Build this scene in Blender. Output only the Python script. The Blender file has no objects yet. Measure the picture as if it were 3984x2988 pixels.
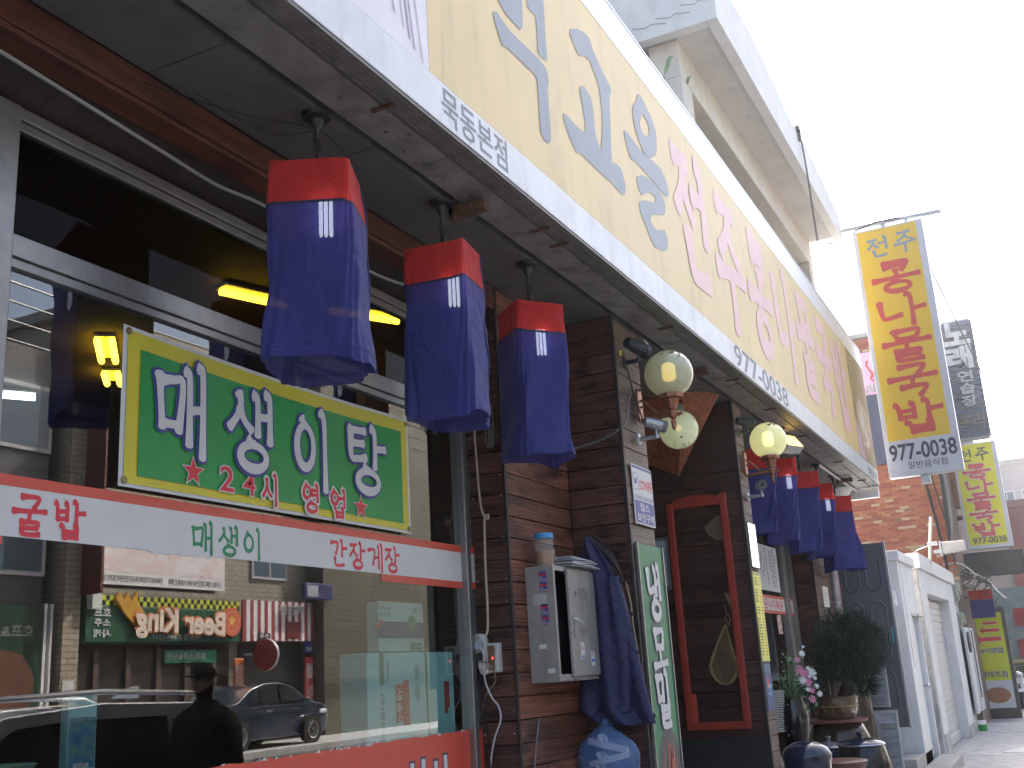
import bpy, bmesh, math, random
from mathutils import Vector, Matrix, noise as mnoise
random.seed(7)
R = math.radians
scene = bpy.context.scene
COL = scene.collection

# ------------------------------------------------------------------ camera
cam_d = bpy.data.cameras.new('camera')
cam = bpy.data.objects.new('camera', cam_d)
COL.objects.link(cam)
yaw, pitch, roll = R(64.164), R(15.180), R(-3.538)
fwd = Vector((math.sin(yaw)*math.cos(pitch), math.cos(yaw)*math.cos(pitch), math.sin(pitch)))
rt = Vector((math.cos(yaw), -math.sin(yaw), 0)); up = rt.cross(fwd)
rt2 = math.cos(roll)*rt + math.sin(roll)*up
up2 = -math.sin(roll)*rt + math.cos(roll)*up
cam.matrix_world = Matrix(((rt2.x, up2.x, -fwd.x, 0), (rt2.y, up2.y, -fwd.y, 0), (rt2.z, up2.z, -fwd.z, 1.6), (0, 0, 0, 1)))
cam_d.sensor_width = 36; cam_d.lens = 37.95
cam_d.clip_start = 0.05; cam_d.clip_end = 3000
scene.camera = cam

# ------------------------------------------------------------------ sky, sun, exposure
SUN_EL, SUN_AZ = 46.0, 62.0            # degrees; azimuth measured from +y towards +x
world = bpy.data.worlds.new('World'); scene.world = world; world.use_nodes = True
wn = world.node_tree
sky = wn.nodes.new('ShaderNodeTexSky'); sky.sky_type = 'NISHITA'; sky.sun_disc = False
sky.sun_elevation = R(SUN_EL); sky.sun_rotation = R(SUN_AZ)
sky.air_density = 1.0; sky.dust_density = 6.0; sky.ozone_density = .3
wn.links.new(sky.outputs[0], wn.nodes['Background'].inputs[0])
wn.nodes['Background'].inputs[1].default_value = 0.15
sd = bpy.data.lights.new('sun', 'SUN'); sd.energy = 4.6; sd.angle = R(0.5); sd.color = (1, .95, .87)
sun = bpy.data.objects.new('sun', sd); COL.objects.link(sun)
sdir = Vector((math.sin(R(SUN_AZ))*math.cos(R(SUN_EL)), math.cos(R(SUN_AZ))*math.cos(R(SUN_EL)), math.sin(R(SUN_EL))))
sun.rotation_euler = sdir.to_track_quat('Z', 'Y').to_euler()
scene.view_settings.view_transform = 'Standard'; scene.view_settings.look = 'None'
scene.view_settings.gamma = 1; scene.view_settings.use_curve_mapping = False
scene.view_settings.exposure = 1.95
scene.render.engine = 'CYCLES'
scene.cycles.max_bounces = 8; scene.cycles.transparent_max_bounces = 16

# ------------------------------------------------------------------ materials
MATS = {}
def mat(name, col, rough=.6, metal=0, var=.12, scale=5, bump=0, bscale=40, emit=None, estr=0, coat=0, stain=0, rnd=0, stretch=None, alpha=1, trans=0):
    if name in MATS: return MATS[name]
    m = bpy.data.materials.new(name); m.use_nodes = True; MATS[name] = m
    nt = m.node_tree; N = nt.nodes; L = nt.links; b = N['Principled BSDF']
    b.inputs['Roughness'].default_value = rough; b.inputs['Metallic'].default_value = metal
    b.inputs['Base Color'].default_value = (*col, 1)
    b.inputs['Coat Weight'].default_value = coat; b.inputs['Coat Roughness'].default_value = .08
    tc = N.new('ShaderNodeTexCoord'); mp = N.new('ShaderNodeMapping'); L.new(tc.outputs['Object'], mp.inputs[0])
    if stretch: mp.inputs['Scale'].default_value = stretch
    out = None
    if var:
        n = N.new('ShaderNodeTexNoise'); n.inputs['Scale'].default_value = scale; n.inputs['Detail'].default_value = 6; n.inputs['Roughness'].default_value = .62
        L.new(mp.outputs[0], n.inputs[0])
        r = N.new('ShaderNodeMapRange'); r.inputs[1].default_value = .3; r.inputs[2].default_value = .7
        r.inputs[3].default_value = 1-var; r.inputs[4].default_value = 1+var; L.new(n.outputs[0], r.inputs[0])
        mx = N.new('ShaderNodeVectorMath'); mx.operation = 'SCALE'; mx.inputs[0].default_value = col; L.new(r.outputs[0], mx.inputs['Scale'])
        out = mx.outputs[0]
    if rnd:
        oi = N.new('ShaderNodeObjectInfo'); r = N.new('ShaderNodeMapRange'); r.inputs[3].default_value = 1-rnd; r.inputs[4].default_value = 1+rnd
        L.new(oi.outputs['Random'], r.inputs[0]); mx = N.new('ShaderNodeVectorMath'); mx.operation = 'SCALE'
        if out: L.new(out, mx.inputs[0])
        else: mx.inputs[0].default_value = col
        L.new(r.outputs[0], mx.inputs['Scale']); out = mx.outputs[0]
    if stain:
        n = N.new('ShaderNodeTexNoise'); n.inputs['Scale'].default_value = 2.3; n.inputs['Detail'].default_value = 8
        mp2 = N.new('ShaderNodeMapping'); mp2.inputs['Scale'].default_value = (3, 3, .8); L.new(tc.outputs['Object'], mp2.inputs[0]); L.new(mp2.outputs[0], n.inputs[0])
        r = N.new('ShaderNodeMapRange'); r.inputs[1].default_value = .52; r.inputs[2].default_value = .72; r.inputs[3].default_value = 1; r.inputs[4].default_value = 1-stain; L.new(n.outputs[0], r.inputs[0])
        mx = N.new('ShaderNodeVectorMath'); mx.operation = 'SCALE'
        if out: L.new(out, mx.inputs[0])
        else: mx.inputs[0].default_value = col
        L.new(r.outputs[0], mx.inputs['Scale']); out = mx.outputs[0]
    if out: L.new(out, b.inputs['Base Color'])
    if bump:
        n = N.new('ShaderNodeTexNoise'); n.inputs['Scale'].default_value = bscale; n.inputs['Detail'].default_value = 4; L.new(mp.outputs[0], n.inputs[0])
        bp = N.new('ShaderNodeBump'); bp.inputs['Strength'].default_value = bump; bp.inputs['Distance'].default_value = .02; L.new(n.outputs[0], bp.inputs['Height']); L.new(bp.outputs[0], b.inputs['Normal'])
    if emit:
        b.inputs['Emission Color'].default_value = (*emit, 1); b.inputs['Emission Strength'].default_value = estr
    if trans:
        o = N['Material Output']; tr = N.new('ShaderNodeBsdfTransparent'); mxs = N.new('ShaderNodeMixShader'); mxs.inputs[0].default_value = trans
        L.new(b.outputs[0], mxs.inputs[1]); L.new(tr.outputs[0], mxs.inputs[2]); L.new(mxs.outputs[0], o.inputs[0])
    return m

def wood(name, col, axis, ribs=1.0, stain=.8, rnd=.3):
    """ribbed deck boards: grain along `axis`, ribs run along the board"""
    if name in MATS: return MATS[name]
    m = bpy.data.materials.new(name); m.use_nodes = True; MATS[name] = m
    nt = m.node_tree; N = nt.nodes; L = nt.links; b = N['Principled BSDF']
    b.inputs['Roughness'].default_value = .55
    tc = N.new('ShaderNodeTexCoord'); mp = N.new('ShaderNodeMapping'); L.new(tc.outputs['Object'], mp.inputs[0])
    oi = N.new('ShaderNodeObjectInfo'); ad = N.new('ShaderNodeVectorMath'); ad.operation = 'SCALE'; ad.inputs[0].default_value = (37, 11, 23); L.new(oi.outputs['Random'], ad.inputs['Scale']); L.new(ad.outputs[0], mp.inputs['Location'])
    sc = {'x': (1.5, 25, 60), 'y': (25, 1.5, 60), 'z': (30, 30, 1.5)}[axis]; mp.inputs['Scale'].default_value = sc
    n = N.new('ShaderNodeTexNoise'); n.inputs['Scale'].default_value = 1.2; n.inputs['Detail'].default_value = 8; n.inputs['Roughness'].default_value = .6; L.new(mp.outputs[0], n.inputs[0])
    cr = N.new('ShaderNodeValToRGB'); e = cr.color_ramp.elements
    e[0].position = .3; e[0].color = (col[0]*.45, col[1]*.4, col[2]*.4, 1); e[1].position = .72; e[1].color = (col[0]*1.5, col[1]*1.4, col[2]*1.3, 1); L.new(n.outputs[0], cr.inputs[0])
    mp2 = N.new('ShaderNodeMapping'); mp2.inputs['Scale'].default_value = {'x': (2.2, 2, 7), 'y': (2, 4, 9), 'z': (9, 9, 2)}[axis]; L.new(tc.outputs['Object'], mp2.inputs[0]); L.new(ad.outputs[0], mp2.inputs['Location'])
    n2 = N.new('ShaderNodeTexNoise'); n2.inputs['Scale'].default_value = 1.3; n2.inputs['Detail'].default_value = 5; L.new(mp2.outputs[0], n2.inputs[0])
    r2 = N.new('ShaderNodeMapRange'); r2.inputs[1].default_value = .5; r2.inputs[2].default_value = .68; r2.inputs[3].default_value = 1; r2.inputs[4].default_value = 1-stain; L.new(n2.outputs[0], r2.inputs[0])
    r3 = N.new('ShaderNodeMapRange'); r3.inputs[3].default_value = 1-rnd; r3.inputs[4].default_value = 1+rnd; L.new(oi.outputs['Random'], r3.inputs[0])
    mu = N.new('ShaderNodeMath'); mu.operation = 'MULTIPLY'; L.new(r2.outputs[0], mu.inputs[0]); L.new(r3.outputs[0], mu.inputs[1])
    sv = N.new('ShaderNodeVectorMath'); sv.operation = 'SCALE'; L.new(cr.outputs[0], sv.inputs[0]); L.new(mu.outputs[0], sv.inputs['Scale']); L.new(sv.outputs[0], b.inputs['Base Color'])
    if ribs:
        w = N.new('ShaderNodeTexWave'); w.wave_type = 'BANDS'; w.bands_direction = 'Z'; w.inputs['Scale'].default_value = 22; w.inputs['Distortion'].default_value = .4
        L.new(tc.outputs['Object'], w.inputs[0]); bp = N.new('ShaderNodeBump'); bp.inputs['Strength'].default_value = .55*ribs; bp.inputs['Distance'].default_value = .006
        L.new(w.outputs['Fac'], bp.inputs['Height']); L.new(bp.outputs[0], b.inputs['Normal'])
    return m

def glass(name, tint=(.8, .86, .84), ior=1.75, rough=0.0, spec=1.0):
    if name in MATS: return MATS[name]
    m = bpy.data.materials.new(name); m.use_nodes = True; MATS[name] = m
    nt = m.node_tree; N = nt.nodes; L = nt.links; N.remove(N['Principled BSDF'])
    t = N.new('ShaderNodeBsdfTransparent'); t.inputs[0].default_value = (*tint, 1)
    g = N.new('ShaderNodeBsdfGlossy'); g.inputs['Roughness'].default_value = rough; g.inputs[0].default_value = (spec, spec, spec, 1)
    f = N.new('ShaderNodeFresnel'); f.inputs[0].default_value = ior
    ge = N.new('ShaderNodeNewGeometry'); iv = N.new('ShaderNodeMath'); iv.operation = 'SUBTRACT'; iv.inputs[0].default_value = 1; L.new(ge.outputs['Backfacing'], iv.inputs[1])
    mf = N.new('ShaderNodeMath'); mf.operation = 'MULTIPLY'; L.new(f.outputs[0], mf.inputs[0]); L.new(iv.outputs[0], mf.inputs[1])     # one reflection per pane, at its front face
    x = N.new('ShaderNodeMixShader'); L.new(mf.outputs[0], x.inputs[0]); L.new(t.outputs[0], x.inputs[1]); L.new(g.outputs[0], x.inputs[2])
    L.new(x.outputs[0], N['Material Output'].inputs[0])
    return m

def cloth(name, col, trans=.06, translu=.35):
    if name in MATS: return MATS[name]
    m = bpy.data.materials.new(name); m.use_nodes = True; MATS[name] = m
    nt = m.node_tree; N = nt.nodes; L = nt.links; b = N['Principled BSDF']
    b.inputs['Base Color'].default_value = (*col, 1); b.inputs['Roughness'].default_value = .8; b.inputs['Sheen Weight'].default_value = .1; b.inputs['Specular IOR Level'].default_value = .25
    tc = N.new('ShaderNodeTexCoord'); n = N.new('ShaderNodeTexNoise'); n.inputs['Scale'].default_value = 5; n.inputs['Detail'].default_value = 3; n.inputs['Distortion'].default_value = 1.6
    L.new(tc.outputs['Object'], n.inputs[0])
    bp = N.new('ShaderNodeBump'); bp.inputs['Strength'].default_value = .8; bp.inputs['Distance'].default_value = .03; L.new(n.outputs[0], bp.inputs['Height']); L.new(bp.outputs[0], b.inputs['Normal'])
    tl = N.new('ShaderNodeBsdfTranslucent'); tl.inputs[0].default_value = (min(1, col[0]*1.4), min(1, col[1]*1.4), min(1, col[2]*1.4), 1)
    x = N.new('ShaderNodeMixShader'); x.inputs[0].default_value = translu; L.new(b.outputs[0], x.inputs[1]); L.new(tl.outputs[0], x.inputs[2])
    tr = N.new('ShaderNodeBsdfTransparent'); y = N.new('ShaderNodeMixShader'); y.inputs[0].default_value = trans
    L.new(x.outputs[0], y.inputs[1]); L.new(tr.outputs[0], y.inputs[2]); L.new(y.outputs[0], N['Material Output'].inputs[0])
    return m

def print_mat(name, cols, scale=6, detail=4, stretch=(1, 1, 1), dist=1.0, rough=.5):
    """blotchy printed photograph"""
    if name in MATS: return MATS[name]
    m = bpy.data.materials.new(name); m.use_nodes = True; MATS[name] = m
    nt = m.node_tree; N = nt.nodes; L = nt.links; b = N['Principled BSDF']; b.inputs['Roughness'].default_value = rough
    tc = N.new('ShaderNodeTexCoord'); mp = N.new('ShaderNodeMapping'); mp.inputs['Scale'].default_value = stretch; L.new(tc.outputs['Object'], mp.inputs[0])
    n = N.new('ShaderNodeTexNoise'); n.inputs['Scale'].default_value = scale; n.inputs['Detail'].default_value = detail; n.inputs['Distortion'].default_value = dist; L.new(mp.outputs[0], n.inputs[0])
    cr = N.new('ShaderNodeValToRGB'); e = cr.color_ramp.elements
    k = len(cols)
    for i, c in enumerate(cols):
        p = .28+.44*i/(k-1)
        if i == 0: e[0].position = p; e[0].color = (*c, 1)
        elif i == k-1: e[len(e)-1].position = p; e[len(e)-1].color = (*c, 1)
        else:
            q = e.new(p); q.color = (*c, 1)
    L.new(n.outputs[0], cr.inputs[0]); L.new(cr.outputs[0], b.inputs['Base Color'])
    return m

def brick_mat(name, c1, c2, mortar, bw=.4, bh=.12, rough=.5, msize=.016):
    if name in MATS: return MATS[name]
    m = bpy.data.materials.new(name); m.use_nodes = True; MATS[name] = m
    nt = m.node_tree; N = nt.nodes; L = nt.links; b = N['Principled BSDF']; b.inputs['Roughness'].default_value = rough
    tc = N.new('ShaderNodeTexCoord'); sx = N.new('ShaderNodeSeparateXYZ'); L.new(tc.outputs['Object'], sx.inputs[0])
    ad = N.new('ShaderNodeMath'); ad.operation = 'ADD'; L.new(sx.outputs[0], ad.inputs[0]); L.new(sx.outputs[1], ad.inputs[1])
    cx = N.new('ShaderNodeCombineXYZ'); L.new(ad.outputs[0], cx.inputs[0]); L.new(sx.outputs[2], cx.inputs[1])
    t = N.new('ShaderNodeTexBrick'); t.inputs['Color1'].default_value = (*c1, 1); t.inputs['Color2'].default_value = (*c2, 1); t.inputs['Mortar'].default_value = (*mortar, 1)
    t.inputs['Scale'].default_value = 1; t.inputs['Brick Width'].default_value = bw; t.inputs['Row Height'].default_value = bh; t.inputs['Mortar Size'].default_value = msize
    L.new(cx.outputs[0], t.inputs[0]); L.new(t.outputs[0], b.inputs['Base Color'])
    return m

# ------------------------------------------------------------------ mesh builder
ORG = {}                                  # world origin of each thing, so parts are drawn in world coordinates
class MB:
    def __init__(s, M=None): s.v = []; s.f = []; s.M = M
    def add(s, vs, fs):
        o = len(s.v)
        s.v += [s.M @ Vector(p) for p in vs] if s.M else [Vector(p) for p in vs]
        s.f += [tuple(i+o for i in f) for f in fs]
    def box(s, x0, x1, y0, y1, z0, z1):
        if x0 > x1: x0, x1 = x1, x0
        if y0 > y1: y0, y1 = y1, y0
        if z0 > z1: z0, z1 = z1, z0
        s.add([(x0, y0, z0), (x1, y0, z0), (x1, y1, z0), (x0, y1, z0), (x0, y0, z1), (x1, y0, z1), (x1, y1, z1), (x0, y1, z1)],
              [(0, 3, 2, 1), (4, 5, 6, 7), (0, 1, 5, 4), (1, 2, 6, 5), (2, 3, 7, 6), (3, 0, 4, 7)]); return s
    def quad(s, a, b, c, d): s.add([a, b, c, d], [(0, 1, 2, 3)]); return s
    def slab(s, pts, off):
        """polygon pts extruded by vector off"""
        n = len(pts); off = Vector(off); p = [Vector(q) for q in pts]
        s.add(p+[q+off for q in p], [tuple(range(n-1, -1, -1)), tuple(range(n, 2*n))]+[(i, (i+1) % n, n+(i+1) % n, n+i) for i in range(n)]); return s
    def tube(s, pts, r, n=8, r2=None, cap=True):
        P = [Vector(p) for p in pts]; k = len(P); vs = []; fs = []
        prev = None
        for i in range(k):
            t = (P[min(i+1, k-1)]-P[max(i-1, 0)]).normalized()
            if prev is None:
                a = t.orthogonal().normalized()
            else:
                a = (prev-t*prev.dot(t)); a = a.normalized() if a.length > 1e-6 else t.orthogonal().normalized()
            prev = a; b = t.cross(a)
            rr = r[i] if isinstance(r, (list, tuple)) else (r if r2 is None else r+(r2-r)*i/(k-1))
            for j in range(n):
                an = 2*math.pi*j/n; vs.append(P[i]+a*(rr*math.cos(an))+b*(rr*math.sin(an)))
        for i in range(k-1):
            for j in range(n):
                fs.append((i*n+j, i*n+(j+1) % n, (i+1)*n+(j+1) % n, (i+1)*n+j))
        if cap: fs += [tuple(range(n-1, -1, -1)), tuple(range((k-1)*n, k*n))]
        s.add(vs, fs); return s
    def lathe(s, c, prof, n=24, axis=(0, 0, 1), sx=1, sy=1):
        """prof: list of (radius, height)"""
        z = Vector(axis).normalized(); x = z.orthogonal().normalized(); y = z.cross(x); c = Vector(c)
        if abs(z.z) > .99: x, y = Vector((1, 0, 0)), Vector((0, 1, 0))
        vs = []; fs = []
        for (r, h) in prof:
            for j in range(n):
                a = 2*math.pi*j/n; vs.append(c+z*h+x*(r*sx*math.cos(a))+y*(r*sy*math.sin(a)))
        for i in range(len(prof)-1):
            for j in range(n): fs.append((i*n+j, i*n+(j+1) % n, (i+1)*n+(j+1) % n, (i+1)*n+j))
        if prof[0][0] > 1e-4: fs.append(tuple(range(n-1, -1, -1)))
        if prof[-1][0] > 1e-4: fs.append(tuple(range((len(prof)-1)*n, len(prof)*n)))
        s.add(vs, fs); return s
    def sphere(s, c, r, n=24, m=14, lo=-1, hi=1, sz=1):
        a0, a1 = math.asin(lo), math.asin(hi)
        return s.lathe(c, [(max(r*math.cos(a0+(a1-a0)*i/m), 1e-5), r*sz*math.sin(a0+(a1-a0)*i/m)) for i in range(m+1)], n)
    def build(s, name, m, parent=None, smooth=False, bevel=0, kind=None, merge=0):
        me = bpy.data.meshes.new(name)
        org = ORG.get(parent.name, Vector()) if parent else Vector()
        me.from_pydata([p-org for p in s.v], [], s.f)
        if merge:
            bm = bmesh.new(); bm.from_mesh(me); bmesh.ops.remove_doubles(bm, verts=bm.verts, dist=merge); bm.to_mesh(me); bm.free()
        me.materials.append(m); me.update()
        if smooth:
            me.polygons.foreach_set('use_smooth', [True]*len(me.polygons))
            me.set_sharp_from_angle(angle=R(42))
        o = bpy.data.objects.new(name, me); COL.objects.link(o)
        if parent: o.parent = parent; ORG[o.name] = org
        if bevel:
            bv = o.modifiers.new('bevel', 'BEVEL'); bv.width = bevel; bv.segments = 2; bv.limit_method = 'ANGLE'; bv.angle_limit = R(40)
        if kind: o['kind'] = kind
        return o

def thing(name, label, cat, loc, group=None):
    o = bpy.data.objects.new(name, None); o.empty_display_size = .1; COL.objects.link(o); o.location = loc
    ORG[o.name] = Vector(loc); o['label'] = label; o['category'] = cat
    if group: o['group'] = group
    return o
def tag(o, label, cat, group=None):
    o['label'] = label; o['category'] = cat
    if group: o['group'] = group
    return o
def struct(o): o['kind'] = 'structure'; return o
def copy_tree(o, parent=None):
    c = o.copy(); COL.objects.link(c)
    if parent: c.parent = parent
    for ch in list(o.children): copy_tree(ch, c)
    return c

# ------------------------------------------------------------------ planes, text and brush lettering
class Fr:
    def __init__(s, o, u, v=(0, 0, 1)):
        s.o = Vector(o); s.u = Vector(u).normalized(); s.v = Vector(v).normalized(); s.n = s.u.cross(s.v)
    def p(s, a, b, c=0): return s.o+s.u*a+s.v*b+s.n*c
    def plate(s, mb, a0, a1, b0, b1, t0, t1):
        q = [s.p(a0, b0, t0), s.p(a1, b0, t0), s.p(a1, b1, t0), s.p(a0, b1, t0)]
        mb.slab(q, s.n*(t1-t0)); return mb
    def poly(s, mb, pts, t0, t1=None):
        q = [s.p(a, b, t0) for a, b in pts]
        if t1 is None: mb.add(q, [tuple(range(len(q)))])
        else: mb.slab(q, s.n*(t1-t0))
        return mb
_GC = {}
def glyphs(txt, off=0.0):
    if (txt, off) in _GC: return _GC[(txt, off)]
    cu = bpy.data.curves.new('t', 'FONT'); cu.body = txt; cu.size = 1; cu.offset = off; cu.resolution_u = 4
    ob = bpy.data.objects.new('t', cu); COL.objects.link(ob)
    dg = bpy.context.evaluated_depsgraph_get(); me = bpy.data.meshes.new_from_object(ob.evaluated_get(dg))
    vs = [(v.co.x, v.co.y) for v in me.vertices]; fs = [tuple(p.vertices) for p in me.polygons]
    bpy.data.objects.remove(ob); bpy.data.curves.remove(cu); bpy.data.meshes.remove(me)
    _GC[(txt, off)] = (vs, fs); return vs, fs
def text(mb, fr, txt, a0, a1, b0, b1, t, off=0.0, ref=None, warp=None):
    """lettering fitted into the rectangle a0..a1 x b0..b1 of plane fr"""
    vs, fs = glyphs(txt, off)
    if not vs: return mb
    rv = glyphs(txt, 0.0)[0] if ref is None else ref
    x0 = min(v[0] for v in rv); x1 = max(v[0] for v in rv); y0 = min(v[1] for v in rv); y1 = max(v[1] for v in rv)
    mb.add([fr.p(a0+(a1-a0)*(x-x0)/(x1-x0), b0+(b1-b0)*(y-y0)/(y1-y0), t) for x, y in vs], fs); return mb
def vtext(mb, fr, txt, a0, a1, b0, b1, t, off=0.0, gap=.12):
    n = len(txt); h = (b1-b0)/n
    for i, c in enumerate(txt):
        if c != ' ': text(mb, fr, c, a0, a1, b1-h*(i+1)+h*gap/2, b1-h*i-h*gap/2, t, off)
    return mb
# jamo as brush strokes in the unit box
J = {
 'ㄱ': [[(.06, .86), (.45, .93), (.9, .9), (.84, .5), (.66, .03)]],
 'ㄴ': [[(.1, .97), (.16, .3), (.3, .13), (.95, .24)]],
 'ㄷ': [[(.1, .9), (.9, .94)], [(.14, .9), (.16, .14), (.94, .16)]],
 'ㄹ': [[(.06, .92), (.5, .95), (.9, .93), (.82, .54)], [(.12, .5), (.84, .55)], [(.14, .5), (.14, .1), (.6, .05), (.97, .13)]],
 'ㅁ': [[(.06, .98), (.2, .06)], [(.14, .88), (.6, .94), (.93, .9), (.8, .04)], [(.2, .13), (.8, .15)]],
 'ㅂ': [[(.04, .97), (.15, .85), (.22, .06)], [(.72, 1.0), (.84, .88), (.82, .05)], [(.2, .5), (.82, .55)], [(.22, .12), (.82, .14)]],
 'ㅅ': [[(.42, 1.0), (.5, .8), (.36, .42), (.02, .06)], [(.46, .62), (.66, .32), (.98, .1)]],
 'ㅇ': ['ring', [(.34, 1.05), (.5, .93)]],
 'ㅈ': [[(.08, .88), (.88, .94)], [(.62, .92), (.46, .5), (.03, .05)], [(.5, .52), (.7, .26), (.98, .08)]],
 'ㅋ': [[(.08, .88), (.5, .93), (.9, .9), (.84, .45), (.68, .02)], [(.1, .48), (.82, .56)]],
 'ㅌ': [[(.08, .92), (.92, .97)], [(.14, .92), (.14, .12), (.5, .06), (.95, .14)], [(.15, .52), (.82, .56)]],
 'ㅏ': [[(.2, 1.0), (.38, .9), (.4, .4), (.38, .0)], [(.4, .5), (1, .54)]],
 'ㅐ': [[(.0, .95), (.16, .86), (.18, .1)], [(.18, .5), (.72, .54)], [(.56, 1.03), (.74, .93), (.76, -.02)]],
 'ㅓ': [[(.5, 1.0), (.68, .9), (.7, .0)], [(.0, .5), (.7, .55)]],
 'ㅔ': [[(.3, .95), (.42, .86), (.44, .1)], [(-.1, .5), (.44, .54)], [(.72, 1.03), (.88, .93), (.9, -.02)]],
 'ㅕ': [[(.5, 1.0), (.7, .9), (.72, .0)], [(.0, .65), (.7, .69)], [(.0, .38), (.7, .42)]],
 'ㅣ': [[(.3, 1.03), (.5, .92), (.54, .4), (.56, -.02)]],
 'ㅗ': [[(.5, 1.05), (.52, .3)], [(.0, .2), (.5, .28), (1, .36)]],
 'ㅜ': [[(.0, .66), (.5, .74), (1, .82)], [(.5, .72), (.48, -.1)]],
 'ㅡ': [[(.0, .42), (.5, .5), (1, .6)]],
}
VV, HV = 'ㅏㅐㅓㅔㅕㅣ', 'ㅗㅜㅡ'
CHO = 'ㄱㄲㄴㄷㄸㄹㅁㅂㅃㅅㅆㅇㅈㅉㅊㅋㅌㅍㅎ'; JUNG = 'ㅏㅐㅑㅒㅓㅔㅕㅖㅗㅘㅙㅚㅛㅜㅝㅞㅟㅠㅡㅢㅣ'
JONG = ['', 'ㄱ', 'ㄲ', 'ㄳ', 'ㄴ', 'ㄵ', 'ㄶ', 'ㄷ', 'ㄹ', 'ㄺ', 'ㄻ', 'ㄼ', 'ㄽ', 'ㄾ', 'ㄿ', 'ㅀ', 'ㅁ', 'ㅂ', 'ㅄ', 'ㅅ', 'ㅆ', 'ㅇ', 'ㅈ', 'ㅊ', 'ㅋ', 'ㅌ', 'ㅍ', 'ㅎ']
def syl_strokes(ch):
    k = ord(ch)-0xAC00
    c, v, f = CHO[k//588], JUNG[(k % 588)//28], JONG[k % 28]
    if v in VV:
        parts = [(c, (.02, .44, .5, .94)), (v, (.54, .38, 1.0, 1.0)), (f, (.2, -.02, .86, .34))] if f else [(c, (.0, .18, .52, .86)), (v, (.54, -.04, 1.0, 1.02))]
    else:
        parts = [(c, (.2, .66, .82, 1.0)), (v, (.0, .36, 1, .68)), (f, (.2, -.03, .82, .33))] if f else [(c, (.14, .48, .86, .98)), (v, (.0, -.04, 1, .52))]
    out = []
    for j, (x0, y0, x1, y1) in parts:
        for s in J[j]:
            if s == 'ring':
                out.append(('ring', (x0+x1)/2, (y0+y1)/2-.01, (x1-x0)*.42, (y1-y0)*.43))
            else: out.append([(x0+(x1-x0)*a, y0+(y1-y0)*b) for a, b in s])
    return out
def _cat(P, n):
    out = []
    for i in range(len(P)-1):
        p0 = P[max(i-1, 0)]; p1 = P[i]; p2 = P[i+1]; p3 = P[min(i+2, len(P)-1)]
        for k in range(n):
            t = k/n
            out.append(tuple(.5*((2*p1[d])+(-p0[d]+p2[d])*t+(2*p0[d]-5*p1[d]+4*p2[d]-p3[d])*t*t+(-p0[d]+3*p1[d]-3*p2[d]+p3[d])*t**3) for d in (0, 1)))
    return out+[P[-1]]
def brush(mb, fr, ch, a0, a1, b0, b1, t, w=.12, grow=0.0, slant=0.0, step=.0003):
    """one brushed syllable in the rectangle; w = stroke width in em, grow = outline in metres"""
    W, H = a1-a0, b1-b0; em = (W+H)/2
    for si, s in enumerate(syl_strokes(ch)):
        h = t+step*si
        if s[0] == 'ring':
            _, cx, cy, rx, ry = s; n = 28; vs = []; fs = []
            hw = w*em*.46+grow
            for i in range(n):
                a = 2*math.pi*i/n; x = a0+W*(cx+rx*math.cos(a)); y = b0+H*(cy+ry*math.sin(a)); k = 1+.18*math.cos(a+2.3)
                nx, ny = math.cos(a), math.sin(a)
                vs += [fr.p(x-nx*hw*k+slant*(y-b0), y-ny*hw*k, h), fr.p(x+nx*hw*k+slant*(y-b0), y+ny*hw*k, h)]
            for i in range(n): j = (i+1) % n; fs.append((2*i, 2*i+1, 2*j+1, 2*j))
            mb.add(vs, fs); continue
        P = [(a0+W*x, b0+H*y) for x, y in s]; P = _cat(P, 6)
        n = len(P); vs = []; fs = []; L = 0
        for i in range(n):
            x, y = P[i]; q0 = P[max(i-1, 0)]; q1 = P[min(i+1, n-1)]
            tx, ty = q1[0]-q0[0], q1[1]-q0[1]; l = math.hypot(tx, ty) or 1; tx /= l; ty /= l
            f = i/(n-1)
            k = 1.0+.28*math.exp(-(f/.14)**2)-.16*math.sin(math.pi*f)-.12*f+.15*math.exp(-((1-f)/.12)**2)
            hw = w*em*.5*k+grow
            hh = h+step*.7*f; vs += [fr.p(x-ty*hw+slant*(y-b0), y+tx*hw, hh), fr.p(x+ty*hw+slant*(y-b0), y-tx*hw, hh)]
        for i in range(n-1): fs.append((2*i+1, 2*i, 2*i+2, 2*i+3))
        o = len(vs)
        for e, sg in ((0, -1), (n-1, 1)):        # rounded ends
            x, y = P[e]; q = P[1] if e == 0 else P[n-2]
            dx, dy = x-q[0], y-q[1]; l = math.hypot(dx, dy) or 1; dx /= l; dy /= l
            f = 0 if e == 0 else 1
            k = 1.0+.28*math.exp(-(f/.14)**2)-.12*f+.15*math.exp(-((1-f)/.12)**2)
            hw = w*em*.5*k+grow; ring = []
            for j in range(7):
                a = -math.pi/2+math.pi*j/6
                ex = (.55*hw+grow*.5)*math.cos(a); ey = hw*math.sin(a)
                px = x+dx*ex-dy*ey; py = y+dy*ex+dx*ey
                ring.append(len(vs)); vs.append(fr.p(px+slant*(py-b0), py, h+step*.7*f))
            fs.append(tuple(ring))
        mb.add(vs, fs)
    return mb
def brushline(mb, fr, txt, a0, a1, b0, b1, t, w=.12, grow=0, gap=.12, slant=0):
    n = len(txt); p = (a1-a0)/n
    for i, c in enumerate(txt):
        if c != ' ': brush(mb, fr, c, a0+p*i+p*gap/2, a0+p*(i+1)-p*gap/2, b0, b1, t, w, grow, slant)
    return mb
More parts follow.
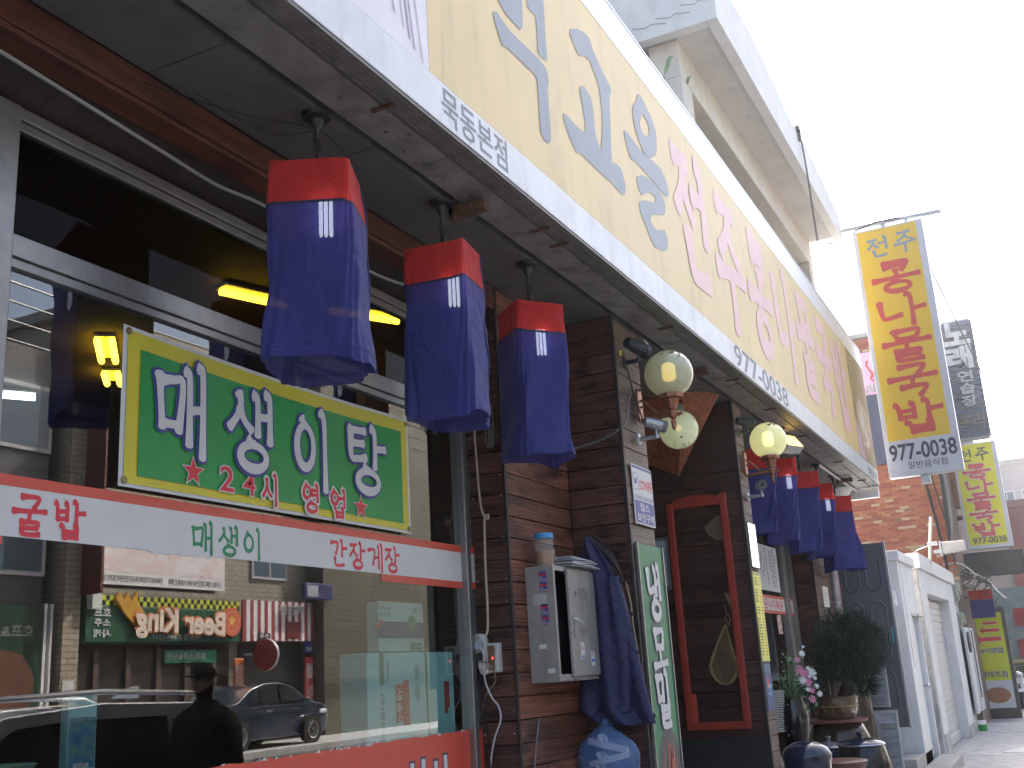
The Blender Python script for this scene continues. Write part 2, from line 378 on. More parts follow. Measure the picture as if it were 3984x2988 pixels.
def star(mb, fr, a, b, r, t, rot=90):
    pts = [(a+(r if i % 2 == 0 else r*.42)*math.cos(R(rot+36*i)), b+(r if i % 2 == 0 else r*.42)*math.sin(R(rot+36*i))) for i in range(10)]
    q = [fr.p(x, y, t) for x, y in pts]+[fr.p(a, b, t)]
    mb.add(q, [(i, (i+1) % 10, 10) for i in range(10)]); return mb

def FRONT(y): return Fr((0, y, 0), (1, 0, 0))
def SIDE(x): return Fr((x, 0, 0), (0, -1, 0))
def OPP(y): return Fr((0, y, 0), (-1, 0, 0))

# ------------------------------------------------------------------ palette
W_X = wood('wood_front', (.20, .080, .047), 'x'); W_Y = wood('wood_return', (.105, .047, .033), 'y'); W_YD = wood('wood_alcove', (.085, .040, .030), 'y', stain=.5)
W_PX = wood('wood_pillar', (.17, .118, .088), 'x', stain=.4, rnd=.18)
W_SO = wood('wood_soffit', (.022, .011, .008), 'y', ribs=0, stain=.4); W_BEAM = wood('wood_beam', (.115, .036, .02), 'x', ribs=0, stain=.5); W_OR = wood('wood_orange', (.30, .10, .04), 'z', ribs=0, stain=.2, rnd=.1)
DARK = mat('dark_gap', (.012, .011, .011), .8, var=0); BLACK = mat('black_plastic', (.014, .014, .016), .35, var=.1)
ALU = mat('aluminium', (.30, .295, .285), .38, .85, var=.12, scale=14, bump=.05); ALUD = mat('aluminium_worn', (.30, .29, .28), .5, .6, var=.3, scale=9)
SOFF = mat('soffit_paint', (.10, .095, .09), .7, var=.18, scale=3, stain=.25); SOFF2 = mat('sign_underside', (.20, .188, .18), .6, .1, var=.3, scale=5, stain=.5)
RIB = mat('ribbed_trim', (.16, .15, .14), .5, .2, var=.35, scale=7, stain=.4)
WHITE = mat('white_paint', (.74, .74, .74), .5, var=.05, stain=.06); WHITE2 = mat('white_sheet', (.58, .575, .56), .55, var=.04)
RUST = mat('rusty_iron', (.11, .055, .032), .8, .2, var=.6, scale=30, bump=.3)
RED = mat('red_paint', (.34, .042, .022), .45, var=.15); REDV = mat('red_vinyl', (.58, .075, .045), .4, var=.06); REDL = mat('red_print', (.62, .03, .045), .5, var=.06)
GREEN = mat('green_print', (.022, .27, .06), .5, var=.08); GREENL = mat('green_letter', (.02, .22, .08), .5, var=.05); YEL = mat('yellow_print', (.58, .50, .035), .5, var=.06)
NAVY = mat('navy_print', (.055, .055, .25), .5, var=.05); INK = mat('ink_grey', (.06, .062, .085), .5, var=.05); PAPER = mat('paper', (.78, .77, .74), .7, var=.05)
GLASS = glass('window_glass', (.78, .87, .85), 2.2); GLASSU = glass('upper_film_glass', (.60, .62, .60), 1.12)
CONC = mat('concrete', (.34, .34, .335), .85, var=.2, scale=3, bump=.25, stain=.3)

# ------------------------------------------------------------------ ground, road, pavements
m = MB(); m.quad((-300, -300, -.35), (300, -300, -.35), (300, 300, -.35), (-300, 300, -.35)); struct(m.build('ground', mat('earth', (.16, .15, .14), .9)))
m = MB(); m.slab([(-60, -.45, -.14), (160, -.45, -.14), (160, -10.4, .22), (-60, -10.4, .22)], (0, 0, -.2)); struct(m.build('road', mat('asphalt', (.055, .055, .057), .85, var=.25, scale=8, bump=.3, bscale=120)))
m = MB(); m.box(-60, 160, -.31, 12, -.3, -.012); struct(m.build('pavement', CONC))
kb = MB()
for i in range(90): kb.box(-30+1.0*i, -30+1.0*i+.985, -.47, -.3, -.3, .004)
struct(kb.build('kerb', mat('kerb_stone', (.36, .355, .35), .8, var=.15), bevel=.012))
m = MB(); m.box(-60, 160, -16, -10.5, -.2, .36); struct(m.build('far_pavement', CONC, bevel=.02))
m = MB()
for x in range(-30, 120, 6): m.slab([(x, -5.9, .034), (x+3, -5.9, .034), (x+3, -6.02, .038), (x, -6.02, .038)], (0, 0, .004))
struct(m.build('road_marking', mat('road_paint', (.72, .6, .2), .7, var=.2)))
pv = bpy.data.objects['pavement']; pm = [mat('paving_a', (.40, .395, .385), .85, var=.22, scale=4, bump=.2, stain=.3, rnd=.12), mat('paving_b', (.31, .305, .30), .85, var=.25, scale=4, bump=.2, stain=.3, rnd=.15)]
rs = random.Random(3)
for i in range(22):
    for j in range(2):
        a = MB(); x = 14+1.0*i; y = -.28+1.12*j; z = rs.uniform(-.004, .006)
        a.box(x, x+.985, y, y+1.1, -.03, z); a.build('paving_slab', pm[1 if rs.random() < .4 else 0], pv, bevel=.006)
m = MB(); m.slab([(19.4, 1.25, .0), (21.9, .55, .0), (21.6, -.1, .0), (19.2, .6, .0)], (0, 0, .011)); m.build('mortar_patch', mat('mortar_patch', (.52, .51, .5), .9, var=.12, scale=6), pv)

# ------------------------------------------------------------------ restaurant building (with its boards, soffit and room)
shop = thing('restaurant_building', 'wooden fronted restaurant under the long yellow signboard', 'restaurant', (8, 3, 0))
def plank_wall(kind, fixed, a0, a1, z0, z1, m, seed, t=.022, pitch=.1252, split=None):
    """boards one by one: kind 'f' faces the street (plane y), 's' faces -x (plane x)"""
    rr = random.Random(seed); n = int(round((z1-z0)/pitch)); out = []
    for i in range(n):
        zz = z0+i*pitch; d = rr.uniform(0, .005); b = MB(); e = rr.uniform(0, .006)
        cuts = [a0, a1]
        if split and rr.random() < .5: cuts = [a0, a0+(a1-a0)*rr.uniform(.35, .7), a1]
        for k in range(len(cuts)-1):
            c0, c1 = cuts[k]+(.002 if k else 0), cuts[k+1]
            if kind == 'f': b.box(c0+e, c1, fixed-d, fixed+t, zz+.003, zz+pitch-.003)
            else: b.box(fixed-d, fixed+t, c0, c1-e, zz+.003, zz+pitch-.003)
        out.append(b.build('plank', m, shop, bevel=.0025))
    return out
Z0 = .62; ZT = 3.88; NP = 26
BACKM = mat('wall_core', (.05, .03, .024), .8)                  # masonry cores behind the boards
class _Cores:
    def box(s, *a): MB().box(*a).build('wall', BACKM, shop)
back = _Cores()
back.box(5.535, 6.46, 2.79, 3.4, 0, 3.9); back.box(6.47, 6.90, 2.40, 3.4, 0, 3.9); back.box(6.905, 6.93, 2.37, 4.2, 0, 3.88)
back.box(9.38, 9.66, 2.40, 4.25, 0, 3.9); back.box(9.66, 9.69, 2.37, 3.05, 0, 3.88); back.box(13.885, 15.3, 2.76, 3.4, 0, 3.9)
back.box(6.93, 9.36, 4.2, 4.3, 0, 3.9)
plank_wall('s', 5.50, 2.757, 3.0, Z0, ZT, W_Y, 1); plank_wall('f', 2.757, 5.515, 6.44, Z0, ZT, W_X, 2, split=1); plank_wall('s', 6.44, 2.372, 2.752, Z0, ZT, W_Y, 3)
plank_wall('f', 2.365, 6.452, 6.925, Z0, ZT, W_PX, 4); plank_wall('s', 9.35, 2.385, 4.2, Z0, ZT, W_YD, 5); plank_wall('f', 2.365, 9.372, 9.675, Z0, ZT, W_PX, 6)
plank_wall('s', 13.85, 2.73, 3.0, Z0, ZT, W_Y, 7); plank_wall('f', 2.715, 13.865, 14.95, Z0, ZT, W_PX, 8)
for q_ in ((6.425, 6.45, 2.349, 2.374, 0, ZT), (9.336, 9.37, 2.352, 2.383, 0, ZT), (5.49, 5.513, 2.742, 2.756, 0, ZT), (13.84, 13.863, 2.70, 2.728, 0, ZT)): MB().box(*q_).build('corner_strip', mat('corner_strip', (.022, .016, .014), .6), shop)
#(6.425, 6.45, 2.349, 2.374, 0, ZT); cp.box(9.336, 9.37, 2.352, 2.383, 0, ZT); cp.box(5.49, 5.513, 2.742, 2.756, 0, ZT); cp.box(13.84, 13.863, 2.70, 2.728, 0, ZT)
for q_ in ((5.49, 6.95, 2.345, 2.36, 0, .6), (9.33, 9.7, 2.34, 2.36, 0, .6), (9.325, 9.345, 2.37, 4.2, 0, 1.0)): MB().box(*q_).build('plinth', mat('plinth_board', (.026, .021, .02), .7), shop)
# soffit panels, with thin joints between them
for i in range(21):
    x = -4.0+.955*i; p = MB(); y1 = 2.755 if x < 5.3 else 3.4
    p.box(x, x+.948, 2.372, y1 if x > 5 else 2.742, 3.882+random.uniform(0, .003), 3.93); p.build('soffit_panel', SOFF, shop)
c = MB(); c.box(-4, 16, 2.32, 3.04, 3.935, 3.96); c.box(6.9, 9.4, 3.04, 4.3, 3.935, 3.96); c.build('soffit_backing', DARK, shop)
m = MB(); m.box(6.95, 9.34, 2.9, 4.2, 3.872, 3.88); m.build('alcove_ceiling', W_YD, shop)
# lintel beam of two boards over the window, and the short soffit boards behind it
b = MB(); b.box(-4, 5.49, 2.745, 2.80, 3.764, 3.879); b.build('beam_board', W_BEAM, shop, bevel=.004)
b = MB(); b.box(-4, 5.49, 2.75, 2.875, 3.738, 3.760); b.build('beam_board', W_BEAM, shop, bevel=.004)
for i in range(34):
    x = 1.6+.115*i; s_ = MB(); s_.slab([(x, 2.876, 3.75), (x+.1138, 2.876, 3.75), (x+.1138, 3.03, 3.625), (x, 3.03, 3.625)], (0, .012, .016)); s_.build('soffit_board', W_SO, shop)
m = MB(); m.box(-4, 5.5, 2.80, 3.1, 3.80, 3.88); m.box(-4, 1.6, 2.87, 3.03, 3.63, 3.74); m.build('lintel_core', DARK, shop)
# room behind the glass
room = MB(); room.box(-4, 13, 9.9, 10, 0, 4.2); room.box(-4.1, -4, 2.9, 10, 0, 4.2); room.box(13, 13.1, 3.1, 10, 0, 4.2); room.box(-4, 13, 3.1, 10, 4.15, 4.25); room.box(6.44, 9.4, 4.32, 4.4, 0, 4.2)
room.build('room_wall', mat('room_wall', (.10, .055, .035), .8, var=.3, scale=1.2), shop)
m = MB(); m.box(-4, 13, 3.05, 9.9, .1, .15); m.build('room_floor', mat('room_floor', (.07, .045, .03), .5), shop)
# upper storey: mass behind the sign, balcony slab, beam and parapet
UP = mat('upper_cream', (.82, .745, .63), .8, var=.06, scale=2, stain=.12, bump=.06); UPW = mat('upper_white', (.86, .84, .80), .8, var=.05, scale=2, stain=.08, bump=.1); UPG = mat('upper_grey', (.68, .645, .60), .8, var=.08, scale=2, stain=.1)
m = MB(); m.box(-4, 15.3, 3.3, 11, 4.26, 7.0); m.box(-4, 15.32, 3.2, 11, 7.0, 10.5); m.build('upper_wall', UPG, shop)
m = MB(); m.box(9.092, 15.35, 2.083, 3.2, 7.50, 7.62); m.build('balcony_slab', UPG, shop, bevel=.006)
pr = MB(); xs = [9.0, 9.6, 10.4, 11.3, 12.3, 13.3, 14.2, 15.0, 15.38]; hs = [8.35, 8.1, 8.16, 8.1, 7.96, 8.02, 7.95, 7.86, 7.84]
for i in range(len(xs)-1):
    pr.slab([(xs[i]-.03*(i == 0), 1.97, 7.47), (xs[i+1], 1.97, 7.47), (xs[i+1], 1.97, hs[i+1]), (xs[i]-.03*(i == 0), 1.97, hs[i])], (0, .11, 0))
pr.build('parapet', UPW, shop)
m = MB(); m.box(8.97, 9.09, 2.082, 3.2, 7.47, 8.35); m.build('parapet_return', UPW, shop)
m = MB(); m.box(9.16, 15.3, 2.42, 2.72, 7.10, 7.498); m.box(9.16, 9.5, 2.42, 3.2, 5.4, 7.098); m.box(15.02, 15.3, 2.42, 3.2, 5.9, 7.098); m.build('balcony_beam', UP, shop, bevel=.008)
m = MB()
for (a, b_, c_, d_) in ((9.02, 2.55, 8.962, 7.66), (9.02, 2.3, 8.962, 7.72), (9.02, 2.8, 8.962, 7.63)):
    pts = [(8.964, b_+.0, d_), (8.964, b_-.12, d_-.03), (8.964, b_-.2, d_-.01), (8.964, b_-.33, d_-.06)]
    m.tube([Vector(p)+Vector((0, .012*math.sin(9*i+b_), .01*math.sin(5*i))) for i, p in enumerate(pts)], .0026, 5)
m.build('plaster_crack', mat('crack', (.30, .285, .26), .9, var=0), shop, kind='stuff')
m = MB(); m.box(9.5, 15.02, 3.12, 3.19, 5.9, 7.09); m.build('upper_window', glass('upper_glass', (.25, .27, .28), 1.6), shop)
m = MB(); m.box(9.5, 15.02, 3.06, 3.11, 5.9, 5.98)
for x in (9.5, 11.0, 12.5, 13.6, 14.9): m.box(x, x+.07, 3.06, 3.11, 5.98, 7.09)
m.build('upper_window_frame', ALUD, shop)

# ------------------------------------------------------------------ shop windows
def glazed(name, label, x0, x1, zb, zt, posts, transoms, loc, pane_cuts):
    w = thing(name, label, 'window', loc)
    for (a, b_) in posts:
        p = MB(); p.box(a, b_, 2.955, 3.035, zb, zt); p.build('post', ALU, w, bevel=.004)
    for (a, b_) in transoms:
        p = MB()
        xs_ = sorted(posts)
        for i in range(len(xs_)-1):
            p.box(xs_[i][1]+.001, xs_[i+1][0]-.001, 2.962, 3.03, a, b_)
            p.box(xs_[i][1]+.001, xs_[i+1][0]-.001, 2.975, 3.02, a-.035, a-.002)
        p.build('transom', ALU, w, bevel=.003)
    for (a, b_, c_, d_) in pane_cuts:
        p = MB(); p.box(a, b_, 2.996, 3.002, c_, d_); p.build('pane', GLASSU if c_ > 3 else GLASS, w)
    return w
win = glazed('shop_window', 'large aluminium framed shop window behind the green banner', -1.5, 5.5, .3, 3.63, [(-1.6, -1.5), (2.20, 2.312), (5.385, 5.432)], [(.3, .38), (3.075, 3.155), (3.585, 3.63)], (3.8, 3, 0),
             [(-1.5, 2.2, .38, 3.04), (2.312, 5.385, .38, 3.04), (-1.5, 2.2, 3.155, 3.55), (2.312, 5.385, 3.155, 3.55)])
m = MB(); m.box(5.434, 5.498, 2.975, 3.03, .3, 3.63); m.build('jamb', mat('jamb_metal', (.34, .38, .38), .25, .8, var=.3, scale=4), win, bevel=.003)
m = MB(); m.box(-1.6, 5.5, 2.9, 3.05, 0, .3); m.build('sill_wall', W_X, shop)
win2 = glazed('side_window', 'narrow shop window behind the far hanging lanterns', 9.7, 13.85, .5, 3.63, [(9.7, 9.78), (11.5, 11.56), (13.33, 13.5), (13.78, 13.845)], [(.5, .6), (3.585, 3.63)], (11.8, 3, 0),
              [(9.78, 11.5, .6, 3.55), (11.56, 13.33, .6, 3.55), (13.5, 13.78, .6, 3.55)])
m = MB(); m.box(9.7, 13.85, 2.95, 3.05, 0, .5); m.build('sill_wall', W_X, shop)
m = MB(); m.box(9.7, 13.85, 3.0, 3.05, 3.63, 3.88); m.build('window_header', W_X, shop)
m = MB(); m.box(9.7, 13.85, 4.0, 4.06, .2, 3.88); m.build('room_screen', mat('room_screen', (.05, .035, .03), .8), shop)

# ------------------------------------------------------------------ long signboard
SY = mat('sign_yellow', (.70, .52, .225), .45, var=.05, scale=1.5, stain=.10); SW = mat('sign_white', (.60, .61, .62), .4, .05, var=.08, scale=4, stain=.16)
sg = thing('signboard', 'long yellow shop signboard with grey and pink brushed letters', 'signboard', (7, 2.02, 3.9))
m = MB(); m.box(-3, 15.8, 2.045, 2.325, 3.93, 5.86); m.build('casing', mat('sign_casing', (.5, .5, .5), .5, .3), sg)
F = FRONT(2.02)
m = MB(); F.plate(m, -3, 15.8, 3.90, 4.108, -.02, 0); m.build('lower_band', SW, sg, bevel=.004)
m = MB(); F.plate(m, -3, 15.8, 5.60, 5.87, -.02, 0); F.plate(m, -3, 15.8, 5.872, 5.885, -.3, .004); m.build('upper_band', mat('sign_top_metal', (.60, .65, .72), .3, .4, var=.06), sg)
m = MB(); F.plate(m, 3.56, 14.42, 4.11, 5.598, -.02, -.002); m.build('yellow_face', SY, sg)
m = MB(); F.plate(m, -3, 3.557, 4.11, 5.598, -.02, -.002); m.build('picture_face', mat('sign_picture', (.74, .70, .74), .5, var=.05), sg)
m = MB()
for i in range(36):
    x = 3.5-.052*i-.012*math.sin(i*1.7); m2 = [(x, 4.12+.03*i), (x+.006+.004*(i % 3), 4.12+.03*i), (x-.25+.008, 5.59), (x-.25, 5.59)]
    if m2[0][1] < 5.5: F.poly(m, m2, .0005)
m.build('picture_print', mat('noodle_print', (.42, .33, .45), .5, var=.3), sg)
m = MB(); F.plate(m, 14.423, 15.8, 4.11, 5.598, -.02, -.002); m.build('food_picture', print_mat('soup_print', [(.18, .09, .05), (.42, .25, .12), (.30, .30, .14), (.55, .40, .25)], 5, 6, (2, 1, 1)), sg)
m = MB(); F.poly(m, [(15.1+.52*math.cos(2*math.pi*i/28), 4.62+.42*math.sin(2*math.pi*i/28)) for i in range(28)], .001); m.build('bowl_print', mat('bowl_print', (.5, .33, .2), .5), sg)
m = MB(); F.poly(m, [(15.1+.42*math.cos(2*math.pi*i/28), 4.64+.34*math.sin(2*math.pi*i/28)) for i in range(28)], .002); m.build('soup_print', print_mat('milk_print', [(.75, .7, .62), (.7, .63, .5), (.5, .35, .2), (.76, .72, .65)], 3, 3), sg)
m = MB(); F.poly(m, [(14.43, 4.12), (14.95, 4.12), (14.5, 4.6), (14.43, 4.7)], .0012); m.build('cloth_print', mat('cloth_print', (.62, .42, .48), .5, var=.2), sg)
SG = mat('sign_grey_letter', (.20, .235, .285), .45, var=.04); SP = mat('sign_pink_letter', (.76, .46, .45), .45, var=.05)
BRUSHED = {                              # brushed outlines of the three big grey syllables
     'stem': [(4.622, 5.089), (4.881, 5.243), (4.875, 5.14), (4.867, 4.988), (4.87, 4.854), (4.827, 4.836), (4.747, 4.832), (4.75, 4.952), (4.754, 5.065), (4.694, 5.059), (4.647, 5.06)],
     'mieum': [(4.202, 4.839), (4.581, 5.064), (4.566, 4.886), (4.534, 4.855), (4.364, 4.854)],
     'gi': [(4.22, 4.783), (4.256, 4.804), (4.322, 4.794), (4.398, 4.778), (4.57, 4.787), (4.762, 4.802), (4.84, 4.79), (4.858, 4.757), (4.862, 4.716), (4.838, 4.657), (4.841, 4.527), (4.839, 4.397), (4.827, 4.345), (4.803, 4.321), (4.744, 4.313), (4.701, 4.343), (4.703, 4.48), (4.708, 4.638), (4.693, 4.668), (4.516, 4.662), (4.338, 4.652), (4.302, 4.632), (4.273, 4.669), (4.224, 4.746)],
     'go': [(5.265, 5.276), (5.368, 5.334), (5.483, 5.374), (5.571, 5.383), (5.619, 5.317), (5.746, 5.252), (5.879, 5.198), (5.888, 5.17), (5.844, 5.104), (5.807, 4.847), (5.776, 4.626), (5.873, 4.652), (5.951, 4.642), (5.998, 4.554), (5.968, 4.483), (5.908, 4.459), (5.728, 4.471), (5.6, 4.46), (5.407, 4.46), (5.247, 4.46), (5.187, 4.433), (5.11, 4.491), (5.048, 4.558), (5.039, 4.607), (5.081, 4.627), (5.188, 4.619), (5.325, 4.627), (5.363, 4.645), (5.371, 4.719), (5.358, 4.794), (5.325, 4.89), (5.351, 4.938), (5.403, 4.965), (5.505, 4.937), (5.528, 4.876), (5.524, 4.77), (5.537, 4.683), (5.599, 4.628), (5.654, 4.777), (5.681, 4.927), (5.671, 5.083), (5.621, 5.144), (5.535, 5.207), (5.473, 5.2), (5.356, 5.148), (5.293, 5.182), (5.241, 5.231)],
     'oo': [(6.437, 5.434), (6.546, 5.436), (6.6, 5.402), (6.675, 5.383), (6.729, 5.341), (6.773, 5.288), (6.772, 5.226), (6.752, 5.144), (6.722, 5.083), (6.623, 5.019), (6.534, 4.984), (6.469, 4.974), (6.4, 5.002), (6.339, 5.055), (6.3, 5.101), (6.291, 5.16), (6.288, 5.217), (6.305, 5.271), (6.4, 5.353)],
     'oi': [(6.482, 5.288), (6.421, 5.198), (6.438, 5.147), (6.48, 5.131), (6.563, 5.148), (6.616, 5.204), (6.619, 5.259), (6.584, 5.286), (6.541, 5.301)],
     'eu': [(6.063, 4.97), (6.104, 4.988), (6.147, 4.991), (6.289, 4.975), (6.438, 4.972), (6.633, 4.997), (6.801, 5.014), (6.874, 4.978), (6.927, 4.927), (6.939, 4.853), (6.86, 4.816), (6.649, 4.827), (6.431, 4.83), (6.222, 4.827), (6.159, 4.806), (6.101, 4.859)],
     'ri': [(6.237, 4.716), (6.34, 4.772), (6.503, 4.814), (6.615, 4.819), (6.711, 4.816), (6.784, 4.786), (6.821, 4.741), (6.801, 4.675), (6.756, 4.634), (6.613, 4.587), (6.471, 4.528), (6.444, 4.484), (6.483, 4.459), (6.559, 4.453), (6.74, 4.524), (6.791, 4.472), (6.782, 4.411), (6.723, 4.357), (6.601, 4.324), (6.47, 4.304), (6.416, 4.33), (6.379, 4.361), (6.307, 4.423), (6.244, 4.465), (6.247, 4.532), (6.303, 4.576), (6.451, 4.624), (6.587, 4.663), (6.616, 4.709), (6.554, 4.713), (6.472, 4.698), (6.313, 4.613), (6.247, 4.643)],}
BRUSHED['stem'][0:2] = [(4.66, 5.3), (4.70, 5.45), (4.82, 5.5), (4.885, 5.4)]; BRUSHED['mieum'][0:2] = [(4.15, 4.95), (4.1, 5.35), (4.2, 5.4), (4.52, 5.38), (4.6, 5.3)]
def smooth_loop(P): return [(P[i][0]*(1-k/3)+P[(i+1) % len(P)][0]*k/3, P[i][1]*(1-k/3)+P[(i+1) % len(P)][1]*k/3) for i in range(len(P)) for k in range(3)]
for keys in (('stem', 'mieum', 'gi'), ('go',), ('oo', 'eu', 'ri')):
    m = MB()
    for k_ in keys:
        if k_ == 'oo':
            a_, b_ = BRUSHED['oo'], BRUSHED['oi']; ca = (6.53, 5.21); n_ = 40; vs = []; fs = []
            def hit(P, ang):
                dx, dy = math.cos(ang), math.sin(ang); best = 0
                for i in range(len(P)):
                    (x1, y1), (x2, y2) = P[i], P[(i+1) % len(P)]; x1 -= ca[0]; x2 -= ca[0]; y1 -= ca[1]; y2 -= ca[1]; ex, ey = x2-x1, y2-y1; dn = dx*ey-dy*ex
                    if abs(dn) > 1e-9:
                        t_ = (x1*ey-y1*ex)/dn; s_ = (x1*dy-y1*dx)/dn
                        if t_ > 0 and 0 <= s_ <= 1: best = max(best, t_)
                return (ca[0]+dx*best, ca[1]+dy*best)
            for i in range(n_): an = 2*math.pi*i/n_; p_ = hit(a_, an); q_ = hit(b_, an); vs += [F.p(p_[0], p_[1], .001), F.p(q_[0], q_[1], .001)]
            m.add(vs, [(2*i, 2*i+1, 2*((i+1) % n_)+1, 2*((i+1) % n_)) for i in range(n_)])
        else: F.poly(m, BRUSHED[k_], .0005 if k_ != 'gi' else .0008)
    m.build('letter', SG, sg)
for i, c_ in enumerate('전주콩나물국밥'): m = MB(); brush(m, F, c_, 7.10+1.025*i, 7.94+1.025*i, 4.36, 5.42, .0004, .19); m.build('letter', SP, sg)
INKS = mat('sign_ink', (.17, .18, .21), .5, var=.06)
m = MB(); text(m, F, '묵동본점', 3.65, 4.27, 3.925, 4.09, .001, .012); m.build('lettering', INKS, sg)
m = MB(); text(m, F, '977-0038', 8.32, 10.2, 3.92, 4.10, .001, .012); m.build('lettering', INKS, sg)
m = MB(); text(m, F, '일반음식점', 14.95, 15.7, 3.93, 4.05, .001, .012); m.build('lettering', INKS, sg)
# dirty streaks running down the sign
m = MB(); rr = random.Random(5)
for i in range(46):
    x = rr.choice([3.72, 3.95, 4.86, 4.92, 5.6, 7.3])+rr.uniform(-.07, .07); z1 = rr.uniform(4.2, 5.5); l = rr.uniform(.1, .6); w_ = rr.uniform(.0015, .004)
    F.poly(m, [(x, max(z1-l, 4.115)), (x+w_, max(z1-l, 4.115)), (x+w_*.3, z1)], .0035)
for i in range(90):
    x = rr.uniform(2.9, 15.6); l = rr.uniform(.02, .10); w_ = rr.uniform(.001, .003); F.poly(m, [(x, 3.902), (x+w_, 3.902), (x+w_*.4, 3.902+l)], .0018)
m.build('rain_streak', mat('rain_streak', (.46, .42, .36), .6, var=.3), sg, kind='stuff')
# underside of the sign: ribbed trim, joint, flat panel, black gap
m = MB()
for i in range(9): m.box(-3, 15.8, 2.024+.0118*i, 2.024+.0118*i+.0095, 3.884-.003*(i % 2), 3.899)
m.build('ribbed_trim', RIB, sg)
m = MB(); m.box(-3, 15.8, 2.022, 2.328, 3.900, 3.928); m.build('underside_core', DARK, sg)
for i in range(11):
    x = -2.9+1.7*i; p = MB(); p.box(x, x+1.692, 2.142, 2.322, 3.880+rr.uniform(-.001, .002), 3.898); p.build('underside_panel', SOFF2, sg)
for x in (3.35, 4.85, 5.1, 6.9, 8.6, 9.9, 11.4, 13.3, 15.0): MB().box(x, x+.018, 2.08, 2.19, 3.868, 3.879).build('clip', RUST, sg)
for (x, y) in ((4.33, 2.33), (8.05, 2.33), (14.55, 2.33)):
    m = MB(); m.box(x, x+.06, y-.14, y+.06, 3.815, 3.866); m.box(x, x+.06, y+.03, y+.06, 3.80, 3.93); m.build('bracket', RUST, sg, bevel=.005)
m = MB()
for i in range(20):
    x = rr.uniform(3, 15); y = rr.uniform(2.16, 2.3); m.lathe((x, y, 3.8785), [(.001, 0), (rr.uniform(.005, .012), -.0008), (.001, -.001)], 7)
m.build('rust_spot', RUST, sg, kind='stuff')
m = MB(); m.box(15.83, 15.93, 2.05, 2.75, 3.74, 3.93); m.box(13.2, 15.83, 2.335, 2.345, 3.83, 3.87); m.build('end_trim', WHITE, sg, bevel=.006)
m = MB(); m.box(15.45, 15.9, 2.72, 2.86, 3.70, 3.88); m.build('end_soffit', SOFF, sg)

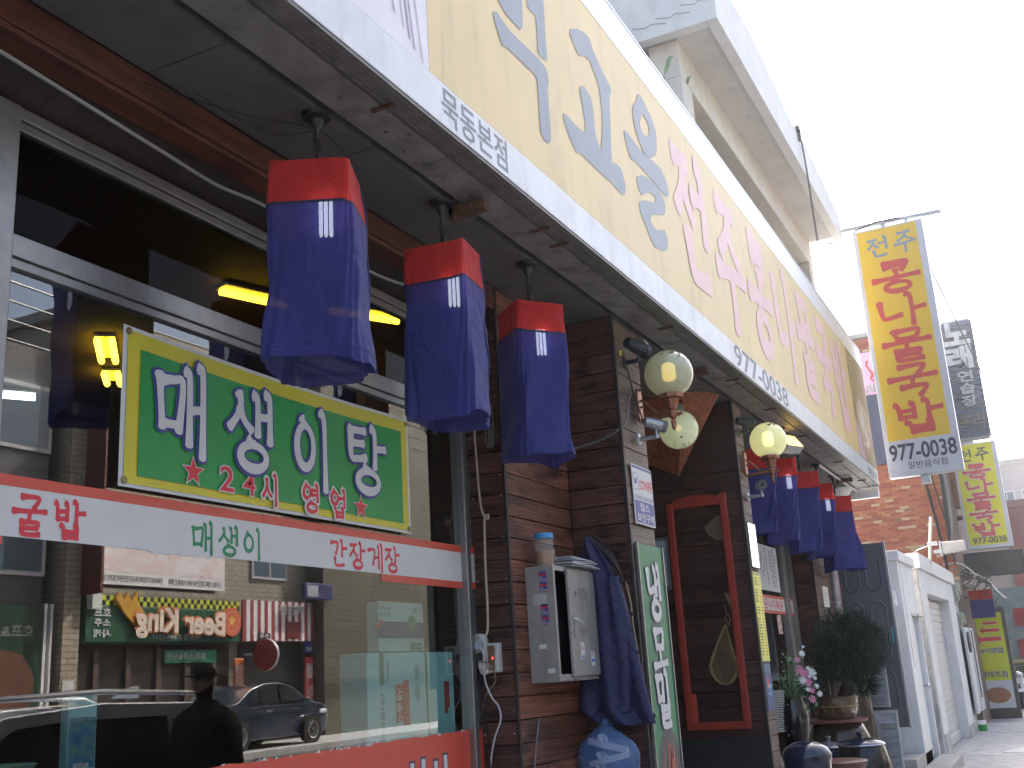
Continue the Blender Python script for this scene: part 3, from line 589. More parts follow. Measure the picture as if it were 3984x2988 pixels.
# ------------------------------------------------------------------ hanging lanterns
CR = cloth('lantern_red', (.50, .03, .025), .06, .22); CB = cloth('lantern_blue', (.042, .045, .19), .07, .16)
BULB = mat('lit_bulb', (.9, .9, .9), .4, var=0, emit=(.85, .93, 1), estr=1.7); ROPE = mat('black_cord', (.016, .016, .018), .6, var=0)
def sq(a, r, k):            # superellipse outline of the square cloth box
    c, s = math.cos(a), math.sin(a); e = 2/k
    return r*math.copysign(abs(c)**e, c), r*math.copysign(abs(s)**e, s)
def lantern(label, x, y, rot, side, zt, zr, zb, flare, seed, lit=True, rod=True, lean=0, ly=0, grp='red and blue cloth lanterns hung under the canopy'):
    t = thing('cloth_lantern', label, 'lantern', (x, y, 3.88), grp)
    rr = random.Random(seed); ph = [rr.uniform(0, 6.28) for _ in range(6)]
    N_ = 72; Mx = Matrix.Translation((x, y, 0)) @ Matrix.Rotation(rot, 4, 'Z')
    def ring(z, f):
        h = side/2*(1+.03*math.sin(6*f+ph[0])); grow = flare*max(0, f-.15)
        out = []
        for i in range(N_):
            a = 2*math.pi*i/N_; k = 12-6.5*min(1, max(0, f)); px, py = sq(a, h+grow, max(4.5, k))
            wv = .014*math.sin(3*a+ph[1]+2.2*f)*f+.010*math.sin(5*a+ph[2]-3*f)*f+.005*math.sin(13*a+ph[3]+9*f)*(.3+f)+.004*math.sin(4*a+ph[0]+14*f)+.006*math.sin(2*a+7*f+ph[4])
            l = math.hypot(px, py); px *= 1+wv/l; py *= 1+wv/l
            zz = z+(.014*math.sin(2*a+ph[5])+.008*math.sin(3*a+ph[2]) if f > .97 else .006*math.sin(2*a+ph[4])*(1-f))
            out.append(Mx @ Vector((px+lean*max(0, f), py, zz))+Vector((0, ly*max(0, f), 0)))
        return out
    def skin(z0, z1, f0, f1, n, name, m_, solid=.0025, top=False):
        b = MB(); vs = []; fs = []
        for k in range(n+1): vs += ring(z0+(z1-z0)*k/n, f0+(f1-f0)*k/n)
        for k in range(n):
            for i in range(N_): fs.append((k*N_+i, k*N_+(i+1) % N_, (k+1)*N_+(i+1) % N_, (k+1)*N_+i))
        if top:
            c = len(vs); vs.append(Mx @ Vector((0, 0, z0+.012))); fs += [(i, c, (i+1) % N_) for i in range(N_)]
        b.add(vs, fs); o = b.build(name, m_, t, smooth=True); return o
    red = skin(zt, zr, -.25, 0.0, 6, 'red_top', CR, top=True); skin(zr+.004, zb, 0.0, 1.0, 22, 'blue_cover', CB)
    b = MB(); vs = ring(zr+.006, 0.0); vs2 = ring(zr-.006, 0.0); c0 = Mx @ Vector((0, 0, zr))
    for i in range(N_):
        j = (i+1) % N_; k = [c0+(p-c0)*1.012 for p in (vs[i], vs[j], vs2[j], vs2[i])]; b.quad(*[Vector((p.x, p.y, q.z)) for p, q in zip(k, (vs[i], vs[j], vs2[j], vs2[i]))])
    b.build('waist_seam', mat('seam', (.02, .02, .06), .8, var=0), t)
    b = MB(); vs = ring(zb+.045, .95); vs2 = ring(zb+.037, .96)
    for i in range(N_):
        j = (i+1) % N_; c0 = Mx @ Vector((lean, 0, zb)); q = [(p.x*1.008-c0.x*.008, p.y*1.008-c0.y*.008, p.z) for p in (vs[i], vs[j], vs2[j], vs2[i])]; b.quad(*q)
    b.build('hem', mat('hem', (.03, .035, .19), .7, var=.1), t)
    b = MB()
    for k in range(0, 16):
        f = k/16; f2 = (k+1)/16; i = 57
        p, q = ring(zt+(zb-zt)*f, f*1.25-.25)[i], ring(zt+(zb-zt)*f2, f2*1.25-.25)[i]; c0 = Mx @ Vector((0, 0, 0)); p = Vector((c0.x+(p.x-c0.x)*1.012, c0.y+(p.y-c0.y)*1.012, p.z)); q = Vector((c0.x+(q.x-c0.x)*1.012, c0.y+(q.y-c0.y)*1.012, q.z))
        b.tube([p, q], .004, 4, cap=False)
    b.build('side_seam', mat('seam_fold', (.022, .022, .10), .8, var=0), t)
    if rod:
        b = MB(); b.lathe((x, y, 0), [(.062, 3.879), (.058, 3.862), (.03, 3.852), (.02, 3.82), (.011, 3.81), (.009, 3.76)], 18); b.build('ceiling_rose', BLACK, t, smooth=True)
        b = MB(); b.tube([(x, y, 3.77), (x+.012, y, zt+.09), (x, y, zt)], .006, 6)
        b.tube([(x+.02*math.cos(a*.7), y, zt+.13+.022*math.sin(a*.7)) for a in range(10)], .005, 5)
        b.tube([(x-.01, y, 3.83), (x-.05, y-.02, zt+.12), (x-.03, y, zt+.01)], .003, 5); b.tube([(x+.01, y, 3.8), (x+.035, y, zt+.1), (x+.01, y, zt+.01)], .003, 5)
        b.box(x-.008, x+.03, y-.012, y+.012, zt+.06, zt+.10); b.build('hook_cord', ROPE, t)
    b = MB()
    bx, by = x-.115*.62*side/.29, y-.115*.75*side/.29
    for k in (-1, 0, 1):
        px, py = bx+k*.020*.6, by-k*.020*.8
        b.tube([(px, py, zr+.02), (px, py, zr-.12), (px, py, zr-.13)], [.0075, .0075, .003], 8)
    if lit: b.build('bulb', BULB, t)
    else: b.build('bulb', mat('unlit_bulb', (.7, .7, .7), .4, var=0), t)
    return t
G1 = 'big cloth lanterns by the shop window'
lantern('red topped blue cloth lantern nearest the viewer, largest of the three by the window', 3.27, 2.40, R(24), .325, 3.60, 3.415, 2.79, .028, 1, lean=.03)
lantern('middle lantern of the three over the green banner end, below the wooden bracket', 4.28, 2.40, R(8), .305, 3.605, 3.42, 2.765, .014, 2, lean=.012)
lantern('third cloth lantern, hung in front of the wooden wall corner', 5.27, 2.41, R(50), .295, 3.60, 3.425, 2.74, .016, 3, lean=.03)
lantern('cloth lantern half hidden behind the lit globe lamp on the second pillar', 10.27, 2.40, R(20), .31, 3.56, 3.36, 2.76, .0, 4, lit=False, ly=.07)
lantern('cloth lantern right of the lit globe lamp with a glowing spot at its seam', 11.25, 2.40, R(15), .31, 3.62, 3.43, 2.77, .0, 5, ly=.07)
lantern('cloth lantern in the middle of the far row, unlit', 12.27, 2.40, R(30), .31, 3.62, 3.43, 2.76, .0, 6, lit=False, ly=.06)
lantern('fourth cloth lantern of the far row, hung beside the metal bracket', 13.31, 2.40, R(12), .31, 3.62, 3.42, 2.76, .0, 7, ly=.06)
lantern('faded cloth lantern at the far end of the canopy, flaring out at its hem', 14.34, 2.40, R(35), .29, 3.59, 3.38, 2.66, .085, 8, lit=False)

# ------------------------------------------------------------------ green banner on the window
F = FRONT(2.968)
bn = thing('cloth_banner', 'green printed banner with big white letters and a yellow border, tied over the window', 'banner', (3.82, 2.968, 2.35))
def warpgrid(x0, x1, z0, z1, y, sag, amp, nx=40, nz=10):
    vs = []; fs = []
    for j in range(nz+1):
        for i in range(nx+1):
            u, v = i/nx, j/nz; z = z0+(z1-z0)*v-sag*math.sin(math.pi*u)*v
            vs.append((x0+(x1-x0)*u, y+amp*math.sin(5*u+3*v)*math.sin(math.pi*u)*.5, z))
    for j in range(nz):
        for i in range(nx): a = j*(nx+1)+i; fs.append((a, a+1, a+nx+2, a+nx+1))
    return vs, fs
m = MB(); m.add(*warpgrid(2.82, 4.815, 2.352, 2.968, 2.968, .018, .004)); m.build('sheet', WHITE2, bn, smooth=True)
m = MB(); m.add(*warpgrid(2.842, 4.793, 2.366, 2.950, 2.9645, .016, .004)); m.build('yellow_border', YEL, bn, smooth=True)
m = MB(); m.add(*warpgrid(2.905, 4.735, 2.398, 2.885, 2.961, .014, .003)); m.build('green_field', GREEN, bn, smooth=True)
for (ch, a0, a1, b0, b1) in (('매', 2.985, 3.265, 2.53, 2.86), ('생', 3.385, 3.685, 2.515, 2.845), ('이', 3.83, 4.11, 2.50, 2.83), ('탕', 4.235, 4.56, 2.525, 2.845)):
    m = MB(); brush(m, F, ch, a0, a1, b0, b1, .0125, .14, .0115); m.build('letter_outline', NAVY, bn)
    m = MB(); brush(m, F, ch, a0, a1, b0, b1, .0165, .14, 0); m.build('letter', WHITE2, bn)
for (a, b_) in ((3.19, 2.452), (4.342, 2.437)):
    m = MB(); star(m, F, a, b_, .068, .012); m.build('star_outline', WHITE2, bn)
    m = MB(); star(m, F, a, b_, .056, .0135); m.build('star', REDL, bn)
for off, tt, mm, nm in ((.045, .012, WHITE2, 'text_outline'), (.01, .0135, REDL, 'text_print')):
    g = .010 if off > .03 else 0
    for q_ in (('2', 3.345, 3.425, 2.40, 2.50), ('4', 3.485, 3.56, 2.40, 2.49)): m = MB(); text(m, F, *q_, tt, off); m.build(nm, mm, bn)
    for q_ in (('시', 3.61, 3.72, 2.38, 2.50), ('영', 3.885, 4.01, 2.375, 2.50), ('업', 4.095, 4.22, 2.37, 2.50)): m = MB(); brush(m, F, *q_, tt, .15, g); m.build(nm, mm, bn)
for (a, b_) in ((2.845, 2.945), (4.79, 2.935), (2.845, 2.375), (4.79, 2.375)):
    m = MB(); m.lathe((a, 2.9655, b_), [(.004, .0), (.005, .004), (.013, .006), (.014, .002), (.014, 0)], 14, axis=(0, -1, 0)); m.build('eyelet', mat('brass', (.30, .24, .14), .4, .8, var=.2), bn)

# ------------------------------------------------------------------ vinyl bands on the window
F = FRONT(2.9935)
vb = thing('window_sticker_band', 'white vinyl band with red edges and dish names across the window', 'sticker', (3.8, 2.99, 2.1))
m = MB(); F.plate(m, 2.313, 5.384, 2.135, 2.298, 0, .0008)
F.poly(m, [(3.0+.03*i, 2.1355-.012*abs(math.sin(i*1.3))) for i in range(12)]+[(3.35, 2.1365), (3.0, 2.1365)], .0004); m.build('white_strip', WHITE2, vb)
m = MB(); F.plate(m, 2.313, 3.66, 2.2985, 2.336, 0, .0008); F.plate(m, 3.663, 5.384, 2.2985, 2.337, 0, .0008); F.plate(m, 4.56, 5.384, 2.098, 2.1345, 0, .0008)
F.poly(m, [(2.313, 2.1), (2.36, 2.1), (2.372, 2.112), (2.37, 2.1345), (2.313, 2.1345)], .0006)
for (a, b_, c_, d_) in ((5.434, 5.498, 2.0985, 2.1345), (5.434, 5.498, 2.2985, 2.337)): m.box(a, b_, 2.9715, 2.9735, c_, d_)
m.build('red_strip', REDV, vb)
m = MB(); m.box(5.434, 5.498, 2.9712, 2.9735, 2.1355, 2.2975); m.build('jamb_strip', mat('jamb_strip', (.6, .58, .55), .35, .2), vb)
m = MB(); brushline(m, F, '굴밥', 2.39, 2.715, 2.148, 2.275, .0012, .16, gap=.2); brushline(m, F, '간장게장', 4.125, 4.74, 2.15, 2.272, .0012, .14, gap=.16); m.build('lettering', REDL, vb)
m = MB(); brushline(m, F, '매생이', 3.215, 3.67, 2.148, 2.262, .0012, .14, gap=.2); m.build('lettering', GREENL, vb)
lv = thing('window_sticker_band', 'red vinyl sheet along the bottom of the window', 'sticker', (3.8, 2.99, .5))
rr = random.Random(8)
top = [(2.313+.06*i, 1.338+rr.uniform(-.004, .006)) for i in range(52)]
m = MB(); F.poly(m, [(2.313, .6), (5.384, .6)]+[(5.384, 1.338)]+top[::-1], 0, .0008); m.box(5.434, 5.498, 2.9715, 2.9735, .6, 1.337); m.build('red_sheet', REDV, lv)
m = MB()
for i in range(26):
    x = rr.uniform(3.4, 5.35); z = 1.336+rr.uniform(-.004, .006); F.poly(m, [(x, z), (x+rr.uniform(.01, .05), z-.002), (x+rr.uniform(.0, .03), z+rr.uniform(.006, .016))], .002)
m.build('torn_edge', WHITE2, lv)
m = MB(); text(m, F, '식사', 4.72, 5.16, .99, 1.225, .0012, .075); m.build('letter_outline', INK, lv)
m = MB(); text(m, F, '식사', 4.72, 5.16, .99, 1.225, .0024, .03); m.build('letter', WHITE2, lv)

# ------------------------------------------------------------------ inside the restaurant
YT = mat('yellow_tube', (1, .8, .2), .4, var=0, emit=(1, .62, .03), estr=4.2); WT = mat('white_tube', (1, 1, 1), .4, var=0, emit=(.85, .92, 1), estr=3)
def tube_lamp(lab, p, q, m_, double=False):
    p, q = Vector(p), Vector(q); t = thing('tube_lamp', lab, 'ceiling lamp', tuple((p+q)/2), 'tube lamps on the restaurant ceiling')
    d = (q-p).normalized(); s = d.cross(Vector((0, 0, 1)))
    for k in ((-.05, .05) if double else (0,)):
        b = MB(); b.tube([p+s*k, q+s*k], .024, 8); b.build('tube', m_, t)
    b = MB(); b.slab([p-s*.07+Vector((0, 0, .03)), q-s*.07+Vector((0, 0, .03)), q+s*.07+Vector((0, 0, .03)), p+s*.07+Vector((0, 0, .03))], (0, 0, .02)); b.build('fitting', mat('lamp_fitting', (.5, .5, .5), .5), t)
tube_lamp('yellow tube lamp seen through the upper glass left of the nearest lantern', (5.04, 4.47, 4.09), (5.5, 4.31, 4.09), YT)
tube_lamp('yellow tube lamp seen between the nearest and the middle lantern', (5.75, 4.13, 4.09), (6.22, 3.88, 4.09), YT)
tube_lamp('short double yellow tube lamp seen left of the green banner corner', (5.32, 5.78, 4.09), (5.70, 6.14, 4.09), YT, True)
tube_lamp('yellow tube lamp lower down, half hidden behind the green banner edge', (5.95, 6.38, 4.09), (6.17, 6.58, 4.09), YT, True)
tube_lamp('white tube lamp at the left edge of the window', (5.5, 7.72, 4.09), (6.08, 7.38, 4.09), WT)
BOXM = mat('carton_teal', (.36, .55, .57), .6, var=.06); BOXP = mat('carton_print', (.5, .05, .04), .6, var=.1); BOXG = mat('carton_green', (.03, .17, .09), .6, var=.1)
def carton(lab, x0, x1, z0, z1, y0, y1, m_):
    t = thing('carton', lab, 'box', ((x0+x1)/2, y0, z0), 'cartons stacked inside the window'); b = MB(); b.box(x0, x1, y0, y1, z0, z1); b.build('carton_body', m_, t, bevel=.004); return t
class Fk(Fr):
    def p(s, a, b, c=0): return s.o+s.u*(a*0.91343)+s.v*(1.6+(b-1.6)*0.91343)+s.n*c
F = Fk((0, 3.0582, 0), (1, 0, 0))
t = carton('large pale teal carton with a red upright emblem, inside the window', 4.515, 5.072, 1.235, 1.757, 3.060, 3.222, BOXM)
m = MB(); F.plate(m, 5.215, 5.285, 1.40, 1.60, 0, .001); F.plate(m, 5.29, 5.35, 1.38, 1.62, 0, .001); m.build('emblem', BOXP, t)
fr2 = Fr((4.8595, 3.0568, 1.6000), (0, 0, -1), (1, 0, 0)); m = MB(); text(m, fr2, '새송이', .02, .2, -.09, -.04, 0, .01); m.build('emblem_text', WHITE2, t)
fr2 = Fr((4.6768, 3.0573, 1.7096), (0, 0, -1), (1, 0, 0)); m = MB(); text(m, fr2, '80pcs', 0, .1, 0, .03, 0); text(m, fr2, '(주)랩드산업', .15, .42, -.06, -.02, 0); m.build('side_text', INK, t)
m = MB()
for k in (1.66, 1.55):
    F.poly(m, [(5.44+.03*math.cos(i*.35), k+.045*math.sin(i*.35)) for i in range(18)], .001)
m.build('round_mark', mat('carton_mark', (.2, .36, .35), .6), t)
m = MB(); F.plate(m, 5.06, 5.10, 1.60, 1.77, 0, .001); F.plate(m, 5.535, 5.549, 1.21, 1.77, 0, .001); m.build('green_edge', BOXG, t)
t = carton('pale teal carton on the right of the low stack inside the window', 5.085, 5.353, 1.235, 1.757, 3.060, 3.222, BOXM)
m = MB(); F.plate(m, 5.74, 5.775, 1.42, 1.6, 0, .001); F.plate(m, 5.778, 5.80, 1.45, 1.6, 0, .001); m.build('emblem', BOXP, t)
t = carton('white carton with a navy stripe on top of the low stack', 4.64, 5.070, 1.760, 2.011, 3.069, 3.14, mat('carton_white', (.40, .49, .48), .6, var=.06))
F2 = Fk((0, 3.0673, 0), (1, 0, 0)); m = MB(); F2.plate(m, 5.06, 5.55, 1.85, 1.94, 0, .001); m.build('navy_stripe', mat('carton_navy', (.03, .05, .17), .6), t)
m = MB(); F2.poly(m, [(5.42+.045*math.cos(i*.35), 1.925+.055*math.sin(i*.35)) for i in range(18)], .002); F2.plate(m, 5.40, 5.53, 1.785, 1.825, 0, .001); m.build('green_mark', BOXG, t)
m = MB(); F2.poly(m, [(5.03, 1.90), (5.09, 1.95), (5.12, 1.95), (5.06, 1.90)], .0025); m.build('red_mark', BOXP, t)
m = MB(); text(m, F2, '재래식', 5.08, 5.2, 1.965, 1.99, .001); text(m, F2, '지도표', 5.08, 5.2, 2.0, 2.025, .001); text(m, F2, 'BD-1', 5.44, 5.52, 1.99, 2.02, .001); m.build('text', INK, t)
m = MB(); text(m, F2, '도시락 24EA', 5.41, 5.52, 1.793, 1.815, .002); text(m, F2, '도시락', 5.39, 5.45, 1.91, 1.94, .003); m.build('text', WHITE2, t)
m = MB(); m.box(1.0, 4.1, 3.25, 4.1, 1.13, 1.19); m.box(1.1, 4.1, 3.3, 4.0, .15, 1.13); m.box(4.11, 6.2, 3.05, 4.1, 1.17, 1.205); tag(m.build('counter', mat('counter_wood', (.07, .055, .045), .5)), 'dark low counter inside along the shop window', 'counter')
m = MB(); m.box(3.12, 3.26, 3.50, 3.54, 1.19, 1.63); o = m.build('leaflet_stand', mat('leaflet_pale', (.42, .62, .66), .5)); tag(o, 'pale blue leaflet card standing on the counter inside the left of the window', 'leaflet')
F2 = FRONT(3.498); m = MB(); F2.plate(m, 3.125, 3.255, 1.36, 1.55, 0, .001); m.build('blue_print', print_mat('leaflet_print', [(.04, .12, .26), (.08, .22, .36), (.2, .28, .25), (.05, .14, .28)], 18, 4), o)
m = MB(); F2.plate(m, 3.15, 3.225, 1.30, 1.38, .001, .002); m.build('red_print', print_mat('leaflet_red', [(.5, .05, .05), (.7, .7, .7), (.4, .04, .05)], 20, 3), o)
m = MB()
for i in range(8): m.slab([(3.1+.004*i, 3.4, 1.192+.012*i), (3.66-.006*i, 3.4+.01*i, 1.192+.012*i), (3.68, 3.75, 1.192+.012*i), (3.12, 3.75, 1.192+.012*i)], (0, 0, .011))
tag(m.build('paper_stack', mat('stack_paper', (.52, .56, .62), .6)), 'stack of white paper sheets on the counter inside the window', 'paper')
m = MB(); m.lathe((2.86, 3.55, 1.30), [(.03, 0), (.07, .03), (.13, .10), (.125, .102), (.065, .035), (.02, .01)], 24); tag(m.build('bowl', mat('celadon', (.35, .42, .36), .3), smooth=True), 'pale green bowl inside at the left of the window', 'bowl')

# ------------------------------------------------------------------ globe lamps
BRONZE = mat('copper_paint', (.30, .125, .07), .45, .5, var=.25, scale=25, bump=.1)
def globe_mat(name, glow, col):
    if name in MATS: return MATS[name]
    m = mat(name, col, .22, var=.08, scale=8, trans=.14); b = m.node_tree.nodes['Principled BSDF']
    b.inputs['Subsurface Weight'].default_value = 0; b.inputs['Emission Color'].default_value = (.75, .8, .45, 1); b.inputs['Emission Strength'].default_value = glow
    b.inputs['Coat Weight'].default_value = .4
    return m
GL1 = globe_mat('globe_glass', .02, (.36, .37, .27)); GL2 = globe_mat('globe_glass_bright', .07, (.52, .56, .42)); GL3 = globe_mat('globe_glass_lit', .10, (.46, .48, .30))
def core(strength, name): return mat(name, (1, .8, .4), .4, var=0, emit=(1, .72, .12), estr=strength)
GRIME = mat('globe_grime', (.10, .085, .05), .9, var=.5, scale=40)
def grime(t, c, r, seed, top=True, n=60):
    rr = random.Random(seed); m = MB()
    for i in range(n):
        th = abs(rr.gauss(0, .42)); a = rr.uniform(0, 6.28); th = th if top else math.pi-th
        d = Vector((math.sin(th)*math.cos(a)-.30*(1 if top else 0), math.sin(th)*math.sin(a)-.45*(1 if top else 0), math.cos(th))).normalized()
        u = d.orthogonal().normalized(); v = d.cross(u); s_ = rr.uniform(.003, .013); p = Vector(c)+d*(r+.0006)
        m.add([p+u*(s_*math.cos(k*1.05)*rr.uniform(.6, 1.2))+v*(s_*math.sin(k*1.05)*rr.uniform(.6, 1.2)) for k in range(6)], [tuple(range(6))])
    m.build('grime', GRIME, t)
def wall_globe(label, x, gm, cm, seed, r=.163):
    t = thing('wall_lamp', label, 'wall lamp', (x, 2.36, 3.3), 'globe wall lamps on copper brackets')
    c = Vector((x-.02, 2.10, 3.50))
    b = MB(); b.sphere(c, r, 40, 24, lo=-.90, hi=1); b.build('globe', gm, t, smooth=True)
    b = MB(); b.lathe((c.x, c.y, 0), [(.03, c.z-.045), (.046, c.z-.03), (.046, c.z+.06), (.03, c.z+.075)], 14); b.build('bulb', cm, t, smooth=True)
    z = c.z-r*.90
    b = MB(); b.lathe((c.x, c.y, 0), [(.082, z+.022), (.085, z+.018), (.085, z-.02), (.080, z-.025), (.052, z-.03), (.036, z-.085), (.038, z-.092), (.022, z-.10), (.030, z-.115), (.027, z-.15), (.012, z-.165), (.02, z-.175), (.018, z-.19), (.014, z-.225), (.003, z-.24)], 8); b.build('fitter', BRONZE, t)
    b = MB(); b.slab([(x-.045, 2.345, 3.235), (x-.03, 2.345, 3.205), (x+.03, 2.345, 3.205), (x+.045, 2.345, 3.235), (x+.045, 2.345, 3.405), (x+.03, 2.345, 3.44), (x-.03, 2.345, 3.44), (x-.045, 2.345, 3.405)], (0, -.02, 0)); b.build('back_plate', BRONZE, t, bevel=.006)
    b = MB(); zc = z-.135; b.tube([(x, 2.34, zc+.0), (c.x, c.y, zc)], .012, 8); b.tube([(c.x, c.y, zc), (c.x, c.y-.05, zc), (c.x, c.y-.065, zc+.01)], [.011, .009, .013], 7)
    b.tube([(x, 2.335, 3.36), (x, 2.30, 3.345), (x, 2.26, 3.30), (x, 2.21, 3.24), (x, 2.16, zc+.02), (x, 2.13, zc+.015)], .009, 7); b.build('arm', BRONZE, t, smooth=True)
    b = MB()
    for zz in (3.43, 3.31, 3.215): b.lathe((x+.0, 2.325, zz), [(.008, 0), (.008, .012), (.001, .014)], 8, axis=(0, -1, 0))
    b.build('bolt', BLACK, t)
    grime(t, c, r, seed)
    return t
wall_globe('dull globe lamp on the copper bracket of the nearer pillar', 6.78, GL1, core(.9, 'core_dim'), 1)
wall_globe('brightly lit globe lamp on the copper bracket of the farther pillar', 9.52, GL3, core(4.5, 'core_bright'), 2)
t = thing('pendant_lamp', 'pale pendant globe hanging in the entrance, below the dull wall lamp', 'lamp', (8.55, 2.63, 3.88)); c = Vector((8.55, 2.62, 3.515))
b = MB(); b.sphere(c, .165, 40, 24, lo=-1, hi=.95); b.build('globe', GL2, t, smooth=True)
b = MB(); b.lathe((c.x, c.y, 0), [(.06, 3.668), (.062, 3.70), (.04, 3.735), (.012, 3.745), (.012, 3.87), (.06, 3.871), (.06, 3.88)], 18); b.build('cap', mat('lamp_cap', (.2, .21, .2), .5), t, smooth=True)
b = MB(); b.sphere(c+Vector((0, 0, .01)), .03, 12, 8); b.build('bulb', core(.5, 'core_faint'), t)
grime(t, c, .165, 4, True, 40); grime(t, c, .165, 6, False, 50)

# ------------------------------------------------------------------ orange slanted board in the entrance
m = MB(); P = [(9.18, 3.13, 3.38), (9.18, 2.86, 3.24), (8.95, 2.36, 3.86), (8.75, 2.60, 3.92), (8.75, 3.0, 3.92)]
m.slab(P, (.035, .0, .008)); tag(m.build('slanted_board', W_OR), 'orange varnished board slanting down under the entrance ceiling', 'board')

# ------------------------------------------------------------------ cameras on the pillars
SIL = mat('silver_paint', (.42, .43, .44), .35, .7, var=.1); CBLK = mat('camera_black', (.018, .02, .024), .4, var=.1); DKG = mat('camera_green', (.05, .065, .05), .5); LENS = mat('lens', (.004, .004, .006), .08)
def cctv(label, base, aim, m_, body_r, body_l, arm, cap_m, box=False, wall=(0, -1, 0)):
    t = thing('security_camera', label, 'camera', base); base = Vector(base); w_ = Vector(wall)
    b = MB(); b.lathe(base, [(.042, 0), (.042, .006), (.034, .012), (.012, .018)], 20, axis=wall); b.build('mount_plate', m_, t, smooth=True)
    e = base+w_*arm; b = MB(); b.tube([base, base+w_*arm*.6, e], [.017, .016, .012], 10); b.tube([e, e+Vector((0, 0, .05))], .008, 8); b.lathe(e, [(.016, -.012), (.016, .014)], 12); b.build('arm', m_, t, smooth=True)
    d = Vector(aim).normalized(); c = e+Vector((0, 0, .05+body_r*.9)); p0 = c-d*body_l*.55; p1 = c+d*body_l*.45
    b = MB()
    b.tube([p0, p0+d*.008, p0+d*body_l*.45, p1-d*.02, p1], [body_r*.7, body_r*.86, body_r, body_r*1.06, body_r*1.06], 8 if box else 18); b.build('body', m_, t, smooth=not box, bevel=.003 if box else 0)
    b = MB(); b.tube([p1-d*.03, p1+d*.004], body_r*1.1, 18); b.build('hood', cap_m, t, smooth=True)
    b = MB(); b.tube([p1+d*.0045, p1+d*.006], body_r*.95, 18); b.build('lens_glass', LENS, t)
    b = MB(); s_ = d.orthogonal().normalized(); q_ = d.cross(s_)
    for i in range(12):
        a = 2*math.pi*i/12; p = p1+d*.0062+s_*(body_r*.68*math.cos(a))+q_*(body_r*.68*math.sin(a)); b.tube([p, p+d*.003], .0035, 6)
    b.build('infrared_led', mat('led_dot', (.45, .45, .45), .3), t)
    return t
cctv('silver security camera below the dull globe lamp', (6.72, 2.343, 3.08), (.62, -.62, -.22), SIL, .038, .15, .13, mat('hood_grey', (.14, .145, .15), .5), wall=(0, -1, 0))
t = cctv('black security camera high on the nearer pillar under the canopy', (6.58, 2.343, 3.58), (.8, -.35, -.22), CBLK, .045, .19, .10, CBLK, True)
m = MB(); text(m, Fr((6.53, 2.185, 3.685), (.8, -.1, -.2)), 'ONE', 0, .06, 0, .018, .012); m.build('maker_mark', WHITE, t)
m = MB(); m.box(6.50, 6.53, 2.336, 2.344, 3.62, 3.65); tag(m.build('cable_tag', mat('tag_yellow', (.75, .65, .02), .5)), 'small yellow tag on the wire beside the black camera', 'tag')
cctv('round faced security camera below the lit globe lamp', (9.5, 2.343, 3.02), (-.95, -.5, .02), SIL, .042, .10, .13, mat('hood_dark', (.1, .1, .11), .4))
cctv('dark green security camera under the canopy left of the lit globe', (9.45, 2.343, 3.60), (.5, -.75, -.15), DKG, .042, .17, .08, DKG, True)

# ------------------------------------------------------------------ floodlight and dome lamp under the canopy
t = thing('floodlight', 'grey floodlight with a warm glow behind the lit globe lamp', 'floodlight', (10.95, 2.25, 3.88))
b = MB(); Mx = Matrix.Translation((10.95, 2.22, 3.72)) @ Matrix.Rotation(R(-25), 4, 'Z') @ Matrix.Rotation(R(-38), 4, 'X'); b.M = Mx
b.box(-.13, .13, -.05, .05, -.09, .09); b.box(-.10, .10, .05, .08, -.06, .06)
for i in range(6): b.box(-.1+.036*i, -.085+.036*i, .08, .10, -.05, .05)
b.build('housing', mat('flood_grey', (.34, .34, .33), .5, .3), t, bevel=.008)
b = MB(Mx); b.box(-.115, .115, -.056, -.051, -.078, .075); b.build('lamp_glass', mat('flood_glow', (.9, .7, .3), .3, emit=(1, .6, .12), estr=1.2, var=0), t)
b = MB(); b.box(10.80, 10.83, 2.21, 2.24, 3.7, 3.87); b.box(11.07, 11.10, 2.21, 2.24, 3.7, 3.87); b.box(10.80, 11.10, 2.21, 2.24, 3.862, 3.878); b.build('yoke', mat('flood_yoke', (.3, .3, .3), .5, .3), t)
t = thing('dome_lamp', 'white dome lamp at the far end under the canopy', 'lamp', (15.2, 2.47, 3.88)); b = MB(); b.lathe((15.2, 2.47, 0), [(.10, 3.88), (.10, 3.84), (.17, 3.83), (.16, 3.79), (.11, 3.73), (.04, 3.70), (.001, 3.695)], 26); b.build('shade', WHITE, t, smooth=True)

# ------------------------------------------------------------------ signs on the pillars
def sign(name, label, cat, x0, x1, z0, z1, m_, th=.006, y=2.352, cutouts=None):
    t = thing(name, label, cat, ((x0+x1)/2, y, z0)); b = MB(); FRONT(y).plate(b, x0, x1, z0, z1, 0, th); b.build('board', m_, t, bevel=.0015); return t, FRONT(y-th)
t, F = sign('notice_plate', 'white and blue security notice plate above the green menu board', 'sign', 6.54, 6.92, 2.505, 2.895, WHITE2)
m = MB(); F.plate(m, 6.55, 6.91, 2.515, 2.66, 0, .0008); F.plate(m, 6.55, 6.91, 2.872, 2.888, 0, .0008); m.build('blue_print', NAVY, t)
m = MB(); F.plate(m, 6.55, 6.91, 2.664, 2.70, 0, .0008); m.build('grey_strip', mat('strip_grey', (.45, .46, .5), .5), t)
m = MB(); text(m, F, 'CCTV녹화중', 6.665, 6.90, 2.735, 2.81, .001, .025); m.build('lettering', REDL, t)
m = MB(); text(m, F, '고객센터 1544-4743', 6.56, 6.90, 2.671, 2.692, .0012, .008); m.build('lettering', INK, t)
m = MB(); text(m, F, '탑스', 6.65, 6.82, 2.595, 2.648, .0012, .02); text(m, F, '보안구역', 6.58, 6.89, 2.525, 2.58, .0012, .02); m.build('lettering', WHITE2, t)
m = MB()
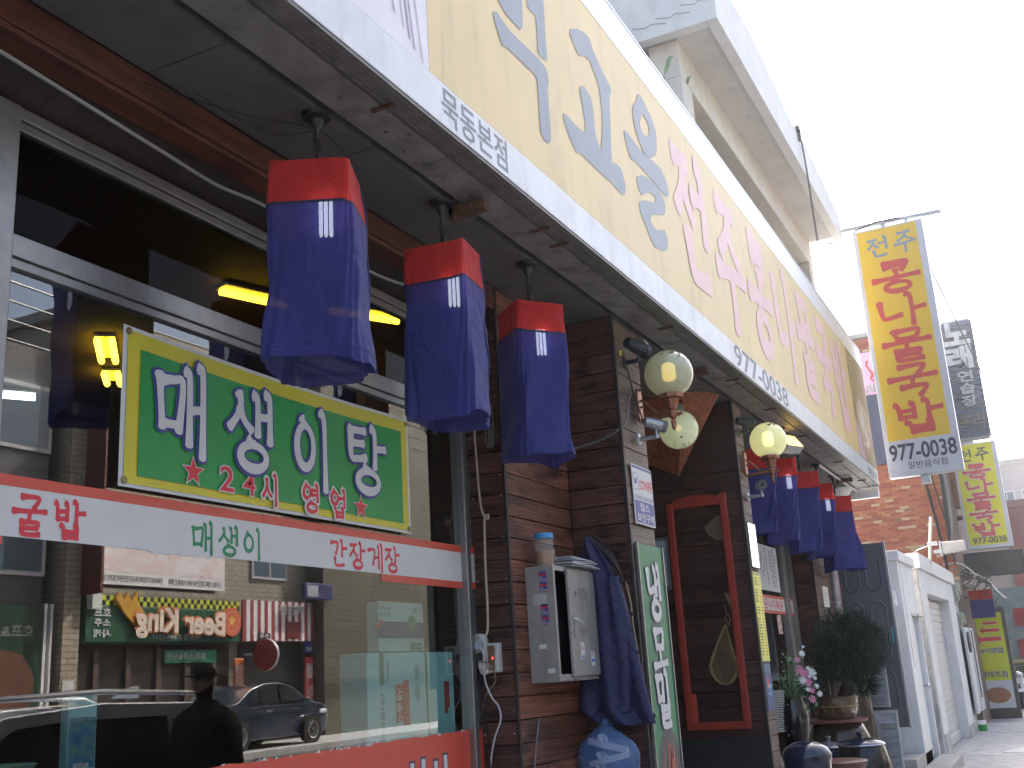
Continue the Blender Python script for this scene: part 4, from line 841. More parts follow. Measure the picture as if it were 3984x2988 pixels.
for (a, b_, c_, d_) in ((6.565, 6.568, 2.73, 2.84), (6.642, 6.645, 2.73, 2.84), (6.565, 6.645, 2.73, 2.733), (6.565, 6.645, 2.837, 2.84), (6.58, 6.62, 2.77, 2.795), (6.59, 6.63, 2.80, 2.808)): F.plate(m, a, b_, c_, d_, 0, .0008)
m.build('camera_symbol', NAVY, t)
m = MB()
for (a, b_) in ((6.55, 2.88), (6.91, 2.88), (6.55, 2.52), (6.91, 2.52)): m.lathe((a, 2.346, b_), [(.005, 0), (.005, .002), (.001, .003)], 8, axis=(0, -1, 0))
m.build('screw', mat('screw', (.25, .24, .22), .4, .7), t)
t, F = sign('menu_board', 'tall green menu board with white brushed letters on the nearer pillar', 'sign', 6.50, 6.965, .55, 2.375, mat('menu_green', (.018, .17, .07), .5, var=.12, scale=3), .012)
m = MB(); FRONT(2.352).plate(m, 6.485, 6.498, .54, 2.38, 0, .02); FRONT(2.352).plate(m, 6.967, 6.98, .54, 2.38, 0, .02); m.build('side_trim', ALU, t)
for (c_, z1) in (('냉', 2.235), ('모', 1.845), ('밀', 1.575)):
    h = .32 if c_ != '모' else .25
    m = MB(); brush(m, F, c_, 6.61, 6.86, z1-h, z1, .001, .19, .014); m.build('letter_outline', INK, t)
    m = MB(); brush(m, F, c_, 6.61, 6.86, z1-h, z1, .006, .19); m.build('letter', WHITE2, t)
m = MB(); F.poly(m, [(6.76+.21*math.cos(i*.2617), .98+.26*math.sin(i*.2617)) for i in range(24)], .001); m.build('bowl_print', print_mat('dark_bowl', [(.02, .02, .022), (.06, .06, .065), (.03, .03, .035), (.12, .12, .12)], 12, 5), t)
m = MB(); rr = random.Random(2)
for i in range(16):
    x = 6.76+rr.gauss(0, .035); z = 1.0+rr.gauss(0, .03); a = R(rr.uniform(50, 95)); l = rr.uniform(.08, .16); F.poly(m, [(x, z), (x+.007, z), (x+.007+l*math.cos(a), z+l*math.sin(a)), (x+l*math.cos(a), z+l*math.sin(a))], .002+.0003*i)
m.build('garnish_print', mat('garnish', (.6, .14, .08), .5, var=.3), t)
m = MB()
for k in range(5):
    F.poly(m, [(6.56+.022*k+.006*math.cos(i), 2.31-.008*k+.012*math.sin(i)) for i in range(6)], .0008)
m.build('leaf_print', mat('leaf_print', (.06, .33, .14), .5), t)
# things on the farther pillar
t, F = sign('mirror_plate', 'shiny acrylic plate on the edge of the farther pillar', 'plate', 9.385, 9.63, 2.40, 2.785, mat('mirror_chrome', (.93, .93, .95), .04, 1, var=0), .012)
Mm = bpy.data.objects[t.name]
m = MB(); F.plate(m, 9.375, 9.64, 2.392, 2.40, -.012, .003); F.plate(m, 9.375, 9.64, 2.785, 2.793, -.012, .003); m.build('clip', RUST, t)
t, F = sign('price_list', 'long yellow price list poster on the farther pillar', 'poster', 9.385, 9.645, 1.60, 2.365, mat('poster_yellow', (.70, .66, .10), .5, var=.05), .002)
m = MB(); rr = random.Random(11)
for i in range(27):
    z = 2.30-.0248*i
    if i in (3, 9, 13): continue
    F.plate(m, 9.41, 9.41+rr.uniform(.05, .11), z, z+.011, 0, .0006)
m.build('menu_text', mat('menu_text', (.16, .15, .06), .6), t)
m = MB()
for i in range(27):
    z = 2.30-.0248*i
    if i in (3, 9, 13): continue
    F.plate(m, 9.56, 9.56+rr.uniform(.04, .07), z, z+.011, 0, .0006)
m.build('price_text', mat('price_text', (.6, .2, .12), .6), t)
m = MB(); F.plate(m, 9.386, 9.644, 2.335, 2.364, 0, .0008); F.plate(m, 9.386, 9.644, 1.60, 1.612, 0, .0008); m.build('colour_edge', print_mat('poster_edge', [(.5, .1, .1), (.1, .35, .2), (.6, .55, .1), (.2, .3, .1)], 20, 2), t)
t, F = sign('info_board', 'blue health notice board below the yellow price list', 'sign', 9.385, 9.615, 1.20, 1.585, mat('board_blue', (.022, .07, .19), .45, var=.25, scale=3), .004)
m = MB(); F.poly(m, [(9.48+.035*math.cos(i*.35), 1.43+.05*math.sin(i*.35)) for i in range(18)], .0008); m.build('logo', mat('logo_red', (.6, .08, .06), .5), t)
m = MB(); F.poly(m, [(9.53+.03*math.cos(i*.35), 1.37+.055*math.sin(i*.35)) for i in range(18)], .0006); m.build('logo', mat('logo_blue', (.05, .3, .55), .5), t)
m = MB(); text(m, F, 'GREEN ZONE', 9.42, 9.57, 1.515, 1.53, .001, .01); m.build('lettering', mat('zone_green', (.1, .45, .2), .5), t)
m = MB(); text(m, F, '천식예방', 9.44, 9.58, 1.385, 1.415, .0014, .02); F.plate(m, 9.45, 9.56, 1.335, 1.34, .0005, .001); m.build('lettering', WHITE2, t)

# ------------------------------------------------------------------ entrance wall: red framed glass, painted gourd, whiteboard
F = SIDE(9.342)
t = thing('framed_mirror', 'tall red framed glass panel on the dark entrance wall', 'frame', (9.34, 2.77, 1.07))
def pf(a0, a1, b0, b1, d=.045):
    b = MB(); F.plate(b, a0, a1, b0, b1, 0, d); return b.build('frame_rail', RED, t, bevel=.006)
pf(-3.045, -2.985, 1.07, 3.02); pf(-2.55, -2.49, 1.07, 3.06); pf(-2.984, -2.551, 1.07, 1.135)
b = MB(); pts = [(-2.984+.433*i/12, 3.04+.03*math.sin(math.pi*i/12)) for i in range(13)]; F.poly(b, [(-2.551, 2.965), (-2.984, 2.965)][::-1]+pts[::-1], 0, .04); b.build('frame_rail', RED, t, bevel=.004)
b = MB(); F.plate(b, -2.984, -2.551, 1.136, 2.964, .02, .024); b.build('glass_panel', glass('mirror_glass', (.93, .93, .92), 1.13), t)
b = MB(); F.plate(b, -2.98, -2.94, 1.14, 1.37, .025, .028); b.build('red_tape', REDV, t)
t = thing('gourd_picture', 'painted gourd dipper behind the red framed glass', 'picture', (9.34, 2.68, 1.43))
def gprof(k):
    out = []
    for i in range(40):
        a = 2*math.pi*i/40; x = math.sin(a); y = -math.cos(a); w_ = .132 if y < 0 else .132*(1-.70*min(1, y*1.05)**.9)
        out.append((-2.675+x*w_*k+.05*max(0, y)**1.5, 1.60+(y*.17 if y < 0 else y*.33)*(1 if k > .9 else .93)))
    return out
b = MB(); F.poly(b, gprof(1), .0, .006); b.build('rim', mat('gourd_rim', (.42, .32, .13), .6, var=.25, scale=20), t)
b = MB(); F.poly(b, gprof(.78), .0065, .009); b.build('bowl', mat('gourd_inner', (.18, .105, .055), .6, var=.4, scale=6, stretch=(1, 4, 1)), t)
b = MB(); b.tube([F.p(-2.60, 1.93, .01), F.p(-2.62, 1.99, .01), F.p(-2.585, 2.02, .01), F.p(-2.575, 1.96, .01), F.p(-2.60, 1.92, .01)], .004, 5); b.tube([F.p(-2.60, 2.0, .008), F.p(-2.612, 2.10, .008)], .003, 5)
F.poly(b, [(-2.60, 2.20), (-2.57, 2.19), (-2.52, 2.02), (-2.54, 2.0), (-2.58, 2.12)], .002, .008); b.build('handle', mat('gourd_handle', (.40, .31, .18), .6), t)
t = thing('basket_picture', 'painted winnowing basket high behind the red framed glass', 'picture', (9.34, 2.62, 2.62)); b = MB()
F.poly(b, [(-2.72, 2.78), (-2.70, 2.72), (-2.62, 2.66), (-2.555, 2.65), (-2.555, 2.87), (-2.60, 2.86)], 0, .006); b.build('weave', mat('basket_weave', (.22, .14, .085), .7, var=.4, scale=30, stretch=(1, 1, 4)), t)
b = MB(); b.tube([F.p(-2.555, 2.875, .008), F.p(-2.60, 2.865, .008), F.p(-2.722, 2.78, .008), F.p(-2.70, 2.715, .008), F.p(-2.62, 2.655, .008), F.p(-2.555, 2.645, .008)], .006, 6); b.build('rim', mat('basket_rim', (.18, .11, .06), .7), t)
t = thing('white_board', 'small whiteboard left of the red framed glass', 'whiteboard', (9.33, 3.2, 2.27)); b = MB(); F.plate(b, -3.36, -3.062, 2.26, 2.735, 0, .02); b.build('board_frame', mat('board_grey', (.14, .145, .16), .5), t, bevel=.012)
b = MB(); F.plate(b, -3.34, -3.09, 2.30, 2.70, .021, .023); b.build('board_face', mat('board_face', (.40, .42, .45), .3, var=.05), t)

# ------------------------------------------------------------------ meter cabinet, jug, newspapers
CAB = mat('cabinet_enamel', (.30, .285, .255), .45, .1, var=.12, scale=6, stain=.25, bump=.05)
t = thing('meter_cabinet', 'grey steel wall cabinet with its door open, covered in stickers', 'cabinet', (5.98, 2.757, 1.56))
b = MB(); b.box(5.70, 5.704, 2.575, 2.752, 1.56, 2.21); b.box(6.266, 6.27, 2.575, 2.752, 1.56, 2.21); b.box(5.704, 6.266, 2.575, 2.752, 2.206, 2.21); b.box(5.704, 6.266, 2.575, 2.752, 1.56, 1.564)
b.box(5.704, 5.725, 2.575, 2.579, 1.564, 2.206); b.box(6.245, 6.266, 2.575, 2.579, 1.564, 2.206); b.box(5.725, 6.245, 2.575, 2.579, 2.18, 2.206); b.box(5.725, 6.245, 2.575, 2.579, 1.564, 1.60); b.build('case', CAB, t, bevel=.0015)
b = MB(); b.box(5.705, 6.265, 2.745, 2.751, 1.565, 2.205); b.box(5.90, 6.2, 2.66, 2.744, 1.7, 2.05); b.build('interior', DARK, t)
b = MB(); b.box(5.86, 6.262, 2.556, 2.572, 1.585, 2.195); b.build('door', CAB, t, bevel=.003); dr = bpy.context.scene.objects[-1] if False else None
b = MB(); b.box(5.885, 5.90, 2.548, 2.556, 1.80, 1.93); b.tube([(5.893, 2.548, 1.91), (5.91, 2.53, 1.90), (5.955, 2.525, 1.885)], [.006, .007, .008], 8); b.build('handle', mat('chrome', (.6, .6, .6), .2, 1, var=.05), t)
rr = random.Random(6); b = MB()
for i in range(26):
    z = rr.uniform(1.6, 2.19); b.add([(5.857, 2.5555, z), (5.857+rr.uniform(.003, .01), 2.5552, z+rr.uniform(-.003, .005)), (5.861, 2.5555, z+rr.uniform(.008, .02))], [(0, 1, 2)])
for i in range(16): x = rr.uniform(5.72, 6.26); b.add([(x, 2.5745, 1.562), (x+rr.uniform(.01, .03), 2.5745, 1.562), (x+.01, 2.5742, 1.562+rr.uniform(.004, .012))], [(0, 1, 2)])
b.build('rust_edge', RUST, t)
FS = SIDE(5.6995); FD = FRONT(2.5555)
SW2 = mat('sticker_white', (.62, .62, .60), .5, var=.05)
def stk(fr, a0, a1, b0, b1, m_, nm='sticker', tt=.0006):
    q = MB(); fr.plate(q, a0, a1, b0, b1, 0, tt); return q.build(nm, m_, t)
for z in (2.125, 2.065, 1.94, 1.88):
    stk(FS, -2.665, -2.618, z-.002, z+.052, NAVY); q = MB(); FS.plate(q, -2.664, -2.619, z+.028, z+.04, .0007, .001); q.build('sticker_band', REDL, t)
    q = MB(); text(q, FS, '929-3263', -2.663, -2.62, z+.002, z+.011, .0011, .02); text(q, FS, '수도', -2.66, -2.64, z+.014, z+.025, .0011, .02); q.build('sticker_text', WHITE2, t)
stk(FS, -2.71, -2.625, 1.985, 2.05, mat('glue_patch', (.42, .41, .39), .6, var=.2)); stk(FS, -2.69, -2.645, 1.745, 1.77, SW2); stk(FS, -2.645, -2.60, 1.61, 1.635, SW2)
stk(FD, 5.98, 6.035, 1.68, 1.775, SW2); stk(FD, 6.125, 6.185, 1.64, 1.72, SW2); stk(FD, 6.13, 6.18, 1.66, 1.68, mat('sticker_blue', (.1, .2, .45), .5), tt=.0009); stk(FD, 5.99, 6.03, 1.684, 1.70, MATS['sticker_blue'], tt=.0009)
q = MB(); text(q, FD, '977', 6.13, 6.18, 1.69, 1.715, .0008, .01); text(q, FD, '속', 5.985, 6.02, 1.72, 1.76, .0008, .01); q.build('sticker_text', REDL, t)
q = MB(); text(q, FD, '※위험', 5.93, 6.13, 2.02, 2.09, .0005, -.008); text(q, FD, '취급주의', 5.97, 6.10, 1.82, 1.865, .0005, -.012); q.build('pen_writing', mat('pen', (.05, .05, .05), .6, var=0), t)
t = thing('plastic_jug', 'clear plastic jug of amber oil with a blue lid on the grey cabinet', 'jug', (5.79, 2.66, 2.211))
b = MB(); b.lathe((5.79, 2.66, 2.211), [(.052, 0), (.056, .006), (.056, .15), (.05, .162), (.05, .168)], 24); b.build('jug_wall', mat('jug_plastic', (.55, .5, .45), .25, var=.05, trans=.72), t, smooth=True)
b = MB(); b.lathe((5.79, 2.66, 2.215), [(.051, 0), (.052, .085), (.001, .085)], 24); b.build('oil', mat('oil', (.35, .17, .06), .2, var=.1), t, smooth=True)
b = MB(); b.lathe((5.79, 2.66, 2.375), [(.057, 0), (.058, .024), (.052, .03), (.001, .03)], 30); b.box(5.765, 5.815, 2.655, 2.665, 2.405, 2.41); b.build('lid', mat('lid_blue', (.06, .33, .62), .4), t, smooth=True)
b = MB(); b.slab([(5.815, 2.607, 2.25), (5.842, 2.632, 2.25), (5.842, 2.632, 2.31), (5.815, 2.607, 2.31)], (.002, -.002, 0)); b.build('label', WHITE2, t)
t = thing('newspaper_pile', 'folded newspapers lying on the grey cabinet', 'newspapers', (6.1, 2.66, 2.211)); rr = random.Random(12)
for i in range(9):
    b = MB(); dx = rr.uniform(-.03, .03); dy = rr.uniform(-.02, .02); z = 2.212+.0065*i; x0, x1 = 5.89+dx+.006*i, 6.32+dx-.004*i
    n = 8; vs = []; fs = []
    for k in range(n+1):
        f = k/n; zz = z-.045*max(0, f-.72)**1.2+.004*math.sin(4*f+i); x = x0+(x1-x0)*f
        vs += [(x, 2.53+dy, zz), (x, 2.75+dy*.2, zz), (x, 2.53+dy, zz+.005), (x, 2.75+dy*.2, zz+.005)]
    for k in range(n):
        o = 4*k; fs += [(o, o+4, o+5, o+1), (o+2, o+3, o+7, o+6), (o, o+2, o+6, o+4), (o+1, o+5, o+7, o+3)]
    fs += [(0, 1, 3, 2), (4*n, 4*n+2, 4*n+3, 4*n+1)]; b.add(vs, fs); b.build('newspaper', mat('newsprint', (.46, .45, .47), .8, var=.15, scale=30, rnd=.1), t)

# ------------------------------------------------------------------ jacket and bag on the wall
JK = mat('jacket_navy', (.024, .026, .078), .7, var=.2, scale=12)
nt = JK.node_tree; w1 = nt.nodes.new('ShaderNodeTexWave'); w2 = nt.nodes.new('ShaderNodeTexWave'); tc_ = nt.nodes.new('ShaderNodeTexCoord')
for w_, rt_ in ((w1, 52), (w2, -52)):
    mp_ = nt.nodes.new('ShaderNodeMapping'); mp_.inputs['Rotation'].default_value = (R(rt_), 0, 0); nt.links.new(tc_.outputs['Object'], mp_.inputs[0]); nt.links.new(mp_.outputs[0], w_.inputs[0]); w_.bands_direction = 'Z'; w_.inputs['Scale'].default_value = 5.2; w_.inputs['Distortion'].default_value = .3
mn_ = nt.nodes.new('ShaderNodeMath'); mn_.operation = 'MINIMUM'; pw_ = []
for w_ in (w1, w2):
    q_ = nt.nodes.new('ShaderNodeMapRange'); q_.inputs[1].default_value = 0; q_.inputs[2].default_value = .22; nt.links.new(w_.outputs['Fac'], q_.inputs[0]); pw_.append(q_)
nt.links.new(pw_[0].outputs[0], mn_.inputs[0]); nt.links.new(pw_[1].outputs[0], mn_.inputs[1])
bp_ = nt.nodes.new('ShaderNodeBump'); bp_.inputs['Strength'].default_value = .35; bp_.inputs['Distance'].default_value = .012; nt.links.new(mn_.outputs[0], bp_.inputs['Height']); nt.links.new(bp_.outputs[0], nt.nodes['Principled BSDF'].inputs['Normal'])
t = thing('quilted_jacket', 'navy quilted jacket hanging on the side of the nearer pillar', 'jacket', (6.36, 2.55, 1.28))
def hang(rows, x, thick, folds, nm, m_, nz=40, ny=36, amp=.03):
    """cloth hung against x: rows = (z, y_street_side, y_wall_side)"""
    vs = []; fs = []
    for i in range(nz+1):
        f = i/nz*(len(rows)-1); k = min(int(f), len(rows)-2); u = f-k; u2 = u
        z = rows[k][0]+(rows[k+1][0]-rows[k][0])*u; a = rows[k][1]+(rows[k+1][1]-rows[k][1])*u2; b_ = rows[k][2]+(rows[k+1][2]-rows[k][2])*u2
        for j in range(ny+1):
            v = j/ny; y = a+(b_-a)*v
            d = thick*math.sin(math.pi*min(1, max(0, v)))**.6+amp*(i/nz)**.7*math.sin(folds*math.pi*v+.9*math.sin(2.2*i/nz))+.006*math.sin(11*v+9*i/nz)
            vs.append((x-max(d, -.02), y, z))
    for i in range(nz):
        for j in range(ny): a = i*(ny+1)+j; fs.append((a, a+1, a+ny+2, a+ny+1))
    q = MB(); q.add(vs, fs); o = q.build(nm, m_, t, smooth=True)
    s_ = o.modifiers.new('solid', 'SOLIDIFY'); s_.thickness = .012; return o
hang([(2.42, 2.575, 2.615), (2.36, 2.52, 2.64), (2.22, 2.44, 2.66), (2.05, 2.385, 2.68), (1.85, 2.35, 2.70), (1.6, 2.31, 2.72), (1.38, 2.27, 2.74), (1.29, 2.25, 2.60)], 6.33, .06, 4.5, 'jacket_body', JK)
hang([(2.16, 2.40, 2.475), (1.95, 2.37, 2.50), (1.7, 2.36, 2.53), (1.45, 2.385, 2.56), (1.36, 2.40, 2.55)], 6.31, .055, 2.2, 'sleeve', JK, amp=.012)
hang([(2.425, 2.535, 2.60), (2.34, 2.455, 2.575), (2.22, 2.40, 2.475), (2.12, 2.372, 2.41)], 6.315, .018, 1.5, 'collar', mat('collar_cord', (.03, .02, .018), .9, var=.2), amp=.006)
q = MB(); q.tube([(6.33, 2.372, 2.12), (6.325, 2.35, 2.0), (6.32, 2.345, 1.86), (6.32, 2.325, 1.65), (6.325, 2.295, 1.45)], .004, 6); q.build('zip', mat('brass_zip', (.28, .22, .12), .4, .6), t)
q = MB()
for (y, z) in ((2.345, 1.93), (2.33, 1.70), (2.262, 1.335)): q.lathe((6.315, y, z), [(.001, .006), (.011, .005), (.012, 0)], 12, axis=(-1, 0, 0))
q.build('stud', mat('stud_black', (.02, .02, .025), .25), t)
t = thing('plastic_bag', 'knotted blue plastic bag with pale sandals inside, hanging under the jacket', 'bag', (6.3, 2.57, 1.0))
vs = []; fs = []; n = 40; prof = [(.005, 1.325), (.016, 1.315), (.02, 1.295), (.05, 1.275), (.10, 1.24), (.155, 1.19), (.185, 1.13), (.19, 1.06), (.185, .96), (.15, .87), (.06, .82), (.002, .815)]
for (r, z) in prof:
    for j in range(n):
        a = 2*math.pi*j/n; k = 1+.07*math.sin(7*a+z*9)*(1 if z > 1.1 else .5)+.05*math.sin(3*a+4*z)+.03*math.sin(15*a)*(z > 1.2); vs.append((6.30+r*.62*k*math.cos(a)-.02, 2.565+r*k*math.sin(a), z+.006*math.sin(5*a)))
for i in range(len(prof)-1):
    for j in range(n): fs.append((i*n+j, i*n+(j+1) % n, (i+1)*n+(j+1) % n, (i+1)*n+j))
q = MB(); q.add(vs, fs); bm_ = mat('bag_film', (.14, .27, .52), .22, var=.35, scale=9, bump=.6, bscale=14, trans=.58); q.build('bag_film', bm_, t, smooth=True)
for (z, y, rz) in ((1.16, 2.56, .25), (1.08, 2.55, -.2), (1.0, 2.58, .15)):
    q = MB(); Mx = Matrix.Translation((6.28, y, z)) @ Matrix.Rotation(rz, 4, 'X'); q.M = Mx
    pts = [(.045*math.sin(a)*(1+.2*math.cos(a)), .135*math.cos(a)) for a in [2*math.pi*i/20 for i in range(20)]]; q.slab([(x, y_, 0) for x, y_ in pts], (0, 0, .035))
    q.tube([(-.045, .03, .03), (-.03, .05, .06), (.03, .05, .06), (.045, .03, .03)], .018, 6); q.build('sandal', mat('sandal_foam', (.66, .64, .66), .6, var=.05), t, bevel=.008)

# ------------------------------------------------------------------ socket strip, control box, wires on the wall
PL = mat('ivory_plastic', (.52, .50, .46), .4, var=.12, scale=14); F = SIDE(5.478)
t = thing('socket_strip', 'dirty white three way socket strip with plugs hanging by the window jamb', 'power strip', (5.49, 2.94, 1.62))
fr = Fr((5.455, -0, 0), (0, -1, .16), (0, -.16, -1)); fr = Fr((5.478, 2.932, 1.735), (0, -.985, .17), (0, .17, .985))
b = MB(); pts = []
for i in range(24):
    a = 2*math.pi*i/24; pts.append((.040*math.cos(a), .074*(1 if math.sin(a) > 0 else -1)+.040*math.sin(a)))
fr.poly(b, pts, -.015, .03); b.build('strip_body', PL, t, bevel=.006)
def disc(fr, a, b_, r, t0, t1, m_, nm, par, n=18):
    q = MB(); fr.poly(q, [(a+r*math.cos(2*math.pi*i/n), b_+r*math.sin(2*math.pi*i/n)) for i in range(n)], t0, t1); return q.build(nm, m_, par)
disc(fr, 0, .088, .014, .03, .0315, mat('socket_cap', (.35, .32, .29), .6), 'strip_cap', t)
for (h, m_, nm) in ((.045, mat('plug_grey', (.40, .42, .46), .4), 'plug'), (-.012, BLACK, 'plug'), (-.066, mat('plug_cream', (.55, .50, .38), .4), 'plug')):
    disc(fr, 0, h, .0245, .03, .032, mat('socket_hole', (.09, .09, .09), .5), 'socket', t); disc(fr, 0, h, .021, .032, .055 if h > -.05 else .05, m_, nm, t)
t = thing('control_box', 'small white controller box with a red digit beside the socket strip', 'control box', (5.49, 2.87, 1.63))
b = MB(); b.box(5.45, 5.50, 2.825, 2.898, 1.632, 1.79); b.build('case', PL, t, bevel=.006); F = SIDE(5.449)
b = MB(); F.plate(b, -2.89, -2.848, 1.645, 1.778, 0, .002); b.build('front_panel', mat('panel_brown', (.17, .10, .05), .35), t)
b = MB(); F.plate(b, -2.876, -2.854, 1.702, 1.718, .002, .003); b.build('display', BLACK, t); b = MB(); text(b, F, '8', -2.864, -2.857, 1.704, 1.716, .0034, .02); b.build('digit', mat('digit_red', (1, .05, .03), .4, emit=(1, .04, .02), estr=3, var=0), t)
b = MB()
for k in range(3): b.lathe((5.4485, 2.884-.012*k, 1.665), [(.004, 0), (.004, .003), (.001, .0035)], 8, axis=(-1, 0, 0))
b.tube([(5.449, 2.845, 1.76), (5.435, 2.825, 1.758)], .003, 6); b.build('knob', SIL, t)
def wire(name, label, pts, r, m_, cat='cable', n=6):
    P = [Vector(p) for p in pts]; out = []
    for i in range(len(P)-1):
        p0, p1, p2, p3 = P[max(i-1, 0)], P[i], P[i+1], P[min(i+2, len(P)-1)]
        for k in range(6):
            s = k/6; out.append(.5*((2*p1)+(-p0+p2)*s+(2*p0-5*p1+4*p2-p3)*s*s+(-p0+3*p1-3*p2+p3)*s**3))
    out.append(P[-1]); q = MB(); q.tube(out, r, n); return tag(q.build(name, m_, smooth=True), label, cat)
CREAM = mat('wire_cream', (.45, .38, .26), .5, var=.15); WWH = mat('wire_white', (.5, .48, .47), .4, var=.05); WGR = mat('wire_grey', (.16, .155, .15), .5)
wire('power_cable', 'cream power cable hanging down the wall beside the window with a loop tied in it', [(5.488, 2.92, 3.5), (5.484, 2.92, 3.08), (5.484, 2.915, 2.8), (5.484, 2.905, 2.58), (5.482, 2.882, 2.50), (5.476, 2.858, 2.485), (5.476, 2.855, 2.505), (5.476, 2.872, 2.50), (5.482, 2.885, 2.45), (5.482, 2.893, 2.2), (5.482, 2.893, 2.0), (5.482, 2.90, 1.87), (5.48, 2.917, 1.83)], .0075, CREAM, n=8)
wire('plug_cord', 'white cord snaking down the boards from the grey plug', [(5.42, 2.92, 1.77), (5.41, 2.895, 1.73), (5.43, 2.91, 1.66), (5.46, 2.918, 1.58), (5.48, 2.895, 1.50), (5.484, 2.858, 1.45), (5.484, 2.85, 1.38), (5.484, 2.895, 1.28), (5.484, 2.925, 1.15), (5.484, 2.92, 1.0), (5.484, 2.89, .85)], .0055, WWH)
wire('plug_cord', 'black cord falling straight from the middle plug', [(5.425, 2.935, 1.722), (5.42, 2.945, 1.70), (5.45, 2.948, 1.62), (5.475, 2.942, 1.5), (5.482, 2.935, 1.3), (5.482, 2.925, 1.15), (5.482, 2.92, .9)], .0045, BLACK)
wire('plug_cord', 'brown cord curving from the cream plug to the controller box', [(5.43, 2.92, 1.69), (5.41, 2.88, 1.69), (5.43, 2.862, 1.66), (5.46, 2.86, 1.625), (5.482, 2.87, 1.58), (5.484, 2.93, 1.52), (5.484, 2.955, 1.45)], .0042, mat('wire_brown', (.22, .15, .09), .5))
wire('swag_cable', 'pale cable sagging along the lower edge of the lintel beam', [(1.5, 2.868, 3.745), (2.05, 2.864, 3.73), (2.5, 2.86, 3.70), (2.9, 2.86, 3.675), (3.2, 2.862, 3.66), (3.5, 2.865, 3.685), (3.9, 2.866, 3.66), (4.4, 2.866, 3.64), (5.0, 2.866, 3.70), (5.46, 2.85, 3.66)], .008, mat('wire_dull', (.30, .31, .29), .5))
wire('lamp_cable', 'grey cable running across the boards to the bracket of the dull globe', [(6.42, 2.72, 3.02), (6.422, 2.55, 3.04), (6.42, 2.42, 3.07), (6.425, 2.37, 3.10), (6.5, 2.34, 3.16), (6.6, 2.338, 3.34), (6.70, 2.338, 3.44)], .007, WGR)
wire('camera_wire', 'thin black wire running down the nearer pillar between the cameras', [(6.52, 2.335, 3.64), (6.6, 2.33, 3.52), (6.66, 2.325, 3.38), (6.73, 2.312, 3.25), (6.74, 2.29, 3.16), (6.70, 2.22, 3.12)], .005, BLACK)
wire('thin_rod', 'thin grey stick leaning on the boards below the cabinet', [(5.62, 2.745, .9), (5.66, 2.742, 1.15), (5.745, 2.742, 1.365)], .0045, WGR)
wire('hook_wire', 'loose thin black wire between the nearest lantern and the lintel', [(2.65, 2.74, 3.83), (2.85, 2.6, 3.79), (3.05, 2.5, 3.79), (3.25, 2.40, 3.81), (3.45, 2.38, 3.78), (3.6, 2.45, 3.80), (3.75, 2.5, 3.84)], .0035, BLACK)
wire('hook_wire', 'second thin wire sagging below the ceiling left of the nearest lantern', [(2.8, 2.62, 3.82), (3.0, 2.52, 3.74), (3.12, 2.45, 3.735), (3.25, 2.41, 3.80)], .0035, BLACK)
t = thing('bulb_socket', 'white ceramic bulb holder with a coil of spare wire on the wall behind the lanterns', 'lamp holder', (5.49, 2.86, 3.2))
b = MB(); b.lathe((5.45, 2.86, 3.19), [(.001, 0), (.028, .012), (.034, .04), (.03, .07), (.015, .08), (.014, .10), (.02, .105), (.02, .115), (.006, .12)], 16); b.build('holder', mat('ceramic', (.42, .41, .36), .35), t, smooth=True)
b = MB()
for k in range(4):
    b.tube([(5.47, 2.80+.012*math.sin(a+k)+.01*k, 3.02+.13*math.cos(a)) for a in [2*math.pi*i/14 for i in range(15)]], .0045, 5)
b.tube([(5.45, 2.86, 3.31), (5.46, 2.82, 3.45), (5.47, 2.79, 3.6), (5.47, 2.84, 3.72)], .005, 5); b.tube([(5.46, 2.85, 3.3), (5.47, 2.90, 3.45), (5.47, 2.93, 3.55)], .005, 5); b.build('coil', mat('wire_olive', (.16, .15, .11), .5), t)
b = MB(); rr = random.Random(4)
for i in range(26):
    z = .95+.125*i*.95
    for (y) in (2.775, 2.96):
        if rr.random() < .6: b.lathe((5.4945, y+rr.uniform(-.006, .006), z), [(.005, 0), (.0045, .003), (.001, .004)], 7, axis=(-1, 0, 0))
for i in range(18): b.lathe((6.434, rr.choice([2.42, 2.6, 2.7]), 1.0+.14*i), [(.004, 0), (.001, .003)], 7, axis=(-1, 0, 0))
b.build('nail', mat('nail_head', (.38, .37, .36), .4, .5), shop)

# ------------------------------------------------------------------ far end of the shop front: paper, band, pipe, poster
F = FRONT(2.992)
t = thing('handwritten_paper', 'white paper with outlined handwritten letters on the far window', 'paper', (12.6, 2.99, 2.38)); b = MB(); F.plate(b, 12.0, 13.19, 2.385, 2.91, 0, .002); b.build('sheet', mat('poster_paper', (.60, .61, .60), .6, var=.04), t)
b = MB(); brush(b, F, '이', 12.38, 12.72, 2.50, 2.84, .003, .10, .010); brush(b, F, '탕', 12.80, 13.1, 2.47, 2.86, .003, .10, .010); b.build('letter_outline', INK, t)
b = MB(); brush(b, F, '이', 12.38, 12.72, 2.50, 2.84, .006, .10); brush(b, F, '탕', 12.80, 13.1, 2.47, 2.86, .006, .10); b.build('letter', MATS['poster_paper'], t)
t = thing('window_sticker_band', 'white band with red edges and red dish name on the far window', 'sticker', (12.8, 2.99, 2.1)); b = MB(); F.plate(b, 11.6, 13.33, 2.165, 2.30, 0, .001); F.plate(b, 13.50, 13.78, 2.165, 2.30, 0, .001); b.build('white_strip', WHITE2, t)
b = MB(); F.plate(b, 11.6, 13.33, 2.30, 2.335, 0, .001); F.plate(b, 11.6, 13.33, 2.13, 2.1645, 0, .001); F.plate(b, 13.50, 13.78, 2.30, 2.335, 0, .001); F.plate(b, 13.50, 13.78, 2.13, 2.1645, 0, .001); b.build('red_strip', REDV, t)
